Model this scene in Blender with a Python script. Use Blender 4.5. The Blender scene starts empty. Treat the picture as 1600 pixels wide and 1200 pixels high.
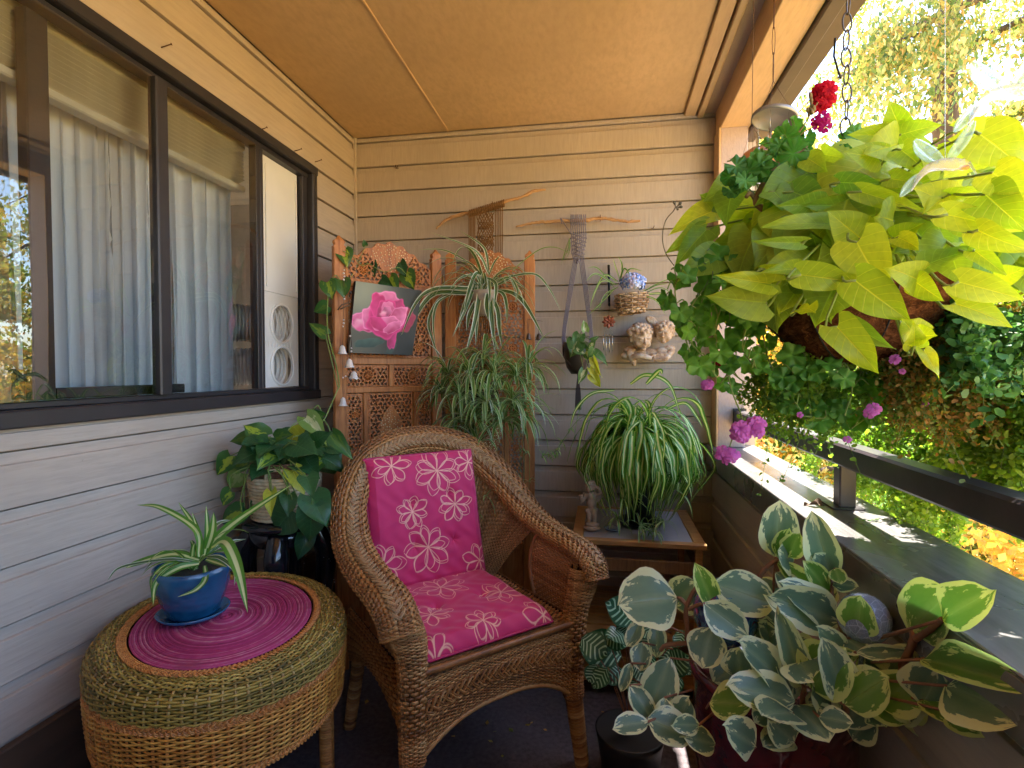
import bpy, bmesh, math, random
import numpy as np
from mathutils import Vector, Matrix, noise as mnoise
random.seed(7)
rng = np.random.default_rng(7)
R = math.radians
PI = math.pi

# ------------------------------------------------------------------ camera, sky, sun, exposure
scene = bpy.context.scene
COL = scene.collection
EYE = Vector((0, 0, 1.2))
YAW, PITCH, FPX = R(9.7), R(1.55), 836.0
cam_data = bpy.data.cameras.new('camera')
cam_data.sensor_width = 36.0
cam_data.lens = FPX / 1600 * 36.0
cam_data.clip_start, cam_data.clip_end = 0.02, 900
cam = bpy.data.objects.new('camera', cam_data)
cam.location = EYE
cam.rotation_euler = (R(90) - PITCH, 0, YAW)
COL.objects.link(cam)
scene.camera = cam

SUN_EL, SUN_AZ = R(66), R(29)          # azimuth from +Y towards +X
world = bpy.data.worlds.new('World')
scene.world = world
world.use_nodes = True
wn = world.node_tree
wn.nodes.clear()
sky = wn.nodes.new('ShaderNodeTexSky')
sky.sky_type = 'NISHITA'
sky.sun_disc = False
sky.sun_elevation = SUN_EL
sky.sun_rotation = SUN_AZ
sky.air_density, sky.dust_density, sky.ozone_density = 1.0, 1.0, 2.5
bg = wn.nodes.new('ShaderNodeBackground')
bg.inputs[1].default_value = 0.15
wo = wn.nodes.new('ShaderNodeOutputWorld')
wn.links.new(sky.outputs[0], bg.inputs[0])
wn.links.new(bg.outputs[0], wo.inputs[0])

sl = bpy.data.lights.new('sun', 'SUN')
sl.energy = 5.0
sl.angle = R(0.5)
sl.color = (1.0, 0.94, 0.84)
sun = bpy.data.objects.new('sun', sl)
sd = Vector((math.sin(SUN_AZ) * math.cos(SUN_EL), math.cos(SUN_AZ) * math.cos(SUN_EL), math.sin(SUN_EL)))
sun.rotation_euler = sd.to_track_quat('Z', 'Y').to_euler()
sun.location = (6, 8, 12)
COL.objects.link(sun)

scene.view_settings.view_transform = 'Standard'
scene.view_settings.look = 'None'
scene.view_settings.exposure = 2.8
scene.view_settings.gamma = 1.0
scene.view_settings.use_curve_mapping = False
scene.cycles.max_bounces = 10
scene.cycles.diffuse_bounces = 6
scene.cycles.transparent_max_bounces = 24
scene.cycles.sample_clamp_indirect = 6.0
scene.cycles.caustics_reflective = False
scene.cycles.caustics_refractive = False

# ------------------------------------------------------------------ projection helpers (pixel of the 1600x1200 photograph -> point in the place)
_fw = Vector((-math.sin(YAW) * math.cos(PITCH), math.cos(YAW) * math.cos(PITCH), -math.sin(PITCH)))
_rt = Vector((math.cos(YAW), math.sin(YAW), 0))
_up = _rt.cross(_fw)
def ray(px, py):
    return _fw + _rt * ((px - 800) / FPX) - _up * ((py - 600) / FPX)
def at(px, py, Y):
    r = ray(px, py); return EYE + r * (Y / r.y)
def atx(px, py, X):
    r = ray(px, py); return EYE + r * (X / r.x)
def atz(px, py, z):
    r = ray(px, py); return EYE + r * ((z - EYE.z) / r.z)
def proj(p):
    v = Vector(p) - EYE; d = v.dot(_fw); return 800 + FPX*v.dot(_rt)/d, 600 - FPX*v.dot(_up)/d
def atp(px, py, P, N):
    r = ray(px, py); return EYE + r * ((P - EYE).dot(N) / r.dot(N))

# ------------------------------------------------------------------ mesh helpers
class MB:
    """collects pieces of geometry of ONE mesh"""
    def __init__(s): s.v = []; s.f = []; s.uv = []; s.mi = []; s.n = 0
    def add(s, V, F, mi=0, uv=None):
        V = np.asarray(V, dtype=float).reshape(-1, 3)
        s.v.append(V)
        n = s.n
        s.f.extend([tuple(i + n for i in f) for f in F])
        s.mi.extend([mi] * len(F))
        s.uv.append(np.zeros((len(V), 2)) if uv is None else np.asarray(uv, dtype=float).reshape(-1, 2))
        s.n += len(V)
        return s
    def box(s, a, b, mi=0, M=None):
        x0, y0, z0 = a; x1, y1, z1 = b
        V = [(x0,y0,z0),(x1,y0,z0),(x1,y1,z0),(x0,y1,z0),(x0,y0,z1),(x1,y0,z1),(x1,y1,z1),(x0,y1,z1)]
        if M is not None: V = [tuple(M @ Vector(v)) for v in V]
        F = [(0,3,2,1),(4,5,6,7),(0,1,5,4),(1,2,6,5),(2,3,7,6),(3,0,4,7)]
        return s.add(V, F, mi)
    def bbox(s, a, b, c=0.004, mi=0, M=None):
        """box with chamfered long edges (octagon section along its longest axis)"""
        a = Vector(a); b = Vector(b); d = b - a; k = max(range(3), key=lambda i: d[i])
        i, j = [q for q in range(3) if q != k]
        if k == 1: i, j = j, i
        c = min(c, d[i] * .45, d[j] * .45)
        P = [(a[i]+c,a[j]),(b[i]-c,a[j]),(b[i],a[j]+c),(b[i],b[j]-c),(b[i]-c,b[j]),(a[i]+c,b[j]),(a[i],b[j]-c),(a[i],a[j]+c)]
        V = []
        for kk in (a[k], b[k]):
            for p in P:
                v = [0,0,0]; v[k] = kk; v[i] = p[0]; v[j] = p[1]; V.append(tuple(M @ Vector(v)) if M is not None else tuple(v))
        F = [tuple(range(7,-1,-1)), tuple(range(8,16))] + [(q,(q+1)%8,(q+1)%8+8,q+8) for q in range(8)]
        return s.add(V, F, mi)
    def tube(s, P, r, n=6, closed=False, mi=0, caps=True, flat=1.0, up=None):
        P = np.asarray([tuple(p) for p in P], dtype=float); m = len(P)
        if m < 2: return s
        r = np.broadcast_to(np.asarray(r, dtype=float), (m,))
        T = np.zeros_like(P)
        if closed:
            T = np.roll(P, -1, 0) - np.roll(P, 1, 0)
        else:
            T[1:-1] = P[2:] - P[:-2]; T[0] = P[1] - P[0]; T[-1] = P[-1] - P[-2]
        T /= np.linalg.norm(T, axis=1)[:, None] + 1e-12
        if up is None:
            N = np.zeros_like(P)
            a = np.array([0, 0, 1.0]) if abs(T[0][2]) < .9 else np.array([1.0, 0, 0])
            nn = a - T[0] * a.dot(T[0]); nn /= np.linalg.norm(nn); N[0] = nn
            for i in range(1, m):
                nn = N[i-1] - T[i] * N[i-1].dot(T[i]); nn /= np.linalg.norm(nn) + 1e-12; N[i] = nn
        else:
            U = np.asarray(up, dtype=float)
            if U.ndim == 1: U = np.broadcast_to(U, (m, 3))
            N = U - T * (U * T).sum(1)[:, None]; N /= np.linalg.norm(N, axis=1)[:, None] + 1e-12
        B = np.cross(T, N)
        ang = np.arange(n) * 2 * PI / n
        ca, sa = np.cos(ang), np.sin(ang)
        V = P[:, None, :] + r[:, None, None] * (N[:, None, :] * ca[None, :, None] * flat + B[:, None, :] * sa[None, :, None])
        F = []
        mm = m if closed else m - 1
        for i in range(mm):
            i2 = (i + 1) % m
            for j in range(n):
                j2 = (j + 1) % n
                F.append((i*n+j, i*n+j2, i2*n+j2, i2*n+j))
        if caps and not closed:
            F.append(tuple(range(n-1, -1, -1))); F.append(tuple((m-1)*n + j for j in range(n)))
        uv = np.zeros((m, n, 2)); uv[..., 0] = (ang / (2*PI))[None, :]; uv[..., 1] = np.linspace(0, 1, m)[:, None]
        return s.add(V, F, mi, uv)
    def lathe(s, prof, n=32, c=(0,0,0), mi=0, sx=1.0, sy=1.0, jit=None):
        m = len(prof); ang = np.arange(n) * 2 * PI / n
        V = np.zeros((m, n, 3))
        for i, (r, z) in enumerate(prof):
            V[i, :, 0] = c[0] + r * np.cos(ang) * sx; V[i, :, 1] = c[1] + r * np.sin(ang) * sy; V[i, :, 2] = c[2] + z
        if jit is not None: V = jit(V)
        F = [(i*n+j, i*n+(j+1)%n, (i+1)*n+(j+1)%n, (i+1)*n+j) for i in range(m-1) for j in range(n)]
        if prof[0][0] > 1e-6: F.append(tuple(range(n-1,-1,-1)))
        if prof[-1][0] > 1e-6: F.append(tuple((m-1)*n + j for j in range(n)))
        uv = np.zeros((m, n, 2)); uv[..., 0] = (ang/(2*PI))[None, :]; uv[..., 1] = np.linspace(0, 1, m)[:, None]
        return s.add(V, F, mi, uv)
    def sphere(s, c, r, n=12, m=8, mi=0, sc=(1,1,1)):
        pr = [(max(1e-7, r*math.sin(PI*i/m)), -r*math.cos(PI*i/m)) for i in range(m+1)]
        ang = np.arange(n) * 2*PI/n
        V = [(c[0]+p*math.cos(a)*sc[0], c[1]+p*math.sin(a)*sc[1], c[2]+z*sc[2]) for p, z in pr for a in ang]
        F = [(i*n+j, i*n+(j+1)%n, (i+1)*n+(j+1)%n, (i+1)*n+j) for i in range(m) for j in range(n)]
        return s.add(V, F, mi)
    def grid(s, G, mi=0, uv=None, flip=False, cu=False):
        """G: (a,b,3) array of points"""
        G = np.asarray(G, dtype=float); a, b = G.shape[:2]
        ii, jj = np.meshgrid(np.arange(a-1), np.arange(b-1) if not cu else np.arange(b), indexing='ij')
        ii = ii.ravel(); jj = jj.ravel(); j2 = (jj+1) % b
        q = np.stack([ii*b+jj, ii*b+j2, (ii+1)*b+j2, (ii+1)*b+jj], 1)
        if flip: q = q[:, ::-1]
        if uv is None:
            uv = np.zeros((a, b, 2)); uv[..., 0] = np.linspace(0, 1, b)[None, :]; uv[..., 1] = np.linspace(0, 1, a)[:, None]
        return s.add(G, [tuple(x) for x in q.tolist()], mi, uv)
    def mesh(s, name, mats, smooth=True):
        me = bpy.data.meshes.new(name)
        V = np.concatenate(s.v) if s.v else np.zeros((0, 3))
        nv, nf = len(V), len(s.f)
        me.vertices.add(nv); me.vertices.foreach_set('co', V.ravel().astype(np.float32))
        lt = np.fromiter((len(f) for f in s.f), dtype=np.int32, count=nf)
        li = np.fromiter((i for f in s.f for i in f), dtype=np.int32, count=int(lt.sum()))
        me.loops.add(len(li)); me.loops.foreach_set('vertex_index', li)
        me.polygons.add(nf)
        me.polygons.foreach_set('loop_start', np.concatenate([[0], np.cumsum(lt)[:-1]]).astype(np.int32))
        me.polygons.foreach_set('material_index', np.array(s.mi, dtype=np.int32))
        me.update(calc_edges=True)
        UV = np.concatenate(s.uv)[li].astype(np.float32)
        l = me.uv_layers.new(name='UVMap'); l.data.foreach_set('uv', UV.ravel())
        me.polygons.foreach_set('use_smooth', np.full(nf, bool(smooth)))
        for m in (mats if isinstance(mats, (list, tuple)) else [mats]): me.materials.append(m)
        me.validate(verbose=False)
        return me
    def obj(s, name, mats, parent=None, smooth=True, **kw):
        return link(name, s.mesh(name, mats, smooth), parent, **kw)

def link(name, me, parent=None, M=None, **kw):
    o = bpy.data.objects.new(name, me)
    COL.objects.link(o)
    if parent is not None:
        o.parent = parent
        if parent.parent is None and parent.type == 'EMPTY' and not parent.get('_local'):
            o.matrix_parent_inverse = Matrix.Translation(-parent.location)
    if M is not None: o.matrix_basis = M
    for k, v in kw.items():
        if v: o[k] = v
    return o
def thing(name, label, cat, loc=(0,0,0), group=None, rotz=0, local=False):
    o = bpy.data.objects.new(name, None)
    COL.objects.link(o)
    o.empty_display_size = .05
    o.location = loc
    if rotz: o.rotation_euler = (0, 0, rotz)
    if local: o['_local'] = True
    o['label'] = label; o['category'] = cat
    if group: o['group'] = group
    return o
def vcol(me, name, rgb):
    a = me.color_attributes.new(name=name, type='FLOAT_COLOR', domain='POINT')
    c = np.ones((len(me.vertices), 4), dtype=np.float32); c[:, :3] = rgb
    a.data.foreach_set('color', c.ravel())
def catmull(P, n):
    P = [np.asarray(tuple(p), dtype=float) for p in P]
    if len(P) == 2: return np.array([P[0] + (P[1]-P[0]) * t for t in np.linspace(0, 1, n)])
    Q = [2*P[0]-P[1]] + P + [2*P[-1]-P[-2]]
    out = []
    for t in np.linspace(0, len(P)-1, n):
        i = min(int(t), len(P)-2); u = t - i
        a, b, c, d = Q[i], Q[i+1], Q[i+2], Q[i+3]
        out.append(.5*((2*b) + (-a+c)*u + (2*a-5*b+4*c-d)*u*u + (-a+3*b-3*c+d)*u**3))
    return np.array(out)
def U(a, b): return random.uniform(a, b)
def col(h):
    """sRGB hex -> linear"""
    c = [int(h[i:i+2], 16)/255 for i in (0, 2, 4)]
    return tuple(x/12.92 if x <= .04045 else ((x+.055)/1.055)**2.4 for x in c)

# ------------------------------------------------------------------ material helpers
class NT:
    def __init__(s, name):
        s.m = bpy.data.materials.new(name); s.m.use_nodes = True
        s.t = s.m.node_tree; s.t.nodes.clear()
        s.out = s.t.nodes.new('ShaderNodeOutputMaterial')
    def n(s, typ, **kw):
        nd = s.t.nodes.new('ShaderNode' + typ)
        for k, v in kw.items():
            if k.startswith('_'): setattr(nd, k[1:], v)
            else:
                nm = k.replace('__', ' ')
                inp = nd.inputs[int(k[1:])] if (k[0] == 'i' and k[1:].isdigit()) else nd.inputs[nm]
                if isinstance(v, bpy.types.NodeSocket): s.t.links.new(v, inp)
                else: inp.default_value = (*v, 1) if (isinstance(v, tuple) and len(v) == 3 and inp.type == 'RGBA') else v
        return nd
    def ln(s, a, b): s.t.links.new(a, b)
    def coord(s, kind='Object', scale=(1,1,1), rot=(0,0,0)):
        tc = s.n('TexCoord'); mp = s.n('Mapping')
        mp.inputs['Scale'].default_value = scale; mp.inputs['Rotation'].default_value = rot
        s.ln(tc.outputs[kind], mp.inputs[0]); return mp.outputs[0]
    def noise(s, vec, scale=5, detail=4, rough=.55, dist=0):
        return s.n('TexNoise', Vector=vec, Scale=scale, Detail=detail, Roughness=rough, Distortion=dist).outputs['Fac']
    def ramp(s, fac, stops, interp='LINEAR'):
        r = s.n('ValToRGB', i0=fac); cr = r.color_ramp; cr.interpolation = interp
        while len(cr.elements) > 1: cr.elements.remove(cr.elements[-1])
        for i, (p, c) in enumerate(stops):
            e = cr.elements[0] if i == 0 else cr.elements.new(p)
            e.position = p; e.color = (*c, 1) if len(c) == 3 else c
        return r.outputs[0]
    def math(s, op, a, b=0.0, c=0.0, clamp=False):
        nd = s.t.nodes.new('ShaderNodeMath'); nd.operation = op; nd.use_clamp = clamp
        for i, v in enumerate((a, b, c)):
            if isinstance(v, bpy.types.NodeSocket): s.ln(v, nd.inputs[i])
            else: nd.inputs[i].default_value = v
        return nd.outputs[0]
    def mix(s, fac, a, b, blend='MIX'):
        nd = s.t.nodes.new('ShaderNodeMix'); nd.data_type = 'RGBA'; nd.blend_type = blend
        for inp, v in ((nd.inputs[0], fac), (nd.inputs[6], a), (nd.inputs[7], b)):
            if isinstance(v, bpy.types.NodeSocket): s.ln(v, inp)
            else: inp.default_value = (*v, 1) if isinstance(v, tuple) and len(v) == 3 else v
        return nd.outputs[2]
    def bump(s, h, strength=.3, dist=.002):
        return s.n('Bump', Height=h, Strength=strength, Distance=dist).outputs[0]
    def bsdf(s, color, rough=.6, metal=0, normal=None, spec=.5, trans=None, **kw):
        b = s.n('BsdfPrincipled', **kw)
        for inp, v in (('Base Color', color), ('Roughness', rough), ('Metallic', metal), ('Specular IOR Level', spec)):
            if isinstance(v, bpy.types.NodeSocket): s.ln(v, b.inputs[inp])
            else: b.inputs[inp].default_value = (*v, 1) if isinstance(v, tuple) else v
        if normal is not None: s.ln(normal, b.inputs['Normal'])
        o = b.outputs[0]
        if trans:
            fac, tcol = trans
            t = s.n('BsdfTranslucent')
            if isinstance(tcol, bpy.types.NodeSocket): s.ln(tcol, t.inputs[0])
            else: t.inputs[0].default_value = (*tcol, 1)
            mx = s.n('MixShader', i0=fac); s.ln(o, mx.inputs[1]); s.ln(t.outputs[0], mx.inputs[2]); o = mx.outputs[0]
        s.ln(o, s.out.inputs[0]); return s.m

def simple(name, c, rough=.6, metal=0, var=.15, vs=8, bs=0, bd=.001, bscale=40, stretch=(1,1,1), spec=.5, coat=0):
    t = NT(name)
    v = t.coord('Object', stretch)
    n = t.noise(v, vs, 5)
    c2 = tuple(max(0, x*(1-var)) for x in c); c3 = tuple(min(1, x*(1+var)) for x in c)
    cc = t.ramp(n, [(.3, c2), (.7, c3)])
    nm = t.bump(t.noise(v, bscale, 5), bs, bd) if bs else None
    kw = {'Coat__Weight': coat} if coat else {}
    return t.bsdf(cc, rough, metal, nm, spec, **kw)
# ================================================================== the balcony itself
FLOOR = -0.10
XL, YB, ZC = -1.312, 2.70, 2.43        # left wall face, back wall face, ceiling

def paint(name, c, vstretch, bs=.5):
    t = NT(name)
    v = t.coord('Object', (1, 1, 1)); vs = t.coord('Object', vstretch)
    n = t.noise(v, 3, 4); n2 = t.noise(v, 60, 3)
    g = t.noise(vs, 30, 5, .6)
    sc = tuple(x * .9 for x in c); lc = tuple(min(1, x * 1.06) for x in c)
    cc = t.ramp(n, [(.3, sc), (.7, lc)])
    cc = t.mix(t.ramp(g, [(.25, (.8,.8,.8)), (.6, (0,0,0))]), cc, tuple(x*.8 for x in c))
    spots = t.ramp(n2, [(.72, (0,0,0)), (.78, (1,1,1))])
    cc = t.mix(t.math('MULTIPLY', spots, .35), cc, tuple(x * .55 for x in c))
    rings = t.n('TexWave', Vector=vs, Scale=1.2, Distortion=9, Detail=3, _wave_type='RINGS').outputs['Fac']
    h = t.math('ADD', t.math('MULTIPLY', g, 1.0), t.math('MULTIPLY', rings, .25))
    return t.bsdf(cc, .62, 0, t.bump(h, bs, .002))
SIDE = (.45, .375, .31)
m_side_back = paint('siding paint rough sawn', SIDE, (4, 4, .35), .55)
m_side_left = paint('siding paint wood grain', SIDE, (5, .3, 4), .5)
m_ceil = paint('ceiling paint', (.56, .385, .215), (1.5, .6, 1), .12)
m_beam = paint('beam paint', (.58, .39, .22), (3, .4, 3), .5)
m_post = paint('post paint', (.46, .36, .33), (6, 6, 2), .6)
m_dark = simple('dark brown metal', (.035,.028,.032), .36, 0, .5, 7, .4, .001, 45)
m_cap = None
def _cap():
    t = NT('weathered black cap')
    v = t.coord('Object', (6, 1, 1))
    n = t.noise(v, 6, 6, .65); n2 = t.noise(t.coord('Object'), 3, 5)
    cc = t.ramp(n, [(.3, (.085,.08,.08)), (.7, (.19,.18,.175))])
    rg = t.ramp(n2, [(.3, (.18,.18,.18)), (.7, (.40,.40,.40))])
    return t.bsdf(cc, rg, 0, t.bump(n, .15, .001), .7)
m_cap = _cap()
m_frame = simple('bronze window frame', (.036, .033, .038), .38, .2, .2, 4, .15, .0005, 80)
m_carpet = simple('grey brown carpet', (.11, .088, .095), .95, 0, .35, 60, .8, .004, 300)
m_skirt = simple('dark stained board', (.06, .035, .022), .6, 0, .4, 14, .4, .002, 30, (1, .1, 1))

def board_prof(z0, h=.13):
    # (outwards, z) section of one rabbeted siding board
    return [(-.012, z0+.003), (.013, z0+.003), (.014, z0+.005), (.0135, z0+h*.765), (.0125, z0+h*.775), (.004, z0+h*.785), (.003, z0+h-.0025), (-.012, z0+h-.0015)]
def siding(mb, prof, axis, a, b, X0, sgn, n=2):
    """extrude a board section along axis ('x' or 'y') from a to b; the face looks along sgn"""
    P = []
    for t in np.linspace(a, b, n):
        for u, z in prof:
            P.append((X0 + sgn*u, t, z) if axis == 'y' else (t, X0 + sgn*u, z))
    k = len(prof); F = []
    for i in range(n-1):
        for j in range(k):
            F.append((i*k+j, i*k+(j+1)%k, (i+1)*k+(j+1)%k, (i+1)*k+j))
    F.append(tuple(range(k-1, -1, -1))); F.append(tuple((n-1)*k+j for j in range(k)))
    mb.add(P, F)

# ---- left house wall with its window
YF = -1.9                                 # the balcony goes on behind the camera
W0, W1, WZ0, WZ1 = -0.55, 2.300, 1.068, 2.128
lw = thing('window_wall', 'long left house wall of painted lap siding around the dark framed window', 'wall', (XL, 1.5, 0))
bz = []
z = -.155
while z < 1.0: bz.append((z, .13)); z += .13       # ... .495 .625 .755 .885
zz = [b for b in bz]
for z0, h in zz:
    if z0 + h > WZ0: h = WZ0 - z0
    mb = MB(); siding(mb, board_prof(z0, h), 'y', YF, YB-.003, XL-.012, 1); mb.obj('siding_board', m_side_left, lw, False)
mb = MB(); siding(mb, board_prof(1.015, WZ0-1.015+.001), 'y', YF, YB-.003, XL-.012, 1); mb.obj('siding_board', m_side_left, lw, False)
z = WZ0
for k in range(12):
    z0 = 1.068 + .002 + (k * .1325 if k else 0); h = .1325
    if z0 > ZC - .02: break
    h = min(h, ZC - z0 - .002)
    segs = [(W1+.001, YB-.003), (YF, W0-.001)] if z0 + h*.5 < WZ1 else [(YF, YB-.003)]
    if z0 < WZ1 < z0 + h and len(segs) == 1:
        h2 = z0 + h - WZ1; z0 = WZ1 + .001; h = h2
    for a, b in segs:
        mb = MB(); siding(mb, board_prof(z0, h), 'y', a, b, XL-.012, 1); mb.obj('siding_board', m_side_left, lw, False)
mb = MB()   # sheathing and reveal behind the boards
mb.box((XL-.15, YF, FLOOR-.1), (XL-.0245, YB+.1, WZ0-.002)); mb.box((XL-.15, YF, WZ1+.002), (XL-.0245, YB+.1, ZC+.2))
mb.box((XL-.15, W1+.001, WZ0), (XL-.0245, YB+.1, WZ1)); mb.box((XL-.15, YF, WZ0), (XL-.0245, W0-.001, WZ1))
mb.obj('sheathing', m_side_left, lw, False)
mb = MB(); mb.bbox((XL, YF, FLOOR), (XL+.022, YB-.03, .365), .004); mb.obj('skirting_board', m_skirt, lw, False)
mb = MB(); mb.bbox((XL-.002, YB-.016, .37), (XL+.014, YB-.002, ZC-.002), .002); mb.obj('corner_bead', m_side_back, lw, False)
# nails sticking out of the siding
m_nail = simple('rusty nail', (.12, .055, .03), .6, .6)
for px, py in ((252, 74), (492, 253), (460, 236), (405, 203)):
    p = atx(px, py, XL+.002)
    mb = MB(); mb.tube([p, p+Vector((.022, 0, .004)), p+Vector((.028, .006, .010))], .0018, 5); mb.tube([p+Vector((.028,.006,.010)), p+Vector((.030,.007,.011))], .004, 6)
    mb.obj('nail', m_nail, lw)

# window: frame (part) with mullion, sashes, panes (sub-parts)
fx0, fx1 = XL-.10, XL+.014
def prof_bar(mb, a, b, c=.004): mb.bbox(a, b, c)
mb = MB()
mb.bbox((fx0, W0, WZ0-.001), (fx1+.004, W1, WZ0+.040), .004)
mb.bbox((fx0, W0, WZ1-.040), (fx1, W1, WZ1), .004)
mb.bbox((fx0, W1-.040, WZ0+.041), (fx1-.002, W1-.0005, WZ1-.041), .004)
mb.bbox((fx0, W0, WZ0+.041), (fx1-.002, W0+.04, WZ1-.041), .004)
mb.bbox((XL-.05, W0, WZ0+.041), (XL-.014, W1-.041, WZ0+.056), .002)      # stepped track
mb.bbox((XL-.05, W0, WZ1-.060), (XL-.014, W1-.041, WZ1-.0415), .002)
win = mb.obj('window', m_frame, lw, False)
def sub(name, mb, mat, smooth=False): return link(name, mb.mesh(name, mat, smooth), win)
mb = MB(); mb.bbox((XL-.026, 1.402, WZ0+.057), (fx1-.006, 1.446, WZ1-.061), .004); sub('mullion', mb, m_frame)
mb = MB(); mb.bbox((XL-.045, 1.888, WZ0+.057), (XL-.012, 1.915, WZ1-.061), .003); mb.bbox((XL-.045, 1.925, WZ0+.057), (XL-.02, 1.945, WZ1-.061), .003); sub('sash_stile', mb, m_frame)
mb = MB(); mb.bbox((XL-.085, 1.085, WZ0+.057), (XL-.052, 1.140, WZ1-.061), .003); mb.bbox((XL-.085, 1.141, WZ0+.057), (XL-.052, 1.56, WZ0+.085), .003); sub('sash_stile', mb, m_frame)
mb = MB(); mb.bbox((XL-.04, 2.225, WZ0+.057), (XL-.018, 2.259, WZ1-.061), .002); sub('jamb_track', mb, m_frame)
def glassmat():
    t = NT('window glass')
    tr = t.n('BsdfTransparent', Color=(.97, .99, .98)); gl = t.n('BsdfGlossy', Color=(1, 1, 1), Roughness=.005)
    v = t.coord('Object'); gl_n = t.bump(t.noise(v, 1.6, 1), .12, .01); t.ln(gl_n, gl.inputs['Normal'])
    fr = t.n('Fresnel', IOR=2.1)
    mx = t.n('MixShader', i0=fr.outputs[0]); t.ln(tr.outputs[0], mx.inputs[1]); t.ln(gl.outputs[0], mx.inputs[2])
    t.ln(mx.outputs[0], t.out.inputs[0]); return t.m
m_glass = glassmat()
def clearmat():
    t = NT('glass inner face'); tr = t.n('BsdfTransparent', Color=(.97,.98,.97)); t.ln(tr.outputs[0], t.out.inputs[0]); return t.m
m_clear = clearmat()
def pane(y0, y1, x):
    mb = MB(); mb.box((x-.003, y0, WZ0+.057), (x, y1, WZ1-.061)); mb.mi = [0 if f == (1,2,6,5) else 1 for f in mb.f]; sub('pane', mb, [m_glass, m_clear])
pane(W0+.041, 1.399, XL-.004); pane(1.447, 1.887, XL-.010)

# ---- room behind the window (seen through the panes)
m_room = simple('dim room plaster', (.45, .44, .42), .9)
mb = MB()
x0, x1 = XL-3.0, XL-.151
mb.box((x0, YF, .05), (x1, 3.4, .1)); mb.box((x0, YF, 2.35), (x1, 3.4, 2.4)); mb.box((x0-.05, YF, .05), (x0, 3.4, 2.4)); mb.box((x0, 3.4, .05), (x1, 3.45, 2.4)); mb.box((x0, YF-.05, .05), (x1, YF, 2.4))
mb.obj('room_interior', m_room, None, False, kind='structure')

# ---- curtains and blinds
def curtainmat():
    t = NT('sheer curtain')
    v = t.coord('Object'); 
    n = t.noise(t.coord('Object', (1, 60, 1)), 10, 2)
    mot = t.n('TexVoronoi', Vector=t.coord('Object', (1, 1, 1)), Scale=5.5, _feature='DISTANCE_TO_EDGE').outputs[0]
    sw = t.noise(v, 26, 2, .5, 2.5)
    mk = t.math('MULTIPLY', t.ramp(t.n('TexVoronoi', Vector=v, Scale=4.6).outputs[0], [(.10, (1,1,1)), (.16, (0,0,0))]), t.ramp(sw, [(.48, (0,0,0)), (.52, (1,1,1))]))
    cc = t.mix(mk, (.84, .89, .97), (.96, .96, .97))
    d = t.n('BsdfDiffuse', Color=cc); tl = t.n('BsdfTranslucent', Color=cc); tr = t.n('BsdfTransparent')
    m1 = t.n('MixShader', i0=.15); t.ln(d.outputs[0], m1.inputs[1]); t.ln(tl.outputs[0], m1.inputs[2])
    fac = t.math('ADD', t.math('MULTIPLY', n, .10), .02)
    m2 = t.n('MixShader', i0=fac); t.ln(m1.outputs[0], m2.inputs[1]); t.ln(tr.outputs[0], m2.inputs[2])
    t.ln(m2.outputs[0], t.out.inputs[0]); return t.m
m_curt = curtainmat()
def curtain(y0, y1, x, seed, label, amp=.022):
    rs = random.Random(seed)
    n = int((y1-y0)/.006); m = 14
    ph = 0; Y = []; off = []
    ys = np.linspace(y0, y1, n)
    w = np.cumsum([.006 * 2*PI / (.075 + .03*math.sin(i*.02+seed) + rs.uniform(-.012, .012)) for i in range(n)])
    G = np.zeros((m, n, 3))
    for k, zz in enumerate(np.linspace(WZ0-.35, WZ1+.02, m)):
        f = (zz-(WZ0-.35))/1.4
        a = amp * (1 - .45*f)
        G[k, :, 0] = x + a*np.sin(w + .5*np.sin(ys*9+k*.15)) + .006*np.sin(w*2.3+k*.3)
        G[k, :, 1] = ys + .012*np.cos(w) + .03*(1-f)*np.sin(k*.25+seed)*((ys-y0)/(y1-y0)-.5)
        G[k, :, 2] = zz
    o = MB().grid(G).obj('curtain', m_curt)
    o['label'] = label; o['category'] = 'curtain'; o['group'] = 'sheer curtains behind the window'
curtain(-.5, 1.02, XL-.20, 1, 'white sheer curtain behind the leftmost glass of the window')
curtain(1.13, 1.66, XL-.19, 4, 'white sheer curtain behind the large left pane beside the mullion')
curtain(1.62, 1.95, XL-.165, 9, 'white sheer curtain with embroidered motifs behind the middle pane')
m_blind = simple('cream blind slat', (.66, .62, .50), .5)
for y0, y1, lab in ((-.5, 1.50, 'cream blind raised to the top of the large left pane'), (1.515, 1.93, 'cream blind raised to the top of the narrower middle pane')):
    bl = thing('window_blind', lab, 'blind', (XL-.10, (y0+y1)/2, 2.05), 'raised blinds')
    mb = MB(); mb.bbox((XL-.135, y0, 2.065), (XL-.088, y1, 2.112), .004); mb.obj('headrail', m_blind, bl, False)
    me = None
    for k in range(9):
        if me is None:
            mb = MB(); P = [(-.024, -.0006), (0, .0030), (.024, -.0006), (.024, -.0024), (0, .0012), (-.024, -.0024)]
            L = y1-y0
            V = [(a, -L/2, b) for a, b in P] + [(a, L/2, b) for a, b in P]
            mb.add(V, [(i, (i+1)%6, (i+1)%6+6, i+6) for i in range(6)] + [tuple(range(5,-1,-1)), tuple(range(6,12))])
            me = mb.mesh('slat', m_blind, False)
        link('slat', me, bl, Matrix.Translation(((XL-.112), (y0+y1)/2, 2.052 - k*.0145)) @ Matrix.Rotation(R(-32), 4, 'Y'))
    mb = MB(); mb.bbox((XL-.135, y0, 1.900), (XL-.09, y1, 1.922), .004); mb.obj('bottom_rail', m_blind, bl, False)

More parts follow.
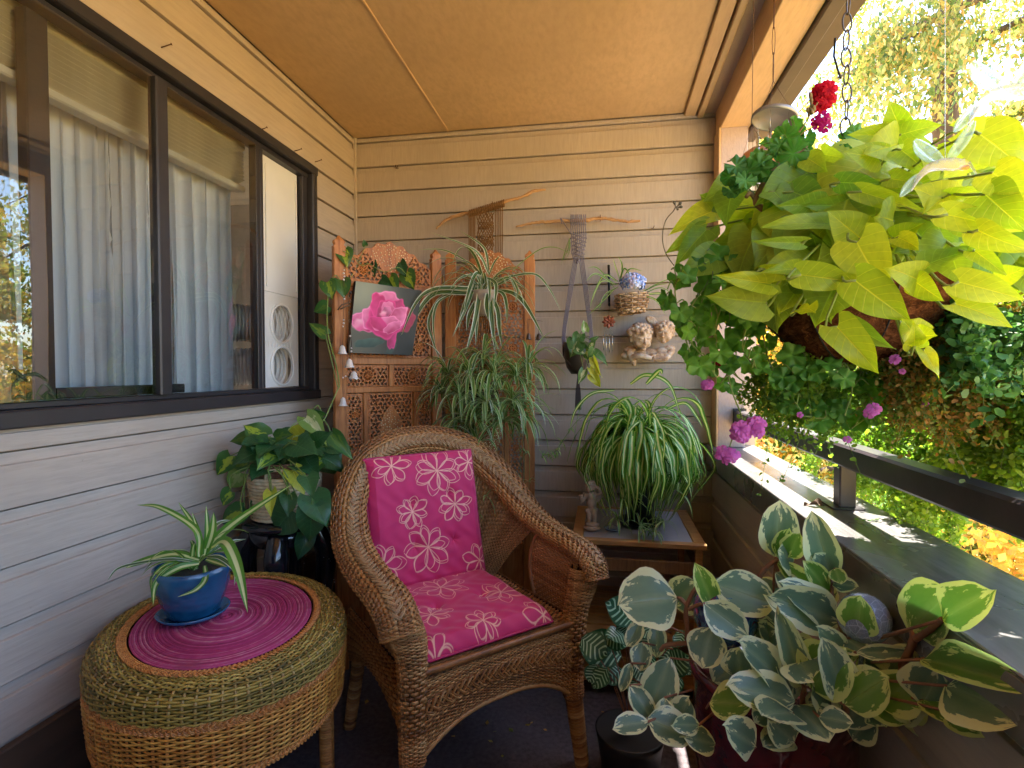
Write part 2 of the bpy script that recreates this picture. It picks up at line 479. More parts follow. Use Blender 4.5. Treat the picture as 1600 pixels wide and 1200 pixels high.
# ---- white vent panel of the portable cooler with its two round ducts and hoses
m_white = simple('white plastic', (.70, .70, .70), .4, 0, .03)
m_hose = simple('white corrugated hose', (.62, .62, .62), .5)
vp = thing('cooler_vent', 'tall white cooler vent panel with two round openings in the right window opening', 'vent panel', (XL-.05, 2.10, 1.13))
cy, r0 = 2.098, .078
cz = (1.395, 1.215)
vy0, vy1, vz0, vz1 = 1.975, 2.222, WZ0+.058, WZ1-.062
def plate_with_holes(x0, x1, y0, y1, z0, z1, holes, n=28):
    """two-sided plate, round holes; built as radial quads from each hole to its cell"""
    mb = MB()
    zs = [z0] + [(holes[i][1]+holes[i+1][1])/2 for i in range(len(holes)-1)] + [z1]
    # cells bottom to top
    for (hy, hz, hr), za, zb in zip(holes, zs[:-1], zs[1:]):
        ring = []; outer = []
        for k in range(n):
            a = 2*PI*k/n; ca, sa = math.cos(a), math.sin(a)
            ring.append((hy+hr*ca, hz+hr*sa))
            t = min((y1-hy)/ca if ca > 1e-9 else 9e9, (y0-hy)/ca if ca < -1e-9 else 9e9, (zb-hz)/sa if sa > 1e-9 else 9e9, (za-hz)/sa if sa < -1e-9 else 9e9)
            outer.append((hy+t*ca, hz+t*sa))
        for x, fl in ((x1, False), (x0, True)):
            V = [(x, *p) for p in ring] + [(x, *p) for p in outer]
            F = [(k, (k+1)%n, (k+1)%n+n, k+n) for k in range(n)]
            mb.add(V, [f[::-1] for f in F] if not fl else F)
            # corners of the cell
            for cyy, czz in ((y0, za), (y0, zb), (y1, za), (y1, zb)):
                d = sorted(range(n), key=lambda k: (outer[k][0]-cyy)**2 + (outer[k][1]-czz)**2)[:2]
                mb.add([(x, *outer[d[0]]), (x, *outer[d[1]]), (x, cyy, czz)], [(0, 1, 2)])
        V = [(x1, *p) for p in ring] + [(x0, *p) for p in ring]
        mb.add(V, [(k, k+n, (k+1)%n+n, (k+1)%n) for k in range(n)])
    return mb
mid = 1.52
pm = plate_with_holes(XL-.055, XL-.047, vy0, vy1, vz0, mid, [(cy, cz[1], r0), (cy, cz[0], r0)])
pm.obj('vent_plate', m_white, vp, False)
mb = MB(); mb.bbox((XL-.056, vy0, mid+.001), (XL-.044, vy1, vz1), .003); mb.bbox((XL-.043, vy0+.012, mid+.02), (XL-.038, vy0+.02, vz1-.03), .001); mb.bbox((XL-.043, vy1-.02, mid+.02), (XL-.038, vy1-.012, vz1-.03), .001)
mb.obj('sliding_plate', m_white, vp, False)
mb = MB()
for k in range(9): mb.box((XL-.0465, vy0+.03+k*.02, 1.292), (XL-.0445, vy0+.032+k*.02, 1.318))
mb.obj('louvre_ribs', m_white, vp, False)
for zc in cz:
    mb = MB(); P = [(XL-.045, cy + (r0+.003)*math.cos(a), zc + (r0+.003)*math.sin(a)) for a in np.linspace(0, 2*PI, 40, endpoint=False)]
    mb.tube(P, .0055, 6, closed=True); mb.obj('duct_ring', m_white, vp)
mb = MB()
for k in range(5):
    for s in (1, -1):
        mb.tube([(XL-.050, cy-.07+k*.028, cz[0]-s*.055), (XL-.050, cy-.04+k*.028, cz[0]+s*.055)], .0016, 4)
mb.obj('guard_grille', m_white, vp)
def hose(pts, r, label):
    c = catmull(pts, 200); L = np.concatenate([[0], np.cumsum(np.linalg.norm(np.diff(c, axis=0), axis=1))])
    rr = r * (1 + .065*np.sin(L*2*PI/.0165))
    mb = MB(); mb.tube(c, rr, 22, caps=False)
    o = mb.obj('vent_hose', m_hose); o['label'] = label; o['category'] = 'hose'; o['group'] = 'cooler hoses'
hose([(XL-.056, cy, cz[0]), (XL-.14, cy-.02, cz[0]), (XL-.25, cy-.12, cz[0]-.0), (XL-.30, cy-.30, cz[0]-.03), (XL-.5, cy-.42, cz[0]-.1)], .076, 'upper white corrugated hose behind the vent panel')
hose([(XL-.056, cy, cz[1]), (XL-.14, cy-.02, cz[1]), (XL-.26, cy-.10, cz[1]-.01), (XL-.32, cy-.28, cz[1]-.05), (XL-.5, cy-.42, cz[1]-.2)], .076, 'lower white corrugated hose behind the vent panel')
# small latch seen low behind the left pane
lt = MB(); lt.bbox((XL-.05, 1.03, 1.13), (XL-.03, 1.052, 1.20), .004); lt.tube([(XL-.04, 1.02, 1.205), (XL-.04, 1.04, 1.19)], .008, 8); sub('latch', lt, m_frame)

# ---- back wall
bw = thing('back_wall', 'beige lap siding wall at the far end of the balcony', 'wall', (-.4, YB, 0))
z = .842 - .13*8
while z < ZC - .004:
    h = min(.13, ZC - z - .002)
    mb = MB(); siding(mb, board_prof(z, h), 'x', XL-.0235, .560, YB+.012, -1); mb.obj('siding_board', m_side_back, bw, False)
    z += .13
mb = MB(); mb.box((XL-.2, YB+.0245, FLOOR-.1), (.72, YB+.16, ZC+.2)); mb.obj('sheathing', m_side_back, bw, False)
for px, py in ((619, 262), (1020, 357), (622, 263)):
    p = at(px, py, YB-.004); mb = MB(); mb.tube([p+Vector((0,.004,0)), p+Vector((.002,-.014,.002)), p+Vector((.006,-.018,.008))], .0018, 5); mb.tube([p+Vector((-.004,.004,0)), p+Vector((-.009,-.010,-.003))], .0014, 5)
    mb.obj('nail', m_nail, bw)

# ---- floor and ceiling
mb = MB(); mb.box((XL, YF, FLOOR-.2), (.70, YB, FLOOR)); mb.obj('deck_floor', m_carpet, None, False, kind='structure')
cl = None
mb = MB(); mb.box((XL-3.2, YF-.1, ZC+.02), (.80, YB+.3, ZC+.2))
cl = mb.obj('ceiling', m_ceil, None, False, kind='structure')
mb = MB(); mb.box((XL, YF, ZC), (-.797, YB, ZC+.0195)); link('ceiling_panel', mb.mesh('ceiling_panel', m_ceil, False), cl)
mb = MB(); mb.box((-.794, YF, ZC), (.372, YB, ZC+.0195)); link('ceiling_panel', mb.mesh('ceiling_panel', m_ceil, False), cl)
mb = MB(); mb.bbox((-.8005, YF, ZC-.0035), (-.7905, YB, ZC+.002), .0015); link('seam_strip', mb.mesh('seam_strip', m_beam, False), cl)
mb = MB(); mb.bbox((.376, YF, ZC-.018), (.428, YB, ZC+.0195), .003); link('trim_strip', mb.mesh('trim_strip', m_beam, False), cl)
mb = MB(); mb.bbox((.436, YF, ZC-.030), (.462, YB, ZC+.0195), .003); link('trim_strip', mb.mesh('trim_strip', m_ceil, False), cl)
mb = MB(); mb.bbox((.466, YF, ZC-.012), (.530, YB, ZC+.0195), .003); link('trim_strip', mb.mesh('trim_strip', m_post, False), cl)

mb = MB(); mb.box((XL-.2, YF-.15, FLOOR-.1), (.72, YF-.001, ZC+.2)); mb.obj('unseen_light_block', m_side_left, None, False, kind='structure')  # unseen wall added behind the camera to block skylight and deepen contrast
# ---- beam, post, fascia
BZ = 2.300
mb = MB(); mb.bbox((.520, YF, BZ), (.650, YB, ZC+.018), .003)
o = mb.obj('roof_beam', m_beam, None, False); o['label'] = 'tan painted roof beam running above the parapet'; o['category'] = 'beam'
mb = MB(); mb.bbox((.653, YF, BZ-.02), (.700, YB+.1, ZC+.12), .003); mb.box((.702, YF, BZ+.02), (.78, YB+.1, ZC+.14))
o = mb.obj('roof_gutter', simple('brown gutter metal', (.10, .075, .06), .45), None, False); o['label'] = 'brown gutter edge along the outside of the roof beam'; o['category'] = 'gutter'
pt = thing('corner_post', 'mauve painted corner post under the end of the roof beam', 'post', (.6, 2.65, .84))
mb = MB(); mb.bbox((.522, 2.592, .844), (.640, YB-.004, BZ-.001), .003); mb.obj('post_core', m_post, pt, False)
mb = MB(); mb.bbox((.512, 2.584, .844), (.5215, 2.690, BZ-.001), .002); mb.obj('post_trim', m_beam, pt, False)

# ---- parapet with dark cap
pw = thing('parapet_wall', 'low parapet of brown siding under a wide black metal cap', 'parapet', (.6, .5, FLOOR))
z = FLOOR; k = 0
z = .755 - .165*6 - .0
while z < .70:
    mb = MB(); siding(mb, [(u, zz) for u, zz in board_prof(z, .165)], 'y', YF, YB-.016, .530, -1); mb.obj('siding_board', m_side_left, pw, False); z += .165
mb = MB(); mb.box((.535, YF, FLOOR-.3), (.68, YB+.1, .834)); mb.obj('core', m_side_left, pw, False)
mb = MB(); mb.bbox((.484, YF, .836), (.705, YB-.0165, .842), .002); mb.bbox((.484, YF, .757), (.492, YB-.0165, .8355), .002); mb.bbox((.698, YF, .757), (.705, YB-.0165, .8355), .002)
mb.obj('cap', m_cap, pw, False)

# ---- railing
rl = thing('hand_rail', 'black metal hand rail on a short post above the parapet cap', 'railing', (.62, 1.5, .842))
mb = MB(); mb.bbox((.588, YF, .955), (.640, 2.575, 1.012), .006); mb.obj('top_rail', m_dark, rl, False)
mb = MB(); mb.bbox((.600, 1.490, .8425), (.640, 1.530, .954), .003); mb.obj('rail_post', m_dark, rl, False)
mb = MB(); mb.bbox((.580, 1.475, .8422), (.655, 1.550, .8465), .002); mb.obj('foot_plate', m_dark, rl, False)
mb = MB(); mb.bbox((.585, 2.5755, .945), (.643, 2.583, 1.022), .002); mb.obj('wall_bracket', m_dark, rl, False)
mb = MB(); mb.bbox((.600, .05, .8425), (.640, .09, .954), .003); mb.obj('rail_post', m_dark, rl, False)
# ================================================================== outside: ground, road, trees
GZ = -3.2
def groundmat():
    t = NT('leaf strewn ground')
    v = t.coord('Object')
    n = t.noise(v, .35, 5, .6); n2 = t.n('TexVoronoi', Vector=v, Scale=9).outputs['Color']
    n3 = t.noise(v, 6, 6, .7)
    base = t.ramp(n, [(.35, (.42,.26,.08)), (.5, (.58,.38,.13)), (.62, (.62,.50,.34))])
    lf = t.mix(n2, (.66,.32,.06), (.66,.48,.12))
    cc = t.mix(t.ramp(n3, [(.45, (0,0,0)), (.6, (1,1,1))]), base, lf)
    return t.bsdf(cc, .9, 0, t.bump(n3, .6, .03))
m_ground = groundmat()
s_ = 450
mb = MB(); mb.add([(-s_,-s_,GZ),(s_,-s_,GZ),(s_,s_,GZ),(-s_,s_,GZ)], [(0,1,2,3)])
mb.obj('ground', m_ground, None, False, kind='structure')
m_path = simple('pale concrete path', (.55,.50,.44), .9, 0, .12, 2, .3, .004, 20)
mb = MB(); mb.box((3.0, -20, GZ-.1), (5.2, 40, GZ+.02)); mb.obj('path', m_path, None, False, kind='structure')

def leafmat(name, cols, rough=.55, tr=.4, tmul=1.6):
    t = NT(name)
    oi = t.n('NewGeometry'); rnd = oi.outputs['Random Per Island']
    cc = t.ramp(rnd, [((i+.5)/len(cols), c) for i, c in enumerate(cols)], 'CONSTANT' if False else 'LINEAR')
    tc = t.mix(1.0, cc, (tmul, tmul*.95, tmul*.4), 'MULTIPLY')
    return t.bsdf(cc, rough, 0, None, .35, trans=(tr, tc))
m_bark = simple('tree bark', (.10,.07,.05), .9, 0, .4, 12, .8, .02, 20, (1,1,.2))
def rotq(n, scale, rs, elong=1.6, droop=None):
    """n little leaf quads centred at 0: arrays (n,4,3)"""
    d = rs.normal(size=(n, 3)); 
    if droop is not None: d = d * .6 + np.array(droop)
    d /= np.linalg.norm(d, axis=1)[:, None]
    u = rs.normal(size=(n, 3)); u -= d * (u*d).sum(1)[:, None]; u /= np.linalg.norm(u, axis=1)[:, None]
    s = scale * rs.uniform(.6, 1.3, size=(n, 1))
    a = d * s * elong; b = u * s * .5
    w = np.cross(d, u) * s * .18
    return np.stack([-a*.5, b + w - a*.05, a*.5, -b + w - a*.05], 1)
def leafmass(C, scale, rs, name, mat, parent, elong=1.6, droop=None, **kw):
    Q = rotq(len(C), scale, rs, elong, droop) + C[:, None, :]
    n = len(C)
    F = [(4*i, 4*i+1, 4*i+2, 4*i+3) for i in range(n)]
    uv = np.tile(np.array([(.5, 0), (1, .5), (.5, 1), (0, .5)]), (n, 1))
    mb = MB(); mb.add(Q.reshape(-1, 3), F, 0, uv)
    return mb.obj(name, mat, parent, False, **kw)
PAL = {
 'cedar': [(.08,.14,.05), (.14,.21,.07), (.28,.31,.12), (.44,.27,.11), (.16,.23,.08), (.42,.40,.20)],
 'gold':  [(.52,.36,.08), (.60,.45,.12), (.45,.38,.10), (.52,.24,.06), (.36,.36,.10)],
 'green': [(.10,.18,.03), (.18,.26,.05), (.32,.32,.07), (.40,.26,.05)],
 'rust':  [(.52,.26,.07), (.44,.30,.09), (.22,.24,.06), (.60,.42,.14)],
}
LM = {k: leafmat(k + ' foliage', v, tmul=2.2) for k, v in PAL.items()}
def tree(name, label, x, y, h, cr, pal, n, seed, scale=.09, kind='round', base=GZ, grp='trees beyond the balcony', lo=.25):
    rs = np.random.default_rng(seed); pr = random.Random(seed)
    t = thing(name, label, 'tree', (x, y, base), grp)
    mb = MB(); lean = [(x, y, base-.2)]
    for k in range(1, 8): lean.append((x + pr.uniform(-.12,.12)*k*.4, y + pr.uniform(-.12,.12)*k*.4, base + h*.93*k/7))
    tr = catmull(lean, 20); mb.tube(tr, np.linspace(.035*h*.6, .01, 20), 8)
    C = []; 
    nb = 34 if kind != 'cedar' else 60
    for b in range(nb):
        f = pr.uniform(lo, .97); p0 = tr[int(f*19)]
        a = pr.uniform(0, 2*PI)
        if kind == 'cedar':
            L = cr * (1.12 - f) * pr.uniform(.75, 1.15); dz = -.25*L
        else:
            L = cr * math.sqrt(max(.05, 1 - ((f-.62)/.5)**2)) * pr.uniform(.6, 1.1); dz = pr.uniform(.1, .5)*L
        p1 = p0 + np.array([math.cos(a)*L*.55, math.sin(a)*L*.55, (.08*L if kind == 'cedar' else dz*.5)])
        p2 = p0 + np.array([math.cos(a)*L, math.sin(a)*L, dz])
        c = catmull([p0, p1, p2], 8); mb.tube(c, np.linspace(.012*h*.35, .004, 8), 5)
        m = n // nb
        tt = rs.uniform(.25, 1.05, m) ** .8
        idx = np.clip(tt*7, 0, 6.99); i0 = idx.astype(int); fr = (idx - i0)[:, None]
        pc = c[i0]*(1-fr) + c[np.minimum(i0+1, 7)]*fr
        sp = (.10 + .16*L) * np.array([1, 1, .7 if kind != 'cedar' else .45])
        # clumps
        cl = rs.normal(size=(9, 3)) * sp * .9
        C.append(pc + cl[rs.integers(0, 9, m)] + rs.normal(size=(m, 3)) * sp * .35 - (np.array([0,0,.12*L]) * rs.uniform(0, 1, (m, 1)) if kind == 'cedar' else 0))
    mb.obj('trunk', m_bark, t)
    leafmass(np.concatenate(C), scale, rs, 'crown', LM[pal], t, 2.2 if kind == 'cedar' else 1.5, (0, 0, -.9) if kind == 'cedar' else None)
    return t
tree('cedar_tree', 'tall green cedar with drooping rusty sprays right of the hanging chain', 5.3, 9.4, 17.0, 4.3, 'cedar', 85000, 11, .045, 'cedar', lo=.12)
tree('cedar_tree', 'dense green cedar further right whose branches reach over the frame edge', 8.6, 11.6, 15, 3.2, 'cedar', 60000, 12, .055, 'cedar', lo=.12)
tree('maple_tree', 'pale golden maple left of the cedar behind the red flower', 4.2, 13.5, 9.0, 3.0, 'gold', 22000, 13, .10)
tree('maple_tree', 'low golden maple seen below the hand rail', 4.8, 5.6, 3.4, 1.9, 'gold', 20000, 14, .055, lo=.2)
tree('maple_tree', 'green and gold maple behind the hanging basket', 5.8, 10.4, 5.6, 2.6, 'green', 22000, 15, .07)
tree('maple_tree', 'rusty leaved maple at the lower right beyond the cap', 3.8, 3.3, 1.9, 1.1, 'rust', 16000, 16, .042, lo=.2)
tree('birch_tree', 'golden tree mirrored in the left window pane', 8.9, 6.6, 5.6, 2.4, 'gold', 12000, 17, .09)
tree('fir_tree', 'dark tall tree mirrored in the left window pane', 12.5, 10.9, 10.0, 1.6, 'green', 9000, 18, .11, 'cedar')
tree('birch_tree', 'yellow tree far behind the corner post', 3.0, 17.0, 7.0, 2.6, 'gold', 8000, 19, .15)
tree('birch_tree', 'golden bush beside the pale path', 9.5, 1.8, 3.6, 2.2, 'gold', 8000, 20, .09, lo=.15)
# low golden shrubs covering the slope below
rs = np.random.default_rng(5)
C = []
for k in range(90):
    cx, cy_ = rs.uniform(1.8, 14), rs.uniform(1.0, 20); r_ = rs.uniform(.3, .9)
    if 2.8 < cx < 5.3 and rs.random() < .5: continue
    m = 170; d = rs.normal(size=(m, 3)); d /= np.linalg.norm(d, axis=1)[:, None]; d[:, 2] = abs(d[:, 2])
    C.append(np.array([cx, cy_, GZ]) + d * r_ * rs.uniform(.7, 1.05, (m, 1)) * np.array([1, 1, .8]))
leafmass(np.concatenate(C), .10, rs, 'shrubbery', LM['rust'], None, kind='stuff')
# ================================================================== wicker
def wicker_mat(name, cols, rough=.45, dark=.5):
    t = NT(name)
    rnd = t.n('NewGeometry').outputs['Random Per Island']
    v = t.coord('Object')
    n = t.noise(v, 55, 4, .6); n2 = t.noise(v, 7, 3)
    f = t.math('ADD', t.math('MULTIPLY', rnd, .45), t.math('MULTIPLY', n, .35))
    f = t.math('ADD', f, t.math('MULTIPLY', n2, .35))
    cc = t.ramp(f, [(.25 + .55*i/(len(cols)-1), c) for i, c in enumerate(cols)])
    return t.bsdf(cc, rough, 0, t.bump(t.noise(v, 300, 2), .2, .0005), .45)
m_wick = wicker_mat('brown wicker', [(.10,.036,.011), (.27,.105,.028), (.42,.19,.055), (.55,.30,.11)])
m_wick_in = simple('dark wicker core', (.05,.026,.012), .8)
m_wick_or = wicker_mat('orange wicker', [(.28,.09,.02), (.48,.18,.04), (.60,.27,.07)])
m_wick_ol = wicker_mat('olive gold wicker', [(.06,.042,.007), (.17,.115,.017), (.30,.20,.035), (.46,.32,.07)])
m_wick_hl = wicker_mat('light wicker', [(.20,.11,.03), (.40,.26,.08)])

def surf_frames(S, s, t):
    P = S(s, t); e = 1e-3
    Ds = (S(s+e, t) - S(s-e, t)); Dt = (S(s, t+e) - S(s, t-e))
    N = np.cross(Ds, Dt); N /= np.linalg.norm(N, axis=-1, keepdims=True) + 1e-12
    Ts = Ds / (np.linalg.norm(Ds, axis=-1, keepdims=True) + 1e-12)
    return P, N, Ts
def strands(mb, P, N, T, rn, rb, sec=5, mi=0, closed=False):
    """P,N,T (rows, n, 3): many parallel strands at once, as strips of section sec"""
    r, n = P.shape[:2]
    B = np.cross(N, T); B /= np.linalg.norm(B, axis=-1, keepdims=True) + 1e-12
    a = np.arange(sec) * 2*PI/sec + PI/2
    rn = np.broadcast_to(np.asarray(rn), (r, n))[..., None, None]; rb = np.broadcast_to(np.asarray(rb), (r, n))[..., None, None]
    V = P[:, :, None, :] + N[:, :, None, :] * np.sin(a)[None, None, :, None] * rn + B[:, :, None, :] * np.cos(a)[None, None, :, None] * rb
    m = n if closed else n-1
    i, j, k = np.meshgrid(np.arange(r), np.arange(m), np.arange(sec), indexing='ij')
    i, j, k = i.ravel(), j.ravel(), k.ravel(); j2 = (j+1) % n; k2 = (k+1) % sec
    q = np.stack([i*n*sec + j*sec + k, i*n*sec + j*sec + k2, i*n*sec + j2*sec + k2, i*n*sec + j2*sec + k], 1)
    mb.add(V.reshape(-1, 3), [tuple(x) for x in q.tolist()], mi)
def weave(mb, S, rows, stakes, amp=.0022, th=.0018, closed=False, samp=3, mi=0, mi_s=None, sgn=1, stake_r=None, t0=0., t1=1., back=None, every=1, keep=None, fill=.56):
    """rows run along s, stakes along t, over and under"""
    n = max(8, int(stakes * samp))
    s = np.linspace(0, 1, n, endpoint=not closed)
    t = t0 + (np.arange(rows) + .5) / rows * (t1 - t0)
    s2, t2 = np.meshgrid(s, t)
    P, N, T = surf_frames(S, s2, t2); N = N * sgn
    ph = np.cos(PI * stakes * s2 + PI * np.arange(rows)[:, None])
    P2 = P + N * (amp * ph)[..., None]
    Pa = S(s2, t2 + .5*(t1-t0)/rows); Pb = S(s2, t2 - .5*(t1-t0)/rows)
    rb = np.linalg.norm(Pa - Pb, axis=-1) * fill
    strands(mb, P2, N, T, th, rb, 5, mi, closed)
    if stake_r is None: stake_r = .0022
    if stake_r > 0:
        m = rows * 2 + 1
        ss = (np.arange(stakes) + (.0 if closed else .5)) / stakes
        if closed: ss = (np.arange(stakes)) / stakes
        tt = np.linspace(t0, t1, m)
        s3, t3 = np.meshgrid(ss, tt, indexing='ij')
        P, N, Ts = surf_frames(S, s3, t3); N = N * sgn
        e = 1e-3; Tt = S(s3, t3+e) - S(s3, t3-e); Tt /= np.linalg.norm(Tt, axis=-1, keepdims=True) + 1e-12
        strands(mb, P, N, Tt, stake_r*.8, stake_r, 4, mi_s if mi_s is not None else mi)
    if back is not None:
        g, h = np.meshgrid(np.linspace(0, 1, max(8, n//3), endpoint=not closed), np.linspace(t0, t1, 14))
        P, N, T = surf_frames(S, g, h); mb.grid(P - N*sgn*(amp+th+.0015), mi=back, cu=closed)
def braid(mb, C, N, w, r, pitch, mi=0, strandsn=3, per=2):
    """flat plait along C (n,3) with surface normals N"""
    L = np.concatenate([[0], np.cumsum(np.linalg.norm(np.diff(C, axis=0), axis=1))])
    m = int(L[-1] / pitch * 10)
    l = np.linspace(0, L[-1], m)
    P = np.stack([np.interp(l, L, C[:, k]) for k in range(3)], 1); NN = np.stack([np.interp(l, L, N[:, k]) for k in range(3)], 1)
    NN /= np.linalg.norm(NN, axis=1, keepdims=True)
    T = np.gradient(P, axis=0); T /= np.linalg.norm(T, axis=1, keepdims=True) + 1e-12
    B = np.cross(NN, T); rows = []
    for k in range(strandsn):
        ph = 2*PI*(l/pitch + k/strandsn)
        for d in ((np.arange(per) - (per-1)/2) * 2.0*r):
            rows.append((P + B * (w*.5*np.sin(ph) + d)[:, None]*1.0 + NN * (r*1.1*np.sin(2*ph))[:, None], NN))
    PP = np.array([x[0] for x in rows]); NV = np.array([x[1] for x in rows])
    TT = np.gradient(PP, axis=1); TT /= np.linalg.norm(TT, axis=-1, keepdims=True) + 1e-12
    strands(mb, PP, NV, TT, r*.8, r, 5, mi)

# ---- oval wicker ottoman
OC, OROT, OA, OB, OZ = (-.973, 1.240), .709, .214, .274, .55
def oval(s, e, z):
    a = 2*PI*s; x = (OA+e)*np.cos(a); y = (OB+e)*np.sin(a)
    return np.stack([OC[0] + x*math.cos(OROT) - y*math.sin(OROT), OC[1] + x*math.sin(OROT) + y*math.cos(OROT), z + 0*a], -1)
def prof_fn(pts):
    pts = np.array(pts); c = catmull(pts, 60); L = np.concatenate([[0], np.cumsum(np.hypot(*np.diff(c[:, :2], axis=0).T))]); L /= L[-1]
    return lambda t: (np.interp(t, L, c[:, 0]), np.interp(t, L, c[:, 1]))
ot = thing('wicker_ottoman', 'oval olive and orange wicker ottoman table in the left corner', 'ottoman', (OC[0], OC[1], FLOOR))
fn = prof_fn([(.006, OZ-.003, 0), (.040, OZ-.001, 0), (.064, OZ-.008, 0), (.078, OZ-.028, 0), (.080, OZ-.048, 0), (.079, OZ-.066, 0)])
St = lambda s, t: oval(s, *fn(t))
mb = MB(); weave(mb, St, 21, 76, .0030, .0024, True, 4, 0, 1, sgn=-1, stake_r=.0036, back=2, fill=.5)
mb.obj('woven_top', [m_wick_ol, m_wick_hl, m_wick_in], ot)
mb = MB(); P = oval(np.linspace(0, 1, 240), .008, OZ+.004); N = np.tile([0, 0, 1.], (240, 1))
braid(mb, P, N, .014, .0020, .030, per=2); mb.obj('rim_braid', m_wick_or, ot)
mb = MB(); s = np.linspace(0, 1, 260); P = oval(s, .080, OZ-.073)
Nn = P - np.array([OC[0], OC[1], OZ-.073]); Nn /= np.linalg.norm(Nn, axis=1, keepdims=True)
braid(mb, P, Nn, .014, .0020, .034, per=2); mb.obj('band_braid', m_wick_or, ot)
fn2 = prof_fn([(.079, OZ-.081, 0), (.077, OZ-.13, 0), (.072, OZ-.185, 0)])
mb = MB(); weave(mb, lambda s, t: oval(s, *fn2(t)), 19, 66, .0034, .0026, True, 4, 0, 1, sgn=-1, stake_r=.0038, back=2, fill=.5)
mb.obj('woven_skirt', [wicker_mat('gold brown wicker', [(.22,.075,.010), (.46,.19,.028), (.62,.32,.06)]), m_wick_or, m_wick_in], ot)
mb = MB(); P = oval(np.linspace(0, 1, 240), .073, OZ-.192)
Nn = P - np.array([OC[0], OC[1], OZ-.192]); Nn /= np.linalg.norm(Nn, axis=1, keepdims=True)
braid(mb, P, Nn, .010, .0022, .03, per=2); mb.obj('hem_braid', m_wick_or, ot)
def wrapped_leg(name, p0, p1, r0, r1, mat, parent, n=46, bend=None):
    mb = MB(); c = catmull([p0, bend if bend is not None else (Vector(p0)+Vector(p1))/2, p1], 24)
    mb.tube(c, np.linspace(r0*.9, r1*.9, 24), 10)
    L = np.linalg.norm(np.diff(c, axis=0), axis=1).sum()
    for k in range(n):
        f = (k+.5)/n; i = f*23; i0 = int(i); q = c[i0]*(1-(i-i0)) + c[min(i0+1, 23)]*(i-i0)
        T = c[min(i0+1, 23)] - c[max(0, i0)]; T /= np.linalg.norm(T)
        a = np.cross(T, [0.3, 1, 0.]); a /= np.linalg.norm(a); b = np.cross(T, a)
        rr = r0 + (r1-r0)*f
        ring = [q + (a*math.cos(u) + b*math.sin(u)) * rr + T*(u/(2*PI)-.5)*L/n for u in np.linspace(0, 2*PI, 13)]
        mb.tube(ring, L/n*.52, 4, caps=False)
    return mb.obj(name, mat, parent)
for a in (.02, .27, .52, .77):
    p = oval(np.array([a]), .045, OZ-.22)[0]; q = oval(np.array([a]), .050, FLOOR)[0]
    wrapped_leg('leg', Vector(p), Vector(q), .019, .016, m_wick_or, ot, 50)

# ---- round placemat
def matmat():
    t = NT('magenta placemat')
    rnd = t.n('NewGeometry').outputs['Random Per Island']; v = t.coord('Object')
    n = t.noise(v, 60, 4); n2 = t.noise(v, 14, 3)
    f = t.math('ADD', t.math('MULTIPLY', rnd, .6), t.math('MULTIPLY', n, .4))
    cc = t.ramp(f, [(.2, (.24,.024,.075)), (.45, (.36,.035,.12)), (.66, (.44,.07,.17)), (.86, (.52,.22,.26))])
    cc = t.mix(t.ramp(n2, [(.55, (0,0,0)), (.7, (1,1,1))]), cc, (.30,.05,.10))
    return t.bsdf(cc, .85, 0, t.bump(n, .3, .001), .2)
m_mat = matmat()
def placemat(s, f, z):
    a = 2*PI*s; x = OA*.965*f*np.cos(a); y = OB*.965*f*np.sin(a)
    return np.stack([OC[0] + x*math.cos(OROT) - y*math.sin(OROT), OC[1] + x*math.sin(OROT) + y*math.cos(OROT), z + 0*a], -1)
mb = MB(); nr = 52
ss, ff = np.meshgrid(np.linspace(0, 1, 90, endpoint=False), (np.arange(nr)+.6)/nr)
rr = np.random.default_rng(3)
P = placemat(ss, ff + .002*np.sin(ss*2*PI*3+ff*9), OZ+.0030); P[..., 2] += rr.normal(size=(nr, 1))*.0004
T = np.roll(P, -1, 1) - np.roll(P, 1, 1); T /= np.linalg.norm(T, axis=-1, keepdims=True) + 1e-9
strands(mb, P, np.broadcast_to(np.array([0, 0, 1.]), P.shape).copy(), T, .0026, .0030, 5, 0, True)
g = placemat(*np.meshgrid(np.linspace(0, 1, 60, endpoint=False), np.array([0.01, .99])), OZ+.0012); mb.grid(g, cu=True)
o = mb.obj('placemat', m_mat); o['label'] = 'coiled magenta oval placemat covering the ottoman top'; o['category'] = 'placemat'

# ---- wicker armchair
CH = Vector((-.49, 1.755, 0)); CTH = R(43)
chair = thing('wicker_armchair', 'brown wicker armchair with rolled arms and rounded high back', 'armchair', CH, None, CTH, True)
def toW(x, y, z):   # chair space -> place
    return Vector((CH.x + x*math.cos(CTH) - y*math.sin(CTH), CH.y + x*math.sin(CTH) + y*math.cos(CTH), z))
half = [(.335,-.335,.520),(.338,-.315,.562),(.342,-.25,.592),(.345,-.12,.606),(.344,0,.630),(.336,.09,.672),(.305,.195,.760),(.225,.280,.858),(.11,.318,.912),(0,.328,.925)]
rimp = [(-x, y, z) for x, y, z in half] + half[-2::-1]
rimc = catmull(rimp, 220)
hn = [(.25,-.9,.35),(.2,-.6,.8),(.10,-.15,1),(.05,-.05,1),(0,-.10,1),(-.12,-.30,.95),(-.35,-.62,.62),(-.30,-.85,.36),(-.15,-.95,.24),(0,-.98,.2)]
rimn = catmull([(-x, y, z) for x, y, z in hn] + hn[-2::-1], 220); rimn /= np.linalg.norm(rimn, axis=1, keepdims=True)
def _it(A, s): 
    x = np.clip(s, 0, 1) * 219; return np.stack([np.interp(x, np.arange(220), A[:, k]) for k in range(3)], -1)
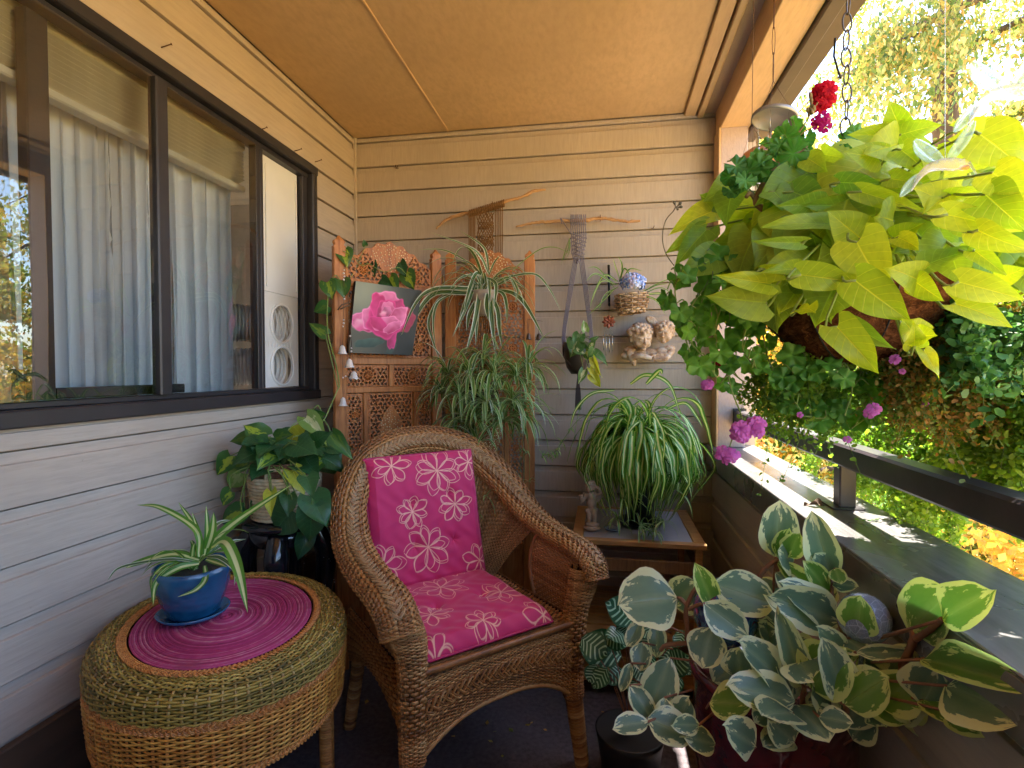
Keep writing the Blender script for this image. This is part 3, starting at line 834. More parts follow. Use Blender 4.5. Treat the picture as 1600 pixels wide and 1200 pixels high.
def Srim(s, t):
    """flattened tube round the rim line; t goes once round"""
    C = _it(rimc, s); N = _it(rimn, s); e = .006
    T = _it(rimc, np.clip(s+e, 0, 1)) - _it(rimc, np.clip(s-e, 0, 1)); T /= np.linalg.norm(T, axis=-1, keepdims=True)
    N = N - T * (N*T).sum(-1, keepdims=True); N /= np.linalg.norm(N, axis=-1, keepdims=True)
    B = np.cross(N, T)
    a = 2*PI*t
    w = .060 - .008*np.cos(s*2*PI)**4; h = .026
    return C + B * (w*np.cos(a))[..., None] + N * (h*np.sin(a))[..., None]
mb = MB(); weave(mb, Srim, 26, 170, .0026, .0020, False, 3, 0, 0, sgn=-1, stake_r=.0022, fill=.52)
g, h = np.meshgrid(np.linspace(0, 1, 120), np.linspace(0, 1, 16)); P, N, T = surf_frames(Srim, g, h)
mb.grid(P + N*.004, mi=1)
for e in (0, 219):   # closed ends of the roll
    c = rimc[e]; ring = Srim(np.full(20, e/219.), np.linspace(0, 1, 20, endpoint=False))
    for k in range(6):
        f = 1 - k/6.5; mb.tube(c + (ring-c)*f, .0035, 5, closed=True, mi=0)
mb.obj('rolled_rim', [m_wick, m_wick_in], chair)
mb = MB()
sl_ = np.linspace(.045, .955, 330); C = Srim(sl_, np.full(330, .25)); P, N, T = surf_frames(Srim, sl_, np.full(330, .25))
braid(mb, C - N*0 + rimn[(sl_*219).astype(int)]*.002, rimn[(sl_*219).astype(int)], .034, .0030, .075, per=2, strandsn=4)
mb.obj('rim_braid', wicker_mat('pale wicker braid', [(.18,.085,.03), (.32,.17,.07), (.42,.25,.11)]), chair)
# front posts: thick woven columns that run down to wrapped feet
for sx in (-1, 1):
    ctr = catmull([(sx*.326, -.282, .552), (sx*.302, -.298, .49), (sx*.285, -.285, .40), (sx*.280, -.275, .22), (sx*.282, -.280, .13)], 60)
    def Scol(s, t, ctr=ctr):
        x = np.clip(t, 0, 1)*59; C = np.stack([np.interp(x, np.arange(60), ctr[:, k]) for k in range(3)], -1)
        wx = np.interp(t, [0, .2, .45, 1], [.055, .050, .040, .034]); wy = np.interp(t, [0, .2, 1], [.040, .038, .030])
        a = 2*PI*s
        return C + np.stack([wx*np.cos(a), wy*np.sin(a), 0*a], -1)
    mb = MB(); weave(mb, Scol, 64, 18, .0026, .0022, True, 4, 0, 0, sgn=-1, stake_r=.0026, back=1)
    mb.obj('front_post', [m_wick, m_wick_in], chair)
    wrapped_leg('leg', (sx*.282, -.280, .135), (sx*.300, -.305, FLOOR), .026, .019, m_wick_hl if False else m_wick, chair, 26)
    wrapped_leg('leg', (sx*.250, .235, .30), (sx*.285, .300, FLOOR), .020, .017, m_wick, chair, 36)
    # inner arm panel, from the arm down to the seat; open behind it
    def Sarm(s, t, sx=sx):
        y = -.275 + (.215 + .04*np.sin(np.clip(t, 0, 1)*PI*.9)) * s
        z = .385 + (.595 + .02*s - .385) * t
        return np.stack([sx*(.285 + .030*t*t + .0*y), y, z], -1)
    mb = MB(); weave(mb, Sarm, 30, 17, .0022, .0021, False, 4, 0, 0, sgn=-sx, stake_r=.0022, back=1)
    weave(mb, lambda s, t, sx=sx: Sarm(s, t) + np.array([sx*.012, 0, 0]), 30, 17, .0022, .0021, False, 4, 0, 0, sgn=sx, stake_r=0)
    e = Sarm(np.ones(30), np.linspace(0, 1, 30)); mb.tube(e, .009, 7); mb.obj('arm_panel', [wicker_mat('warm wicker', [(.20,.09,.035), (.36,.17,.06), (.44,.24,.10)]), m_wick_in], chair)
    # side apron
    def Sside(s, t, sx=sx):
        y = -.27 + .50*s; zb = .185 + .07*np.sin(np.clip(s, 0, 1)*PI)
        return np.stack([sx*(.300 - .0*y + .008*np.sin(t*PI)), y, zb + (.375-zb)*t], -1)
    mb = MB(); weave(mb, Sside, 24, 36, .0024, .0022, False, 4, 0, 0, sgn=sx, stake_r=.0024, back=1); mb.obj('side_apron', [m_wick, m_wick_in], chair)
# back panel
def Sback(s, t):
    a = (s - .5) * 2
    r = .5 + a*.285
    top = _it(rimc, r); nn = _it(rimn, r)
    top = top + nn*.0 + np.stack([-.02*a, -.012 + 0*a, -.02*(1-abs(a))], -1)
    bot = np.stack([.255*a, .235 - .05*a*a, .37 + 0*a], -1)
    f = np.clip(t, -.1, 1.1)[..., None]
    P = bot*(1-f) + top*f
    P[..., 1] += .015*np.sin(np.clip(t, 0, 1)*PI) 
    return P
mb = MB(); weave(mb, lambda s, t: Sback(t, s), 92, 44, .0022, .0022, False, 4, 0, 0, sgn=-1, stake_r=.0022, back=1)
mb.obj('back_panel', [wicker_mat('honey wicker', [(.20,.10,.035), (.33,.18,.065), (.42,.25,.10)]), m_wick_in], chair)
# front apron with a plaited band, arch below
def Sapr(s, t):
    x = -.255 + .51*s; u = (x/.255)
    zb = .150 + .085*(1 - np.abs(u)**2.6)
    z = zb + (.385 - zb)*t
    return np.stack([x, -.292 - .012*np.sin(np.clip(t, 0, 1)*PI) - .004*(1-u*u), z], -1)
mb = MB(); weave(mb, Sapr, 14, 44, .0024, .0024, False, 4, 0, 0, sgn=1, stake_r=.0026, back=1, t0=0, t1=.42)
weave(mb, Sapr, 12, 44, .0024, .0024, False, 4, 0, 0, sgn=1, stake_r=.0026, back=1, t0=.66, t1=1)
s = np.linspace(0, 1, 120); P = Sapr(s, np.full(120, 0.0)); mb.tube(P, .0085, 7)
mb.obj('front_apron', [m_wick, m_wick_in], chair)
mb = MB(); P, N, T = surf_frames(Sapr, s, np.full(120, .54)); N = N if N[0][1] < 0 else -N
braid(mb, P, N, .040, .0032, .085, per=2, strandsn=4); g, h = np.meshgrid(np.linspace(0, 1, 40), np.linspace(.42, .66, 4)); mb.grid(Sapr(g, h) + np.array([0, .008, 0]), mi=1)
mb.obj('apron_braid', [m_wick, m_wick_in], chair)
# seat
def Sseat(s, t):
    x = -.262 + .524*s; y = -.30 + .54*t
    return np.stack([x, y, .392 - .02*np.exp(-((t)/.04)**2) + 0*x], -1)
mb = MB(); weave(mb, Sseat, 60, 40, .0022, .0022, False, 3, 0, 0, sgn=1, stake_r=.0022, back=1)
mb.tube([(x, -.300, .382) for x in np.linspace(-.262, .262, 30)], .011, 8); mb.obj('woven_seat', [m_wick, m_wick_in], chair)

# ---- pink cushion with line-drawn flowers (a flat print)
FL = []   # (u, v, radius, petals, rot) in the pad's own metres, u across, v from the front edge back and up the backrest
pads_rng = random.Random(21)
def flower_print(Uc, Vc, flowers):
    """mask 0..1 of hand drawn petal outlines at coordinates Uc,Vc"""
    M = np.zeros_like(Uc)
    for (u0, v0, rad, npet, rot) in flowers:
        dx, dy = Uc-u0, Vc-v0
        rr = np.hypot(dx, dy); near = rr < rad*1.3
        if not near.any(): continue
        npet2 = max(7, npet-2); rad_ = rad*1.02
        for k in range(npet2):
            for lay in range(2):
                a = rot + 2*PI*k/npet2 + pads_rng.uniform(-.11, .11); L = rad_*pads_rng.uniform(.72, 1.06); W = L*pads_rng.uniform(.19, .29)
                px = dx*math.cos(a) + dy*math.sin(a); py = -dx*math.sin(a) + dy*math.cos(a)
                x = np.clip(px/L, 1e-4, 1-1e-4)
                w = W * np.sin(PI * x**1.5) ** .75
                d = np.abs(np.abs(py) - w)
                lw_ = .0008 + .0005*x
                sl = 1 + 1.2*np.abs(np.cos(PI*x**1.5))*W/L
                inside = (px > 0) & (px < L*1.0)
                m = np.clip(1.5 - d/(lw_*sl), 0, 1) * inside
                M = np.maximum(M, m * near)
    return M
def cushmat():
    t = NT('pink printed cushion cloth')
    a = t.n('VertexColor', _layer_name='print'); v = t.coord('Object')
    n = t.noise(v, 350, 2)
    return t.bsdf(a.outputs['Color'], .62, 0, t.bump(n, .12, .0006), .35, Sheen__Weight=.25)
m_cush = cushmat()
PINK = np.array([.58, .018, .115]); LINE = np.array([.88, .46, .33])
def pad(name, mapf, nu, nv, W, Hh, flowers, thick, tufts, parent):
    """mapf(u,v,h) -> local point; closed pillow of two skins"""
    u = np.linspace(0, 1, nu); v = np.linspace(0, 1, nv); Ug, Vg = np.meshgrid(u, v)
    def h(Ug, Vg):
        ex = np.minimum(Ug, 1-Ug)*W; ey = np.minimum(Vg, 1-Vg)*Hh; 
        e = np.clip(ex/.028, 0, 1)**.45 * np.clip(ey/.028, 0, 1)**.45
        r = thick * e * (.86 + .10*np.sin(Ug*PI)*np.sin(Vg*PI))
        for (tu, tv) in tufts:
            d = np.hypot((Ug-tu)*W, (Vg-tv)*Hh); r = r - thick*.62*np.exp(-(d/.020)**1.3) - thick*.10*np.exp(-(d/.06)**2)
            an = np.arctan2(Vg-tv, Ug-tu); r = r - thick*.05*np.cos(an*5)*np.exp(-(d/.035)**2)
        r = r + .0016*np.sin(Ug*37+np.sin(Vg*19)*2)*np.sin(Vg*23+Ug*8) + .0022*np.sin(Vg*11+3*np.sin(Ug*5))*np.sin(Ug*9+Vg*4) + .0012*np.sin((Ug*1.3+Vg)*31+4*np.sin(Vg*6))*np.exp(-((Vg-.08)/.15)**2)
        return r
    mb = MB(); hh = h(Ug, Vg)
    top = mapf(Ug, Vg, hh); bot = mapf(Ug[::6, ::6], Vg[::6, ::6], -hh[::6, ::6]*.35)
    mb.grid(top); mb.grid(bot, flip=True)
    me = mb.mesh(name, m_cush, True)
    M = flower_print(Ug*W, Vg*Hh, flowers)
    rgb = PINK[None, None]*(1-M[..., None]) + LINE[None, None]*M[..., None]
    full = np.concatenate([rgb.reshape(-1, 3), np.tile(PINK, (bot.shape[0]*bot.shape[1], 1))])
    vcol(me, 'print', full)
    o = link(name, me, parent)
    # piping round the edge
    E = [(a, 0.) for a in np.linspace(0, 1, 60)] + [(1., b) for b in np.linspace(0, 1, 60)[1:]] + [(a, 1.) for a in np.linspace(1, 0, 60)[1:]] + [(0., b) for b in np.linspace(1, 0, 60)[1:-1]]
    E = np.array(E); P = mapf(E[:, 0], E[:, 1], np.zeros(len(E)))
    mp = MB(); mp.tube(P, .0042, 7, closed=True)
    return o, mp
cu = thing('seat_cushion', 'bright pink seat and back cushion printed with outlined flowers on the wicker armchair', 'cushion', CH, None, CTH, True)
X0, X1 = -.238, .190
def map_seat(u, v, h):
    y = -.285 + .44*v; x = X0 + (X1-X0)*u
    sag = .020*np.clip(1-v/.10, 0, 1)**2
    return np.stack([x + 0*y, y, .420 + h - sag + .006*np.sin(u*PI)*0], -1)
def map_back(u, v, h):
    x = X0 - .002 + (X1-X0+.004)*u
    y0 = .140 + .115*v**.9; z0 = .425 + .455*v
    return np.stack([x, y0 - h*.97, z0 + h*.22], -1)
m_pipe = simple('pink piping', (.42,.012,.09), .6)
fs = [(.20,.335,.10,9,.2),(.085,.165,.075,9,.8),(.355,.19,.085,9,0),(.03,.36,.085,8,.4),(.20,.045,.06,8,.5),(.40,.01,.07,8,.1),(.02,-.005,.06,8,0),(.30,.44,.05,8,0)]
fb = [(.20,.135,.090,10,.1),(.03,.10,.085,8,0),(.155,.27,.062,10,.5),(.325,.275,.075,10,.2),(.265,.41,.10,10,.4),(.09,.445,.075,9,.9),(.40,.05,.07,9,0),(.40,.43,.07,9,.2)]
o, mp = pad('seat_pad', map_seat, 300, 320, X1-X0, .44, fs, .030, [(.30,.5),(.70,.5)], cu); mp.obj('piping', m_pipe, o)
o, mp = pad('back_pad', map_back, 300, 330, X1-X0, .48, fb, .028, [(.36,.62),(.72,.66),(.36,.3),(.72,.3)], cu); mp.obj('piping', m_pipe, o)
# ================================================================== carved folding screen
def woodmat(name, a, b, c, rough=.5, st=(14, 14, 1.2)):
    t = NT(name); v = t.coord('Object', st); n = t.noise(v, 6, 6, .65, .6); n2 = t.noise(t.coord('Object'), 9, 3)
    f = t.math('ADD', t.math('MULTIPLY', n, .75), t.math('MULTIPLY', n2, .3))
    cc = t.ramp(f, [(.32, a), (.50, b), (.70, c)])
    return t.bsdf(cc, rough, 0, t.bump(n, .35, .001), .4)
m_scr = woodmat('carved sheesham wood', (.16,.045,.011), (.37,.125,.033), (.50,.21,.07))
m_scr_post = woodmat('screen post wood', (.18,.05,.013), (.41,.15,.04), (.54,.24,.08))
m_bone = simple('bone inlay', (.75,.62,.40), .35, 0, .1)

def tear(X, Y, cx, cy, a, L, W):
    dx, dy = X-cx, Y-cy
    u = (dx*math.cos(a) + dy*math.sin(a))/L; w = (-dx*math.sin(a) + dy*math.cos(a))/W
    return (u*u + (w/(1.15 - .6*u))**2) < .25
def fret(W, H, ros=(), solid=None, outline=None, cell=.0026, seed=0, edge=.010, sp=.021):
    """returns (mask, relief) rasters of a pierced board"""
    nx, ny = int(W/cell), int(H/cell)
    X, Y = np.meshgrid((np.arange(nx)+.5)*cell, (np.arange(ny)+.5)*cell)
    pr = random.Random(seed)
    hole = np.zeros_like(X, bool); relief = np.zeros_like(X); taken = np.zeros_like(X, bool)
    for (cx, cy, Rr, k) in ros:
        rr = np.hypot(X-cx, Y-cy); an = np.arctan2(Y-cy, X-cx); inside = rr < Rr
        taken |= rr < Rr*1.04
        relief = np.where(inside, .0020*np.cos(an*k)*(rr < Rr*.55)*np.sin(np.clip(rr/(Rr*.55), 0, 1)*PI) + .0015*np.cos(rr/Rr*18), relief)
        for q in range(k):
            a = 2*PI*(q+.5)/k
            hole |= tear(X, Y, cx + Rr*.80*math.cos(a), cy + Rr*.80*math.sin(a), a + PI/2 + .35, Rr*2*PI*.80/k*.72, Rr*.27)
        if Rr > .034:
            for q in range(k):
                a = 2*PI*q/k; hole |= tear(X, Y, cx + Rr*.42*math.cos(a), cy + Rr*.42*math.sin(a), a, Rr*.26, Rr*.11)
    sm = solid(X, Y) if solid is not None else np.zeros_like(hole)
    om = outline(X, Y) if outline is not None else np.ones_like(hole)
    row = 0; y = edge + .004
    while y < H - edge:
        x = edge + .004 + (row % 2)*sp*.5
        while x < W - edge:
            i, j = min(ny-1, int(y/cell)), min(nx-1, int(x/cell))
            ok = not taken[i, j] and not sm[i, j] and om[i, j]
            if ok:
                a = math.sin(x*70)*1.4 + math.cos(y*60)*1.4 + (PI*.5 if (row % 2) else -.3) + pr.uniform(-.3, .3)
                hh = tear(X, Y, x, y, a, sp*.86, sp*.42)
                hh |= tear(X, Y, x + .33*sp*math.cos(a+1.9), y + .33*sp*math.sin(a+1.9), a + 1.2, sp*.5, sp*.24)
                hole |= hh & ~taken & ~sm
            x += sp
        y += sp*.84; row += 1
    e = (X < edge) | (X > W-edge) | (Y < edge) | (Y > H-edge)
    if outline is not None: e &= False; e |= (X < edge) | (X > W-edge) | (Y < edge) | (om & ~outline(X, Y + edge*1.3))
    relief = relief + .0011*np.sin(X*260 + 2*np.sin(Y*120))*np.sin(Y*240+1.5*np.sin(X*110))*(~taken)
    return (~hole | e | sm) & om, np.where(sm, 0, relief), cell
def fretmesh(name, F, th, P0, du, nrm, mat, parent):
    """board from a raster: P0 lower corner, du unit vector across, z up, nrm outwards"""
    m, rel, c = F; ny, nx = m.shape
    idx = -np.ones((ny+1, nx+1), int)
    I, J = np.nonzero(m)
    corners = set()
    need = np.zeros((ny+1, nx+1), bool)
    for a, b in ((0,0),(0,1),(1,0),(1,1)): need[I+a, J+b] = True
    ii, jj = np.nonzero(need); idx[ii, jj] = np.arange(len(ii)); n = len(ii)
    rp = np.zeros((ny+1, nx+1)); rp[:-1, :-1] += rel; 
    base = np.array(P0)[None] + jj[:, None]*c*np.array(du)[None] + ii[:, None]*c*np.array([0, 0, 1.])[None]
    nr = np.array(nrm)
    Vf = base + nr*(th/2) + nr[None]*rp[ii, jj][:, None]; Vb = base - nr*(th/2)
    F_ = np.stack([idx[I, J], idx[I, J+1], idx[I+1, J+1], idx[I+1, J]], 1)
    faces = F_.tolist() + (F_[:, ::-1] + n).tolist()
    mp = np.pad(m, 1)
    for di, dj, (a, b), (c2, d) in ((0, -1, (0,0), (1,0)), (0, 1, (1,1), (0,1)), (-1, 0, (0,1), (0,0)), (1, 0, (1,0), (1,1))):
        bd = m & ~mp[1+di:1+di+ny, 1+dj:1+dj+nx]; bi, bj = np.nonzero(bd)
        p, q = idx[bi+a, bj+b], idx[bi+c2, bj+d]
        faces += np.stack([p, q, q+n, p+n], 1).tolist()
    mb = MB(); mb.add(np.concatenate([Vf, Vb]), [tuple(f) for f in faces])
    return mb.obj(name, mat, parent, False)
SCREEN = thing('folding_screen', 'carved wooden folding screen with pierced panels standing in the corner', 'screen', (-.8, 2.45, FLOOR))
def screen_leaf(A, B, side):
    A = np.array(A, float); B = np.array(B, float); d = B - A; L = np.linalg.norm(d); du = np.array([d[0]/L, d[1]/L, 0]); nr = np.array([du[1], -du[0], 0])
    def P(u, z): return np.array([A[0], A[1], 0]) + du*u + np.array([0, 0, z])
    def barM(u0, u1, z0, z1, th, mat, name, ch=.003):
        mb = MB(); M = Matrix(((du[0], nr[0], 0, A[0]), (du[1], nr[1], 0, A[1]), (0, 0, 1, 0), (0, 0, 0, 1)))
        mb.bbox((u0, -th/2, z0), (u1, th/2, z1), ch, M=M); mb.obj(name, mat, SCREEN, False)
    PW = .052
    for u0 in (0, L-PW):
        mb = MB(); M = Matrix(((du[0], nr[0], 0, A[0]), (du[1], nr[1], 0, A[1]), (0, 0, 1, 0), (0, 0, 0, 1)))
        mb.bbox((u0, -.014, FLOOR), (u0+PW, .014, 1.715), .003, M=M)
        c = u0 + PW/2     # turned finial
        Pf = [(PW*.5, 1.715), (PW*.5, 1.722), (PW*.34, 1.728), (PW*.44, 1.738), (PW*.42, 1.746), (PW*.18, 1.756), (.003, 1.768)]
        V = []; 
        for w, z in Pf:
            for s1, s2 in ((-1,-1),(1,-1),(1,1),(-1,1)): V.append(M @ Vector((c + s1*w, s2*min(.013, w), z)))
        F = [(4*i+j, 4*i+(j+1)%4, 4*i+4+(j+1)%4, 4*i+4+j) for i in range(len(Pf)-1) for j in range(4)] + [(3,2,1,0)]
        mb.add([tuple(v) for v in V], F); mb.obj('post', m_scr_post, SCREEN, False)
    u0, u1 = PW+.001, L-PW-.001; W = u1-u0; mid = (u0+u1)/2
    for z0, z1 in ((1.556, 1.582), (1.222, 1.252), (1.098, 1.124), (.330, .360), (-.03, 0.0)): barM(u0, u1, z0, z1, .022, m_scr_post, 'rail')
    # arched crest
    def outl(X, Y):
        x = (X - W/2)/(W/2); top = .088 + .095*np.cos(np.clip(x, -1, 1)*PI*.5)**1.3 + .006*np.cos(x*22)
        return Y < top
    def sol(X, Y):
        x = (X-W/2)/(W*.26); y = (Y - .158)/.05
        return ((np.abs(x)**1.6 + np.abs((Y-.13)/.075)**1.4 < 1) | ((x*x + ((Y-.14)/.042)**2) < 1)) & (np.abs(X-W/2) < W*.27*np.clip((Y-.045)/.07, 0, 1))
    Fm = fret(W, .19, [(W*.19, .052, .036, 8), (W*.81, .052, .036, 8), (W*.5, .03, .022, 6)], sol, outl, seed=1)
    fretmesh('crest_panel', Fm, .012, P(u0, 1.583), du, nr, m_scr, SCREEN)
    # bone dots laid into the solid shapes
    dots = []
    pr = random.Random(4)
    for k in range(900):
        x, y = pr.uniform(0, W), pr.uniform(.03, .185)
        if sol(np.array(x), np.array(y)) and outl(np.array(x), np.array(y+.008)) and all((x-a)**2 + (y-b)**2 > .0088**2 for a, b in dots): dots.append((x, y))
    mb = MB()
    for x, y in dots: mb.sphere(P(u0+x, 1.583+y) + nr*.0065, .0030*pr.uniform(.7, 1.25), 6, 4)
    mb.obj('inlay_dots', m_bone, SCREEN, kind='stuff')
    # lattice field behind the canvas
    Fm = fret(W, .302, [(W*.5, .151, .062, 12), (W*.16, .05, .034, 8), (W*.84, .05, .034, 8), (W*.16, .25, .034, 8), (W*.84, .25, .034, 8)], seed=2)
    fretmesh('lattice_panel', Fm, .010, P(u0, 1.253), du, nr, m_scr, SCREEN)
    # row of two squares
    barM(mid-.011, mid+.011, 1.125, 1.221, .020, m_scr_post, 'stile')
    hw = W/2 - .012
    Fm = fret(hw, .095, [(hw/2, .0475, .040, 12)], seed=3, edge=.006, sp=.019)
    for ua in (u0, mid+.012): fretmesh('square_panel', Fm, .010, P(ua, 1.1255), du, nr, m_scr, SCREEN)
    # tall panels
    nwid = .072; 
    for uu in (u0+nwid+.001, u1-nwid-.023): barM(uu, uu+.022, .361, 1.097, .020, m_scr_post, 'stile')
    cw = W - 2*nwid - .048
    Fn = fret(nwid, .735, [(nwid/2, .09+.185*k, .028, 8) for k in range(4)], seed=5, edge=.007, sp=.019)
    for ua in (u0, u1-nwid): fretmesh('side_panel', Fn, .010, P(ua, .3615), du, nr, m_scr, SCREEN)
    def sol2(X, Y):
        y = (Y - .50)/.17; x = (X - cw/2)
        w = .052*np.clip(np.sin(np.clip((1-y)*.5, 0, 1)**.62*PI), 0, 1)
        return (np.abs(x) < w) & (np.abs(y) < 1)
    Fc = fret(cw, .735, [(cw/2, .10, .05, 10), (cw/2, .23, .036, 8)], sol2, seed=6)
    fretmesh('centre_panel', Fc, .010, P(u0+nwid+.024, .3615), du, nr, m_scr, SCREEN)
    dots = []
    for k in range(1500):
        x, y = pr.uniform(0, cw), pr.uniform(.3, .7)
        if sol2(np.array(x), np.array(y)) and all((x-a)**2 + (y-b)**2 > .0082**2 for a, b in dots): dots.append((x, y))
    mb = MB()
    for x, y in dots: mb.sphere(P(u0+nwid+.024+x, .3615+y) + nr*.0055, .0027*pr.uniform(.7, 1.25), 6, 4)
    mb.obj('inlay_dots', m_bone, SCREEN, kind='stuff')
    barM(u0, u1, .001, .329, .008, m_scr, 'plain_panel')
    return A, du, nr, L
LA, LDU, LNR, LL = screen_leaf((-1.128, 2.110), (-.772, 2.480), 0)
RA, RDU, RNR, RL = screen_leaf((-.752, 2.495), (-.325, 2.555), 1)
mb = MB()
m_hinge = simple('brass hinge', (.35,.22,.08), .4, .9)
for z in (.3, 1.0, 1.6):
    mb = MB(); mb.tube([(-.758, 2.478, z), (-.758, 2.478, z+.05)], .005, 8); mb.obj('hinge', m_hinge, SCREEN)

# ---- rose canvas leaning on the screen
def rose_rgb(n):
    X, Y = np.meshgrid(np.linspace(0, 1, n), np.linspace(0, 1, n))
    def sm(a, b, x): t = np.clip((x-a)/(b-a), 0, 1); return t*t*(3-2*t)
    nz = lambda x, y, s: np.sin(x*s+1.3*np.sin(y*s*.7))*np.cos(y*s*.9+np.cos(x*s*.6))
    bgc = np.array(col('565548'))[None, None]*(1.0 + .3*nz(X, Y, 5)[..., None]); bgc = bgc*(1-sm(.0, .75, X)[..., None]*.72) + np.array(col('7d8473'))[None, None]*(.85*sm(.7, 0., np.hypot(X-.12, Y-.85)))[..., None]
    im = bgc.copy()
    def blend(mask, c):
        nonlocal im; im = im*(1-mask[..., None]) + (c if getattr(c, 'ndim', 1) == 3 else np.array(c)[None, None])*mask[..., None]
    def ell(cx, cy, rx, ry, rot, dark, light, k=1.0, edge=.04, dirx=0, diry=1):
        a = math.radians(rot); dx, dy = X-cx, Y-cy; u = (dx*math.cos(a)+dy*math.sin(a))/rx; v = (-dx*math.sin(a)+dy*math.cos(a))/ry
        wob = 1 + .07*np.sin(np.arctan2(v, u)*5+cx*30) + .04*np.sin(np.arctan2(v, u)*9+cy*40)
        r = np.hypot(u, v)/wob; m = sm(1, 1-edge*2, r)
        sh = np.clip(.5 + .5*(u*dirx + v*diry), 0, 1); rim = sm(.80, .97, r)*.9
        t = np.clip(sh*.75 + rim*.7 + .10*nz(X, Y, 40), 0, 1)[..., None]
        blend(m*k, np.array(dark)[None, None]*(1-t) + np.array(light)[None, None]*t)
    D, P_, Lt, W = col('a80f55'), col('e03a90'), col('f58cc4'), col('fbd0e4'); DD = col('7a0a38')
    # stem and leaves
    ell(.28, .15, .25, .075, 8, col('1f3a34'), col('48665c'), .9, .12)
    ell(.64, .10, .07, .16, -20, col('2c3a33'), col('4c5f55'), .8, .15)
    ell(.62, .28, .085, .22, 5, DD, P_, 1, .06, 1, 0)
    ell(.80, .52, .16, .20, -20, col('8c1440'), col('cf4a6a'), .95, .08, -1, .5)
    ell(.18, .44, .22, .14, -12, D, Lt, 1, .05, 0, 1); ell(.12, .40, .12, .10, 10, P_, W, .8, .2)
    ell(.30, .50, .17, .20, 25, D, Lt, 1, .05, -.5, .8)
    ell(.50, .50, .30, .28, 0, D, P_, 1, .04, 0, .6)
    ell(.47, .74, .24, .19, 0, D, Lt, 1, .05, -.3, 1)
    ell(.38, .66, .13, .24, 20, D, P_, 1, .05, -1, .2)
    ell(.62, .62, .16, .22, -25, DD, P_, 1, .06, 1, .3)
    ell(.50, .62, .17, .19, 0, DD, P_, 1, .06, 0, 1); ell(.51, .66, .11, .12, 10, D, Lt, 1, .08); ell(.50, .63, .075, .08, 0, DD, Lt, 1, .1, .6, .6)
    ell(.45, .58, .07, .055, 30, P_, W, .9, .3)
    ell(.66, .52, .13, .24, -32, D, Lt, 1, .05, 1, .6)
    ell(.52, .44, .22, .12, 12, D, Lt, 1, .05, -.3, 1); ell(.40, .43, .17, .09, -28, D, P_, 1, .05, .2, 1); ell(.62, .40, .16, .08, 30, D, Lt, .95, .06, .3, 1)
    return np.clip(im, 0, 1)
def picmat():
    t = NT('painted canvas'); a = t.n('VertexColor', _layer_name='paint'); v = t.coord('Object')
    return t.bsdf(a.outputs['Color'], .5, 0, t.bump(t.noise(v, 500, 2), .15, .0005), .35)
pn = Vector(LNR); pp = Vector((LA[0], LA[1], 0)) + pn*.048
c4 = [atp(x, y, pp, pn) for x, y in ((545, 551), (644, 555), (659, 454), (556, 439))]   # BL BR TR TL
n = 170; rgb = rose_rgb(n)
s_, t_ = np.meshgrid(np.linspace(0, 1, n), np.linspace(0, 1, n)); A4 = [np.array(c) for c in c4]
G = (A4[0]*((1-s_)*(1-t_))[..., None] + A4[1]*(s_*(1-t_))[..., None] + A4[2]*(s_*t_)[..., None] + A4[3]*((1-s_)*t_)[..., None])
cvs = thing('rose_canvas', 'square canvas picture of a pink rose propped on the carved screen', 'picture', (c4[0]+c4[2])/2)
mb = MB(); mb.grid(G + np.array(pn)*.0005); me = mb.mesh('picture_face', picmat()); vcol(me, 'paint', rgb.reshape(-1, 3)); link('picture_face', me, cvs)
mb = MB(); V = [tuple(c) for c in c4] + [tuple(c - pn*.028) for c in c4]; mb.add(V, [(0,1,2,3),(7,6,5,4),(0,4,5,1),(1,5,6,2),(2,6,7,3),(3,7,4,0)])
mb.obj('stretcher', simple('dark canvas edge', (.030,.022,.020), .7), cvs, False)

# ---- ceramic bells on beaded cords
m_cer = simple('unglazed white ceramic', (.68,.62,.60), .6, 0, .08, 30); m_cord = simple('brown cord', (.13,.075,.04), .8)
m_coppr = simple('copper', (.35,.14,.06), .4, .7)
def bell(mb, c, r, h, flare=False):
    pr = [(.001, h), (r*.18, h), (r*.28, h*.93), (r*.50, h*.80), (r*.62, h*.45), (r*.80, h*.12), (r*1.0, 0), (r*.93, -.001), (r*.72, h*.14), (r*.52, h*.45), (r*.4, h*.75), (.001, h*.85)]
    if flare: jit = lambda V: V + np.stack([0*V[..., 0], 0*V[..., 0], .10*h*np.cos(np.arange(V.shape[1])*2*PI/V.shape[1]*5)[None, :]*np.clip(1-(V[..., 2]-c[2])/h*2, 0, 1)], -1)
    mb.lathe(pr, 22, c, jit=jit if flare else None)
pb = Vector((LA[0], LA[1], 0)) + pn*.05
bs_ = thing('bell_string', 'cords of white beads and ceramic bells hanging at the left of the rose canvas', 'bell chime', atp(538, 420, pb, pn))
TOP = atp(538, 415, pb, pn)
for (px, py, s, fl) in ((535, 553, .021, False), (546, 574, .022, False), (553, 592, .022, True), (536, 634, .019, False)):
    c = atp(px, py, pb + pn*(.02 if px > 540 else 0), pn)
    mb = MB(); bell(mb, tuple(c), s, .036 if not fl else .032, fl); mb.obj('bell', m_cer, bs_)
mb = MB()
for pts in (((538, 415), (537, 470), (536, 520), (535, 545)), ((539, 415), (545, 480), (545, 530), (546, 566)), ((545, 470), (550, 545), (553, 583)), ((535, 553), (536, 600), (536, 624))):
    mb.tube([atp(x, y, pb, pn) for x, y in pts], .0011, 5)
mb.tube([atp(x, y, pb+pn*.01, pn) for x, y in ((528, 484), (534, 476), (545, 473), (548, 477), (540, 479), (532, 483))], .003, 6)
mb.obj('cord', m_cord, bs_)
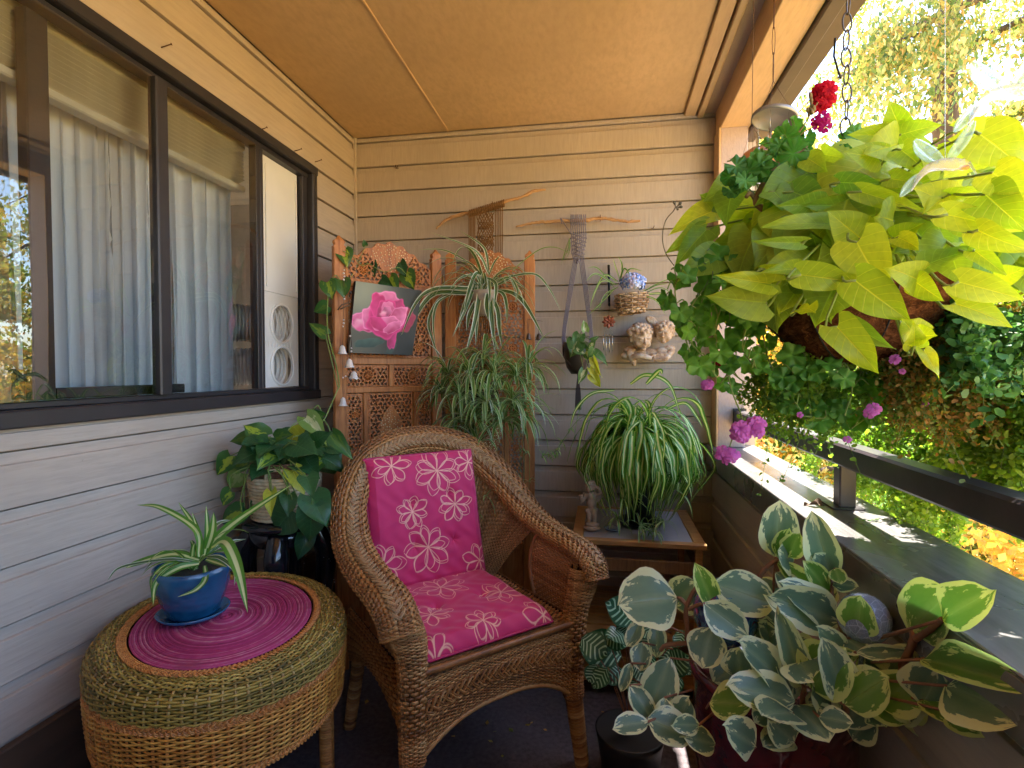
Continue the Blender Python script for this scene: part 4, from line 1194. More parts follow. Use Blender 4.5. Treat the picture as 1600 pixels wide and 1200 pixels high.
for (px, py) in ((538, 422), (537, 427), (538, 432), (537, 437), (538, 463), (538, 467), (537, 500), (537, 505), (536, 510), (547, 525), (549, 544), (549, 549), (540, 588), (536, 590)):
    mb = MB(); mb.sphere(tuple(atp(px, py, pb+pn*.004, pn)), .0045 if py % 2 else .0036, 8, 6); mb.obj('bead', m_cer, bs_)
m_dkm = simple('dark bell metal', (.10,.08,.07), .4, .8)
pr_ = Vector((RA[0], RA[1], 0)) - Vector(RNR)*(-.03)
for (px, py, r, lab) in ((826, 530, .013, 'smaller dark metal bell hanging on the right edge of the carved screen'), (842, 531, .018, 'larger dark metal bell hanging just right of the carved screen')):
    c = at(px, py, 2.50); b = thing('metal_bell', lab, 'bell', c, 'metal bells by the screen')
    mb = MB(); bell(mb, tuple(c), r, .030); mb.obj('bell_body', m_dkm, b)
    mb = MB(); mb.tube([c + Vector((0,0,.03)), at(px-3, 500, 2.51), at(826, 498, 2.53)], .001, 5); mb.tube([at(826, 498, 2.53), at(848, 502, 2.52)], .0012, 5); mb.obj('string', m_cord, b)

# ================================================================== driftwood and macrame
m_drift = woodmat('driftwood', (.22,.11,.045), (.45,.24,.10), (.58,.36,.18), .7, (3, 30, 30))
def stick(pts, Y, radii, label):
    P = [at(x, y, Y) for x, y in pts]; c = catmull(P, 70)
    r = np.interp(np.linspace(0, 1, 70), np.linspace(0, 1, len(radii)), radii)
    rs = np.random.default_rng(len(pts)); r = r*(1 + .10*np.sin(np.arange(70)*.9)) + rs.normal(size=70)*.0004
    c = c + rs.normal(size=(70, 3))*.0012
    mb = MB(); mb.tube(c, r, 9); o = mb.obj('driftwood_branch', m_drift); o['label'] = label; o['category'] = 'branch'
    return P
stick([(681,358),(690,349),(703,341),(722,335),(745,330),(770,322),(795,313),(815,308),(833,299),(853,296)], 2.612, [.003,.006,.008,.010,.010,.009,.008,.007,.008,.005], 'curved driftwood branch holding the brown macrame high on the back wall')
stick([(806,354),(830,349),(860,346),(890,345),(915,344),(935,341),(960,343),(980,346),(1001,345)], 2.640, [.004,.007,.008,.009,.009,.008,.0075,.007,.006], 'straighter driftwood branch holding the grey macrame hanger')
for px, py, Y in ((770, 321, 2.615), (938, 342, 2.64)):
    mb = MB(); p = at(px, py, Y); mb.tube([p + Vector((0, .07, .006)), p + Vector((0, -.012, .004)), p + Vector((0, -.014, .016))], .002, 6)
    o = mb.obj('wall_hook', m_nail); o['label'] = 'small nail hook carrying the ' + ('brown' if px < 800 else 'grey') + ' macrame branch'; o['category'] = 'hook'
def ropemat(name, c):
    t = NT(name); v = t.coord('Object'); w = t.n('TexWave', Vector=v, Scale=160, Distortion=2, _bands_direction='DIAGONAL').outputs['Fac']
    cc = t.mix(w, tuple(x*.55 for x in c), tuple(min(1, x*1.15) for x in c))
    return t.bsdf(cc, .9, 0, t.bump(w, .6, .001), .2)
m_rope_b = ropemat('brown macrame cord', (.23,.115,.04)); m_rope_g = ropemat('grey macrame cord', (.25,.22,.26))
def rope(mb, pts, r=.0026, n=24): mb.tube(catmull(pts, n), r, 6)
mc = thing('brown_macrame', 'brown knotted macrame plant hanger on the curved driftwood branch', 'macrame hanger', at(760, 330, 2.60))
def bpt(px, py, Y=2.60): return at(px, py, Y - .065*min(1, max(0, (py-322)/60)) if Y > 2.58 else min(Y, 2.455))
mb = MB()
for k in range(20):   # looped heads on the branch
    x = 733 + k*2.8; y = 334 - k*.85
    rope(mb, [bpt(x, y+6), bpt(x+.6, y-5, 2.590), bpt(x+1.2, y-4, 2.625), bpt(x+1.4, y+5, 2.605)], .0030, 10)
mb.obj('loop_heads', m_rope_b, mc)
mb = MB()
for k in range(5): 
    for lo, hi in ((733, 742), (774, 785)):
        x = lo + (hi-lo)*k/4; dx = (4 if lo < 750 else -4)
        rope(mb, [bpt(x, 335 if lo < 750 else 322), bpt(x, 380), bpt(x+dx*.4, 430), bpt(x+dx*1.2, 470, 2.5), bpt(757+(x-757)*.5, 520, 2.42)], .0027)
mb.obj('side_cords', m_rope_b, mc)
mb = MB()
for k in range(7):    # diamond lattice
    x0 = 745 + k*4.2
    for s in (-1, 1):
        pts = []
        for j in range(9):
            u = (x0 - 745)/27 + s*j*.22; u = abs((u % 2) - 1)
            pts.append(bpt(745 + 27*u, 332 + j*11 - (4 if x0 > 760 else 0), 2.597 + .003*((j+k) % 2)))
        rope(mb, pts, .0026, 30)
mb.obj('knotted_diamonds', m_rope_b, mc)
mb = MB()
for (cx, cy_, q) in ((760, 352, 9), (760, 378, 10), (761, 402, 9)):
    for k in range(5):
        for s in (-1, 1):
            o_ = (k-2)*3.6
            rope(mb, [bpt(cx + o_ - s*q*.5, cy_ - q*.6 + abs(o_)*.2, 2.590), bpt(cx + o_, cy_, 2.586), bpt(cx + o_ + s*q*.5, cy_ + q*.6, 2.590)], .0026, 6)
for k in range(6): rope(mb, [bpt(750 + k*4, 415), bpt(753 + k*2.6, 440), bpt(755+k*2, 470, 2.5), bpt(748 + k*3.4, 520, 2.44), bpt(751 + k*2, 570, 2.43), bpt(753+k, 620, 2.43)], .0026)
mb.obj('centre_cords', m_rope_b, mc)
for (cx, cy_) in ((757, 470), (757, 545)):
    mb = MB(); p = bpt(cx, cy_, 2.46); mb.sphere(tuple(p), .012, 10, 8); mb.obj('cord_knot', m_rope_b, mc)

gm = thing('grey_macrame', 'grey macrame hanger with two long legs on the straighter driftwood branch', 'macrame hanger', at(905, 345, 2.62))
def gp(px, py, Y=2.60): return at(px, py, Y)
mb = MB()
for k in range(8):
    x = 892 + k*3.2
    rope(mb, [gp(x, 352, 2.622), gp(x, 337, 2.622), gp(x+.5, 338, 2.655), gp(x+1, 352, 2.628)], .0026, 10)
    side = k >= 4; 
    xe = (879 + (k % 4)*1.5) if not side else (921 + (k % 4)*1.6)
    rope(mb, [gp(x, 350, 2.622), gp(x + 1, 372), gp(902 + (k-3.5)*2.6, 392), gp(904 + (k-3.5)*2.2, 405)], .0025)
    rope(mb, [gp(904 + (k-3.5)*2.2, 405), gp((904+xe)/2 + (k-3.5)*1.2, 460), gp(xe, 520, 2.58), gp(xe + (1 if not side else 0), 545 if side else 556, 2.56)], .0025)
mb.obj('cords', m_rope_g, gm)
mb = MB()
for j in range(6):
    y = 368 + j*6
    for s in (-1, 1): rope(mb, [gp(904 + s*(13-j*.8), y-3, 2.605), gp(904, y, 2.592), gp(904 - s*(13-j*.8), y+5, 2.605)], .0026, 10)
mb.sphere(tuple(gp(904, 407, 2.594)), .009, 10, 8); mb.sphere(tuple(gp(902, 410, 2.594)), .007, 8, 6)
rope(mb, [gp(878, 350, 2.62), gp(876, 341, 2.62), gp(880, 347, 2.61), gp(890, 362, 2.605), gp(896, 372, 2.6)], .0022)
mb.obj('knots', m_rope_g, gm)
mb = MB()
rope(mb, [gp(880, 540, 2.56), gp(881, 557, 2.53), gp(890, 568, 2.515), gp(901, 580, 2.53), gp(903, 590, 2.56)], .0022); rope(mb, [gp(925, 540, 2.57), gp(918, 570, 2.56), gp(906, 588, 2.57)], .0022)
for k in range(7): rope(mb, [gp(903, 588, 2.58), gp(900 + k*1.1, 612, 2.6), gp(899 + k*1.4, 640, 2.61)], .0022, 12)
mb.obj('tassel', ropemat('dark tassel cord', (.09,.07,.07)), gm)

# ================================================================== helper for sculpted pieces
def blob(name, ell, mat, parent=None, voxel=.003, disp=None, tubes=(), **kw):
    """fuse ellipsoids (centre, radii, axis tilt) and tubes into one continuous skin"""
    mb = MB()
    for e in ell:
        c, r = e[0], e[1]; rot = e[2] if len(e) > 2 else (0, 0, 0)
        m2 = MB(); m2.sphere((0, 0, 0), 1, 20, 14); V = m2.v[0] * np.array(r)
        M = Matrix.Rotation(rot[2], 3, 'Z') @ Matrix.Rotation(rot[1], 3, 'Y') @ Matrix.Rotation(rot[0], 3, 'X')
        V = V @ np.array(M).T + np.array(c); mb.add(V, m2.f)
    for pts, r in tubes: mb.tube(catmull(pts, 16), np.interp(np.linspace(0, 1, 16), np.linspace(0, 1, len(r)), r), 12)
    o = mb.obj(name, mat, parent, True, **kw)
    md = o.modifiers.new('remesh', 'REMESH'); md.mode = 'VOXEL'; md.voxel_size = voxel; md.use_smooth_shade = True
    s = o.modifiers.new('smooth', 'SMOOTH'); s.factor = .5; s.iterations = 2
    return o

# ---- wall pieces: hook, flower chime, basket with hydrangea, cherub plaque
m_black = simple('black iron', (.012,.012,.013), .45, .3)
hk = MB(); a = at(951, 414, 2.67); b = at(952, 478, 2.67)
hk.tube([a + Vector((0,.012,0)), a, b], .0065, 6, flat=.6); hk.tube([b, b + Vector((0, -.035, -.004)), b + Vector((0, -.045, .012))], .0035, 6)
o = hk.obj('iron_hook', m_black); o['label'] = 'straight black iron hook left of the hydrangea basket'; o['category'] = 'hook'
fc = thing('flower_chime', 'small copper flower wind chime with four thin tubes under the iron hook', 'wind chime', at(951, 503, 2.62))
mb = MB(); c = at(951, 503, 2.62)
for ring, (n_, rr, ln) in enumerate(((8, .020, .016), (6, .011, .012))):
    for k in range(n_):
        a_ = 2*PI*k/n_ + ring*.4; d = Vector((math.cos(a_), -.25, math.sin(a_)))
        G = []
        for u in np.linspace(-1, 1, 5):
            G.append([tuple(c + Vector((math.cos(a_)*(r_), -.004 - .010*(r_/.03)**2*ring - .006*(1-u*u) , math.sin(a_)*r_)) + Vector((-math.sin(a_), 0, math.cos(a_)))*u*.009*math.sin(.4+2.4*q)) for q, r_ in ((q, .004 + (rr+ln*.5)*q) for q in np.linspace(0, 1, 6))])
        mb.grid(np.array(G))
mb.sphere(tuple(c + Vector((0, -.012, 0))), .006, 8, 6); mb.obj('flower', simple('aged copper', (.28,.085,.05), .45, .5, .4, 60), fc)
mb = MB(); mb.tube([at(952, 478, 2.63), c + Vector((0, .0, .018))], .001, 5); mb.obj('cord', m_cord, fc)
for px, y1 in ((943, 547), (947, 556), (952, 551), (957, 549)):
    mb = MB(); mb.tube([at(px, 522, 2.62), at(px, y1, 2.62)], .0020, 8); mb.tube([at(px, 522, 2.62), c], .0005, 4); mb.obj('tube', simple('silver tube', (.7,.68,.65), .25, .9) if 'silver tube' not in bpy.data.materials else bpy.data.materials['silver tube'], fc)
# ================================================================== leaves
TAB = {
 'heart': ([0,.08,.2,.35,.5,.65,.8,.92,1], [.30,.44,.51,.50,.43,.33,.19,.07,0], .17),
 'sweet': ([0,.06,.16,.3,.45,.6,.75,.88,.96,1], [.34,.54,.62,.60,.53,.43,.29,.13,.04,0], .20),
 'oval':  ([0,.08,.2,.35,.5,.65,.8,.92,1], [.03,.20,.35,.45,.48,.45,.36,.21,0], 0),
 'lance': ([0,.08,.2,.35,.5,.65,.8,.92,1], [.05,.20,.33,.38,.36,.29,.18,.07,0], .0),
}
def leafshape(kind, seed, fold=.25, droop=.25, wave=.05, cup=0., nu=8, nv=10, curl=0.):
    """unit leaf: base at 0, tip towards +Y, upper face +Z"""
    r = random.Random(seed); tv, tw, lobe = TAB[kind]
    v = np.linspace(0, 1, nv+1); s = np.linspace(-1, 1, nu+1)
    S, V = np.meshgrid(s, v)
    hw = np.interp(V, tv, tw) * (1 + .04*np.sin(V*9+r.uniform(0, 6)))
    X = S*hw
    Y = V - lobe*np.abs(S)**1.5*(1-V)**3 
    ph, f = r.uniform(0, 6), r.uniform(5, 9)
    Z = fold*np.abs(X) - droop*V**2 + wave*np.sin(V*f+ph+S*1.2)*np.abs(S)**2 + cup*(X**2)*2 - curl*np.clip(V-.6, 0, 1)**2*2
    Z += r.uniform(-.08, .08)*S*V
    G = np.stack([X, Y, Z], -1)
    uv = np.stack([S*.5+.5, V], -1)
    return MB().grid(G, uv=uv)
def leafset(name, kind, mat, n, seed=0, **kw):
    out = []
    for k in range(n):
        r = random.Random(seed*100+k)
        kk = {a: (b*r.uniform(.5, 1.5) if a not in ('nu', 'nv') else b) for a, b in kw.items()}
        out.append(leafshape(kind, seed*50+k, **kk).mesh(name, mat[k % len(mat)] if isinstance(mat, list) else mat))
    return out
def leafM(B, T, n, wf=1.0):
    B, T, n = Vector(B), Vector(T), Vector(n); y = T-B; L = y.length; yn = y/L
    x = yn.cross(n); x = x.normalized() if x.length > 1e-6 else Vector((1,0,0)); z = x.cross(yn)
    M = Matrix.Identity(4)
    for i in range(3): M[i][0] = x[i]*L*wf; M[i][1] = yn[i]*L; M[i][2] = z[i]*L; M[i][3] = B[i]
    return M
def facing(P, up=.35, jit=.25, rr=random):
    v = (EYE - Vector(P)).normalized()
    return (v + Vector((rr.uniform(-jit, jit), rr.uniform(-jit, jit), up + rr.uniform(-jit, jit)))).normalized()

def leaf_nt(name):
    t = NT(name); tc = t.n('TexCoord'); sep = t.n('SeparateXYZ', i0=tc.outputs['UV'])
    u, v = sep.outputs[0], sep.outputs[1]
    s = t.math('MULTIPLY', t.math('ABSOLUTE', t.math('SUBTRACT', u, .5)), 2.0)
    return t, tc.outputs['UV'], u, v, s
def leafmat_plain(name, c1, c2, rough=.42, tr=.42, veins=True, tm=(1.5, 1.5, .5), vein_c=None):
    t, uv, u, v, s = leaf_nt(name)
    rnd = t.n('ObjectInfo').outputs['Random']
    n = t.noise(t.coord('Object'), 4, 3)
    f = t.math('ADD', t.math('MULTIPLY', rnd, .6), t.math('MULTIPLY', n, .4))
    cc = t.ramp(f, [(.2, c1), (.8, c2)])
    # side veins run obliquely from the midrib
    ph = t.math('SUBTRACT', t.math('MULTIPLY', v, 7.0), t.math('MULTIPLY', s, 1.8))
    vn = t.ramp(t.math('ABSOLUTE', t.math('SUBTRACT', t.math('FRACT', ph), .5)), [(.0, (1,1,1)), (.06, (0,0,0))])
    mid = t.ramp(s, [(.0, (1,1,1)), (.05, (0,0,0))])
    vm = t.math('MAXIMUM', t.math('MULTIPLY', vn, .5), mid)
    blot = t.noise(t.coord('UV', (5, 5, 1)), 1.3, 4, .6); cc = t.mix(t.ramp(blot, [(.45, (0,0,0)), (.75, (.35,.35,.35))]), cc, tuple(x*.62 for x in c1))
    if veins: cc = t.mix(t.math('MULTIPLY', vm, .6), cc, vein_c or tuple(min(1, x*1.7) for x in c2))
    nm = t.bump(t.math('SUBTRACT', 1.0, vm), .35, .01)
    return t.bsdf(cc, rough, 0, nm, .45, trans=(tr, t.mix(1.0, cc, tm, 'MULTIPLY')))
def leafmat_var(name, green1, green2, pale, kind, tr=.35, rough=.38):
    t, uv, u, v, s = leaf_nt(name)
    oi = t.n('ObjectInfo').outputs['Random']
    mp = t.n('Mapping', Vector=uv); mp.inputs['Scale'].default_value = (6, 3, 1)
    off = t.n('CombineXYZ', X=t.math('MULTIPLY', oi, 31.0), Y=t.math('MULTIPLY', oi, 17.0)); t.ln(off.outputs[0], mp.inputs['Location'])
    n = t.noise(mp.outputs[0], 1.0, 4, .6); n2 = t.noise(mp.outputs[0], 2.6, 3)
    g = t.mix(t.math('ADD', t.math('MULTIPLY', oi, .5), t.math('MULTIPLY', n2, .5)), green1, green2)
    if kind == 'edge':       # pale irregular margin
        tip = t.math('MULTIPLY', t.math('SUBTRACT', v, .75), 1.3); base = t.math('MULTIPLY', t.math('SUBTRACT', .16, v), 1.3)
        e = t.math('MAXIMUM', s, t.math('ADD', t.math('MAXIMUM', tip, base), .55))
        m = t.ramp(t.math('ADD', e, t.math('MULTIPLY', t.math('SUBTRACT', n, .5), 1.5)), [(.68, (0,0,0)), (.73, (1,1,1))])
        g = t.mix(t.ramp(t.math('ADD', s, t.math('MULTIPLY', n2, .3)), [(.15, (.6,.6,.6)), (.4, (0,0,0))]), g, tuple(x*.75+y*.25 for x, y in zip(green2, pale)))
    elif kind == 'mid':      # pale stroke beside the midrib
        w = t.math('ADD', t.math('MULTIPLY', t.math('SUBTRACT', n, .5), 1.1), t.math('SUBTRACT', u, .46))
        m = t.ramp(t.math('ABSOLUTE', w), [(.10, (1,1,1)), (.19, (0,0,0))])
        m = t.math('MULTIPLY', m, t.ramp(oi, [(.25, (.15,.15,.15)), (.6, (1,1,1))]))
    elif kind == 'stripe_mid':
        m = t.ramp(t.math('ADD', s, t.math('MULTIPLY', t.math('SUBTRACT', n2, .5), .12)), [(.30, (1,1,1)), (.40, (0,0,0))])
    elif kind == 'stripe_edge':
        m = t.ramp(s, [(.58, (0,0,0)), (.68, (1,1,1))])
        m = t.math('MAXIMUM', m, t.math('MULTIPLY', t.ramp(s, [(.0, (1,1,1)), (.08, (0,0,0))]), .5))
    elif kind == 'feather':  # prayer plant
        ph = t.math('SUBTRACT', t.math('MULTIPLY', v, 6.5), t.math('MULTIPLY', s, 1.5))
        m = t.ramp(t.math('ABSOLUTE', t.math('SUBTRACT', t.math('FRACT', ph), .5)), [(.13, (1,1,1)), (.19, (0,0,0))])
        m = t.math('MULTIPLY', m, t.ramp(s, [(.78, (1,1,1)), (.9, (0,0,0))]))
    cc = t.mix(m, g, pale)
    mid = t.ramp(s, [(.0, (1,1,1)), (.05, (0,0,0))])
    return t.bsdf(cc, rough, 0, t.bump(t.math('SUBTRACT', 1.0, mid), .3, .01), .5, trans=(tr, t.mix(1.0, cc, (1.3, 1.4, .6), 'MULTIPLY')))
m_stem = simple('green stem', (.16,.24,.05), .5, 0, .25, 20)
m_rstem = simple('reddish stem', (.26,.11,.055), .5, 0, .3, 20)
m_vine = simple('lime green stem', (.30,.38,.08), .5, 0, .25, 20)
m_soil = simple('potting soil', (.030,.020,.013), .95, 0, .5, 60, .9, .006, 120)
mS_edge = leafmat_var('spider leaf white margins', (.05,.12,.03), (.10,.20,.05), (.68,.72,.60), 'stripe_edge')
mS_mid = leafmat_var('spider leaf cream centre', (.06,.20,.02), (.15,.36,.045), (.68,.74,.36), 'stripe_mid')
mS_thin = leafmat_var('slim spider leaf', (.055,.16,.025), (.13,.28,.05), (.50,.58,.32), 'stripe_edge')
m_tip = simple('brown leaf tip', (.25,.12,.05), .7)

def ribbon(name, P, w, mat, parent=None, up=(0, 0, 1), fold=.35, tipbrown=False, twist=0., base_w=.55):
    """strap leaf along P"""
    P = np.asarray([tuple(p) for p in P]); n = len(P)
    T = np.gradient(P, axis=0); T /= np.linalg.norm(T, axis=1, keepdims=True) + 1e-12
    Uu = np.broadcast_to(np.array(up, float), P.shape).copy()
    B = np.cross(T, Uu); bn = np.linalg.norm(B, axis=1, keepdims=True)
    # keep the side vector continuous where the leaf hangs straight down
    for i in range(1, n):
        if bn[i] < .25 or (B[i] @ B[i-1]) < 0: 
            b = B[i-1] - T[i]*(B[i-1] @ T[i]); B[i] = b
            bn[i] = np.linalg.norm(b)
    B /= np.linalg.norm(B, axis=1, keepdims=True) + 1e-12
    N = np.cross(B, T)
    if twist:
        a = np.linspace(0, twist, n)[:, None]; B, N = B*np.cos(a) + N*np.sin(a), N*np.cos(a) - B*np.sin(a)
    t = np.linspace(0, 1, n)
    ww = w*.5*np.interp(t, [0, .12, .35, .6, .85, 1], [base_w, .8, 1, .92, .5, .02])
    G = np.stack([P - B*ww[:, None] + N*(ww*fold)[:, None], P - B*(ww*.45)[:, None] + N*(ww*fold*.3)[:, None], P, P + B*(ww*.45)[:, None] + N*(ww*fold*.3)[:, None], P + B*ww[:, None] + N*(ww*fold)[:, None]], 1)
    uv = np.zeros((n, 5, 2)); uv[..., 0] = np.array([0, .275, .5, .725, 1])[None]; uv[..., 1] = t[:, None]
    if isinstance(name, MB): return name.grid(G, uv=uv)
    return MB().grid(G, uv=uv).obj(name, mat, parent)
def arc(C, az, el, L, k, n=16, rr=random, wob=.0):
    """a drooping leaf line: starts at elevation el, bends towards the ground at rate k per length"""
    p = np.array(tuple(C), float); d = np.array([math.cos(az)*math.cos(el), math.sin(az)*math.cos(el), math.sin(el)]); out = [p.copy()]
    for i in range(n):
        d = d + np.array([rr.uniform(-wob, wob), rr.uniform(-wob, wob), -k/n*(.4 + 1.2*i/n)]); d /= np.linalg.norm(d); p = p + d*L/n; out.append(p.copy())
    return np.array(out)
def pxline(pts, Y0, Y1=None, n=22):
    Y1 = Y0 if Y1 is None else Y1; m = len(pts)
    return catmull([at(x, y, Y0 + (Y1-Y0)*i/(m-1)) for i, (x, y) in enumerate(pts)], n)
def toeye(P): v = (EYE - Vector(P)).normalized(); return (v.x, v.y, v.z + .4)

# ================================================================== blue pot with spider plant on the ottoman
def glaze(name, c1, c2, rough=.15):
    t = NT(name); v = t.coord('Object'); n = t.noise(v, 10, 5, .6); vo = t.n('TexVoronoi', Vector=t.coord('Object', (1, 1, 1.6)), Scale=42, _feature='SMOOTH_F1').outputs[0]
    cc = t.ramp(n, [(.3, c1), (.7, c2)])
    return t.bsdf(cc, rough, 0, t.bump(vo, .5, .006), .6, Coat__Weight=.4)
m_blue = glaze('blue dimpled glaze', (.006,.060,.15), (.016,.115,.24), .25)
PC = (-1.058, 1.228); PZ = OZ + .0065
bp = thing('potted_spider_plant', 'small striped spider plant in a dimpled blue pot on the magenta placemat', 'potted plant', (PC[0], PC[1], PZ))
mb = MB(); mb.lathe([(.001,0),(.055,0),(.078,.006),(.086,.016),(.083,.017),(.074,.009),(.050,.005),(.001,.005)], 40, (PC[0], PC[1], PZ)); mb.obj('saucer', m_blue, bp)
mb = MB(); mb.lathe([(.001,.006),(.056,.006),(.061,.012),(.074,.045),(.086,.085),(.090,.118),(.0905,.134),(.086,.134),(.084,.120),(.070,.112)], 48, (PC[0], PC[1], PZ)); mb.obj('pot', m_blue, bp)
mb = MB(); mb.lathe([(.001,.120),(.04,.123),(.078,.117)], 30, (PC[0], PC[1], PZ)); mb.obj('soil', m_soil, bp)
cy0 = PC[1]
hero = [([(318,868),(330,850),(373,812),(459,755)], 0, .10, .026), ([(311,870),(306,828),(252,794),(214,789)], -.02, .03, .017), ([(315,866),(305,825),(279,785)], .02, .05, .015),
 ([(320,866),(324,835),(322,790)], 0, .02, .016), ([(322,862),(332,830),(334,800)], .01, 0, .020), ([(330,856),(352,848),(372,890),(387,957)], -.02, -.12, .030),
 ([(311,875),(270,866),(215,880),(196,888)], -.02, -.06, .020), ([(308,878),(262,874),(190,886),(167,908)], -.03, -.10, .008), ([(311,881),(279,888),(245,911),(239,947)], -.04, -.12, .019),
 ([(313,878),(270,885),(240,900),(236,925)], -.03, -.08, .014), ([(320,884),(321,905),(306,922),(277,933)], -.05, -.11, .014), ([(324,870),(345,872),(368,892),(366,915)], 0, -.04, .012),
 ([(316,868),(312,840),(300,800)], .03, .04, .014), ([(325,866),(350,850),(385,842)], .04, .10, .012), ([(322,874),(340,880),(355,886)], -.03, -.06, .014), ([(310,874),(285,862),(250,868),(225,892)], .02, .02, .012), ([(318,866),(336,822),(362,812)], .05, .08, .012)]
for pts, y0, y1, w in hero:
    P = pxline(pts, cy0 + y0*.5, cy0 + y1); ribbon('leaf', P, w, mS_mid if w > .012 else mS_edge, bp, up=toeye(P[len(P)//2]), twist=U(-.3, .3))
for k in range(12):
    P = arc((PC[0]+U(-.01,.01), PC[1]+U(-.01,.01), PZ+.12), U(0, 2*PI), U(.6, 1.3), U(.10, .20), U(1.5, 2.6)); ribbon('leaf', P, U(.010, .016), mS_mid, bp)

# ================================================================== black stand and basket of trailing philodendron
m_lac = simple('black lacquer', (.010,.010,.014), .12, 0, .2, 8, coat=.6)
BC = at(446, 765, 1.72); BC.z = .84
st = thing('plant_stand', 'glossy black plant stand with thick curved legs under the cream basket', 'stand', (BC.x, BC.y, FLOOR))
mb = MB(); mb.lathe([(.001,.655),(.135,.655),(.142,.662),(.142,.674),(.135,.680),(.001,.680)], 40, (BC.x, BC.y, 0)); mb.lathe([(.105,.600),(.118,.600),(.120,.654),(.100,.654)], 32, (BC.x, BC.y, 0)); mb.obj('top', m_lac, st)
for k in range(4):
    a = .35 + k*PI/2; ca, sa = math.cos(a), math.sin(a)
    mb = MB(); P = catmull([(BC.x+ca*r_, BC.y+sa*r_, z) for r_, z in ((.105,.64),(.135,.56),(.125,.42),(.085,.24),(.080,.10),(.11,-.04),(.125,-.09))], 30)
    for q in P: q[0] = max(q[0], XL+.05)
    mb.tube(P, np.interp(np.linspace(0, 1, 30), [0,.15,.4,.75,.95,1], [.034,.040,.030,.020,.024,.020]), 12); lg = mb.obj('leg', m_lac, st)
    mb = MB()
    for q in range(16):
        f = U(.05, .6)*29; c = P[int(f)]; b = U(-1.2, 1.2) ; mb.sphere((c[0]+.036*math.cos(a+b-1.2), c[1]+.036*math.sin(a+b-1.2), c[2]+U(-.01,.01)), U(.0015,.003), 6, 4)
    link('pearl_inlay', mb.mesh('pearl_inlay', m_cer), lg)['kind'] = 'stuff'
m_seag = simple('cream seagrass coil', (.52,.42,.27), .75, 0, .2, 60, .4, .001, 200)
m_twig = woodmat('dark twig weave', (.05,.02,.012), (.14,.06,.035), (.22,.11,.07), .7)
bk = thing('philodendron_basket', 'cream coiled basket of trailing heart leaf philodendron on the black stand', 'potted plant', (BC.x, BC.y, .69))
BR = .118
mb = MB()
for k in range(13):
    z = .692 + k*.0115; r = BR*(.90 + .10*k/12)
    P = [(BC.x + (r+.0008*math.sin(a*23+k))*math.cos(a), BC.y + (r+.0008*math.sin(a*23+k))*math.sin(a), z+.0006*math.sin(a*17+k*2)) for a in np.linspace(0, 2*PI, 72, endpoint=False)]
    mb.tube(P, .0066, 7, closed=True)
    if k == 0: mb.lathe([(.001, 0), (r, 0)], 30, (BC.x, BC.y, z))
for sg in (0, PI):   # handle loops
    a0 = -1.25 + sg; P = catmull([(BC.x+BR*math.cos(a0-.28), BC.y+BR*math.sin(a0-.28), .832), (BC.x+BR*1.02*math.cos(a0-.2), BC.y+BR*1.02*math.sin(a0-.2), .862), (BC.x+BR*1.02*math.cos(a0+.2), BC.y+BR*1.02*math.sin(a0+.2), .862), (BC.x+BR*math.cos(a0+.28), BC.y+BR*math.sin(a0+.28), .832)], 16)
    mb.tube(P, .0055, 7)
mb.obj('basket', m_seag, bk)
mb = MB()
for k in range(7):
    r = BR*.93 + .003*(k % 2); z = .842 + k*.0062
    mb.tube([(BC.x + (r+.002*math.sin(a*15+k*PI))*math.cos(a), BC.y + (r+.002*math.sin(a*15+k*PI))*math.sin(a), z) for a in np.linspace(0, 2*PI, 80, endpoint=False)], .0036, 5, closed=True)
for k in range(20): rope(mb, [(BC.x+BR*.93*math.cos(a_), BC.y+BR*.93*math.sin(a_), .84), (BC.x+BR*U(.7,1.05)*math.cos(a_+.2), BC.y+BR*U(.7,1.05)*math.sin(a_+.2), .875)], .0022, 6) if (a_ := k*.33) or True else None
mb.obj('twig_liner', m_twig, bk)
mb = MB(); mb.lathe([(.001, .862), (BR*.9, .857)], 24, (BC.x, BC.y, 0)); mb.obj('soil', m_soil, bk)
mP = [leafmat_plain('philodendron dark', (.018,.075,.028), (.045,.14,.045), .32, .25), leafmat_var('philodendron lime stroke', (.03,.11,.03), (.07,.18,.04), (.36,.48,.05), 'mid'),
      leafmat_plain('philodendron yellow', (.45,.50,.04), (.60,.60,.08), .35, .4), leafmat_var('philodendron pale', (.14,.28,.06), (.24,.38,.10), (.62,.66,.38), 'mid')]
PHI = [leafset('philodendron_leaf', 'heart', m, 4, 11+i, fold=.22, droop=.22, wave=.04) for i, m in enumerate(mP)]
ph = [(413,683,381,661,1,1.0),(415,684,384,692,0,1),(420,690,389,708,0,1),(450,706,404,692,0,.8),(432,703,393,725,0,.8),(391,717,360,729,1,1.15),(361,712,331,743,1,.9),(376,738,356,764,3,1.0),(361,768,345,791,1,.9),
 (474,680,430,692,2,.75),(478,652,508,684,3,.6),(463,695,492,708,0,1),(470,688,508,700,1,.9),(504,701,533,727,0,1.1),(503,721,462,731,1,.7),(457,735,476,772,2,.7),(479,745,490,770,0,.8),(487,775,511,822,0,.85),
 (463,790,474,842,0,1.0),(456,797,420,836,0,1.15),(480,832,468,874,0,.75),(487,790,486,850,0,.8),(450,772,421,800,1,.9),(449,774,453,804,0,.8),(418,775,394,813,0,.9),(424,768,421,805,2,.5),(378,800,340,815,1,.8),(383,795,360,824,0,.8),
 (519,680,550,716,1,.5),(440,690,470,668,0,.8),(430,688,452,676,1,.8),(412,715,396,700,0,.9),(492,690,512,676,0,.7),(432,830,437,846,1,.9),(360,640,0,0,0,0)]
rr = random.Random(3); stems = MB()
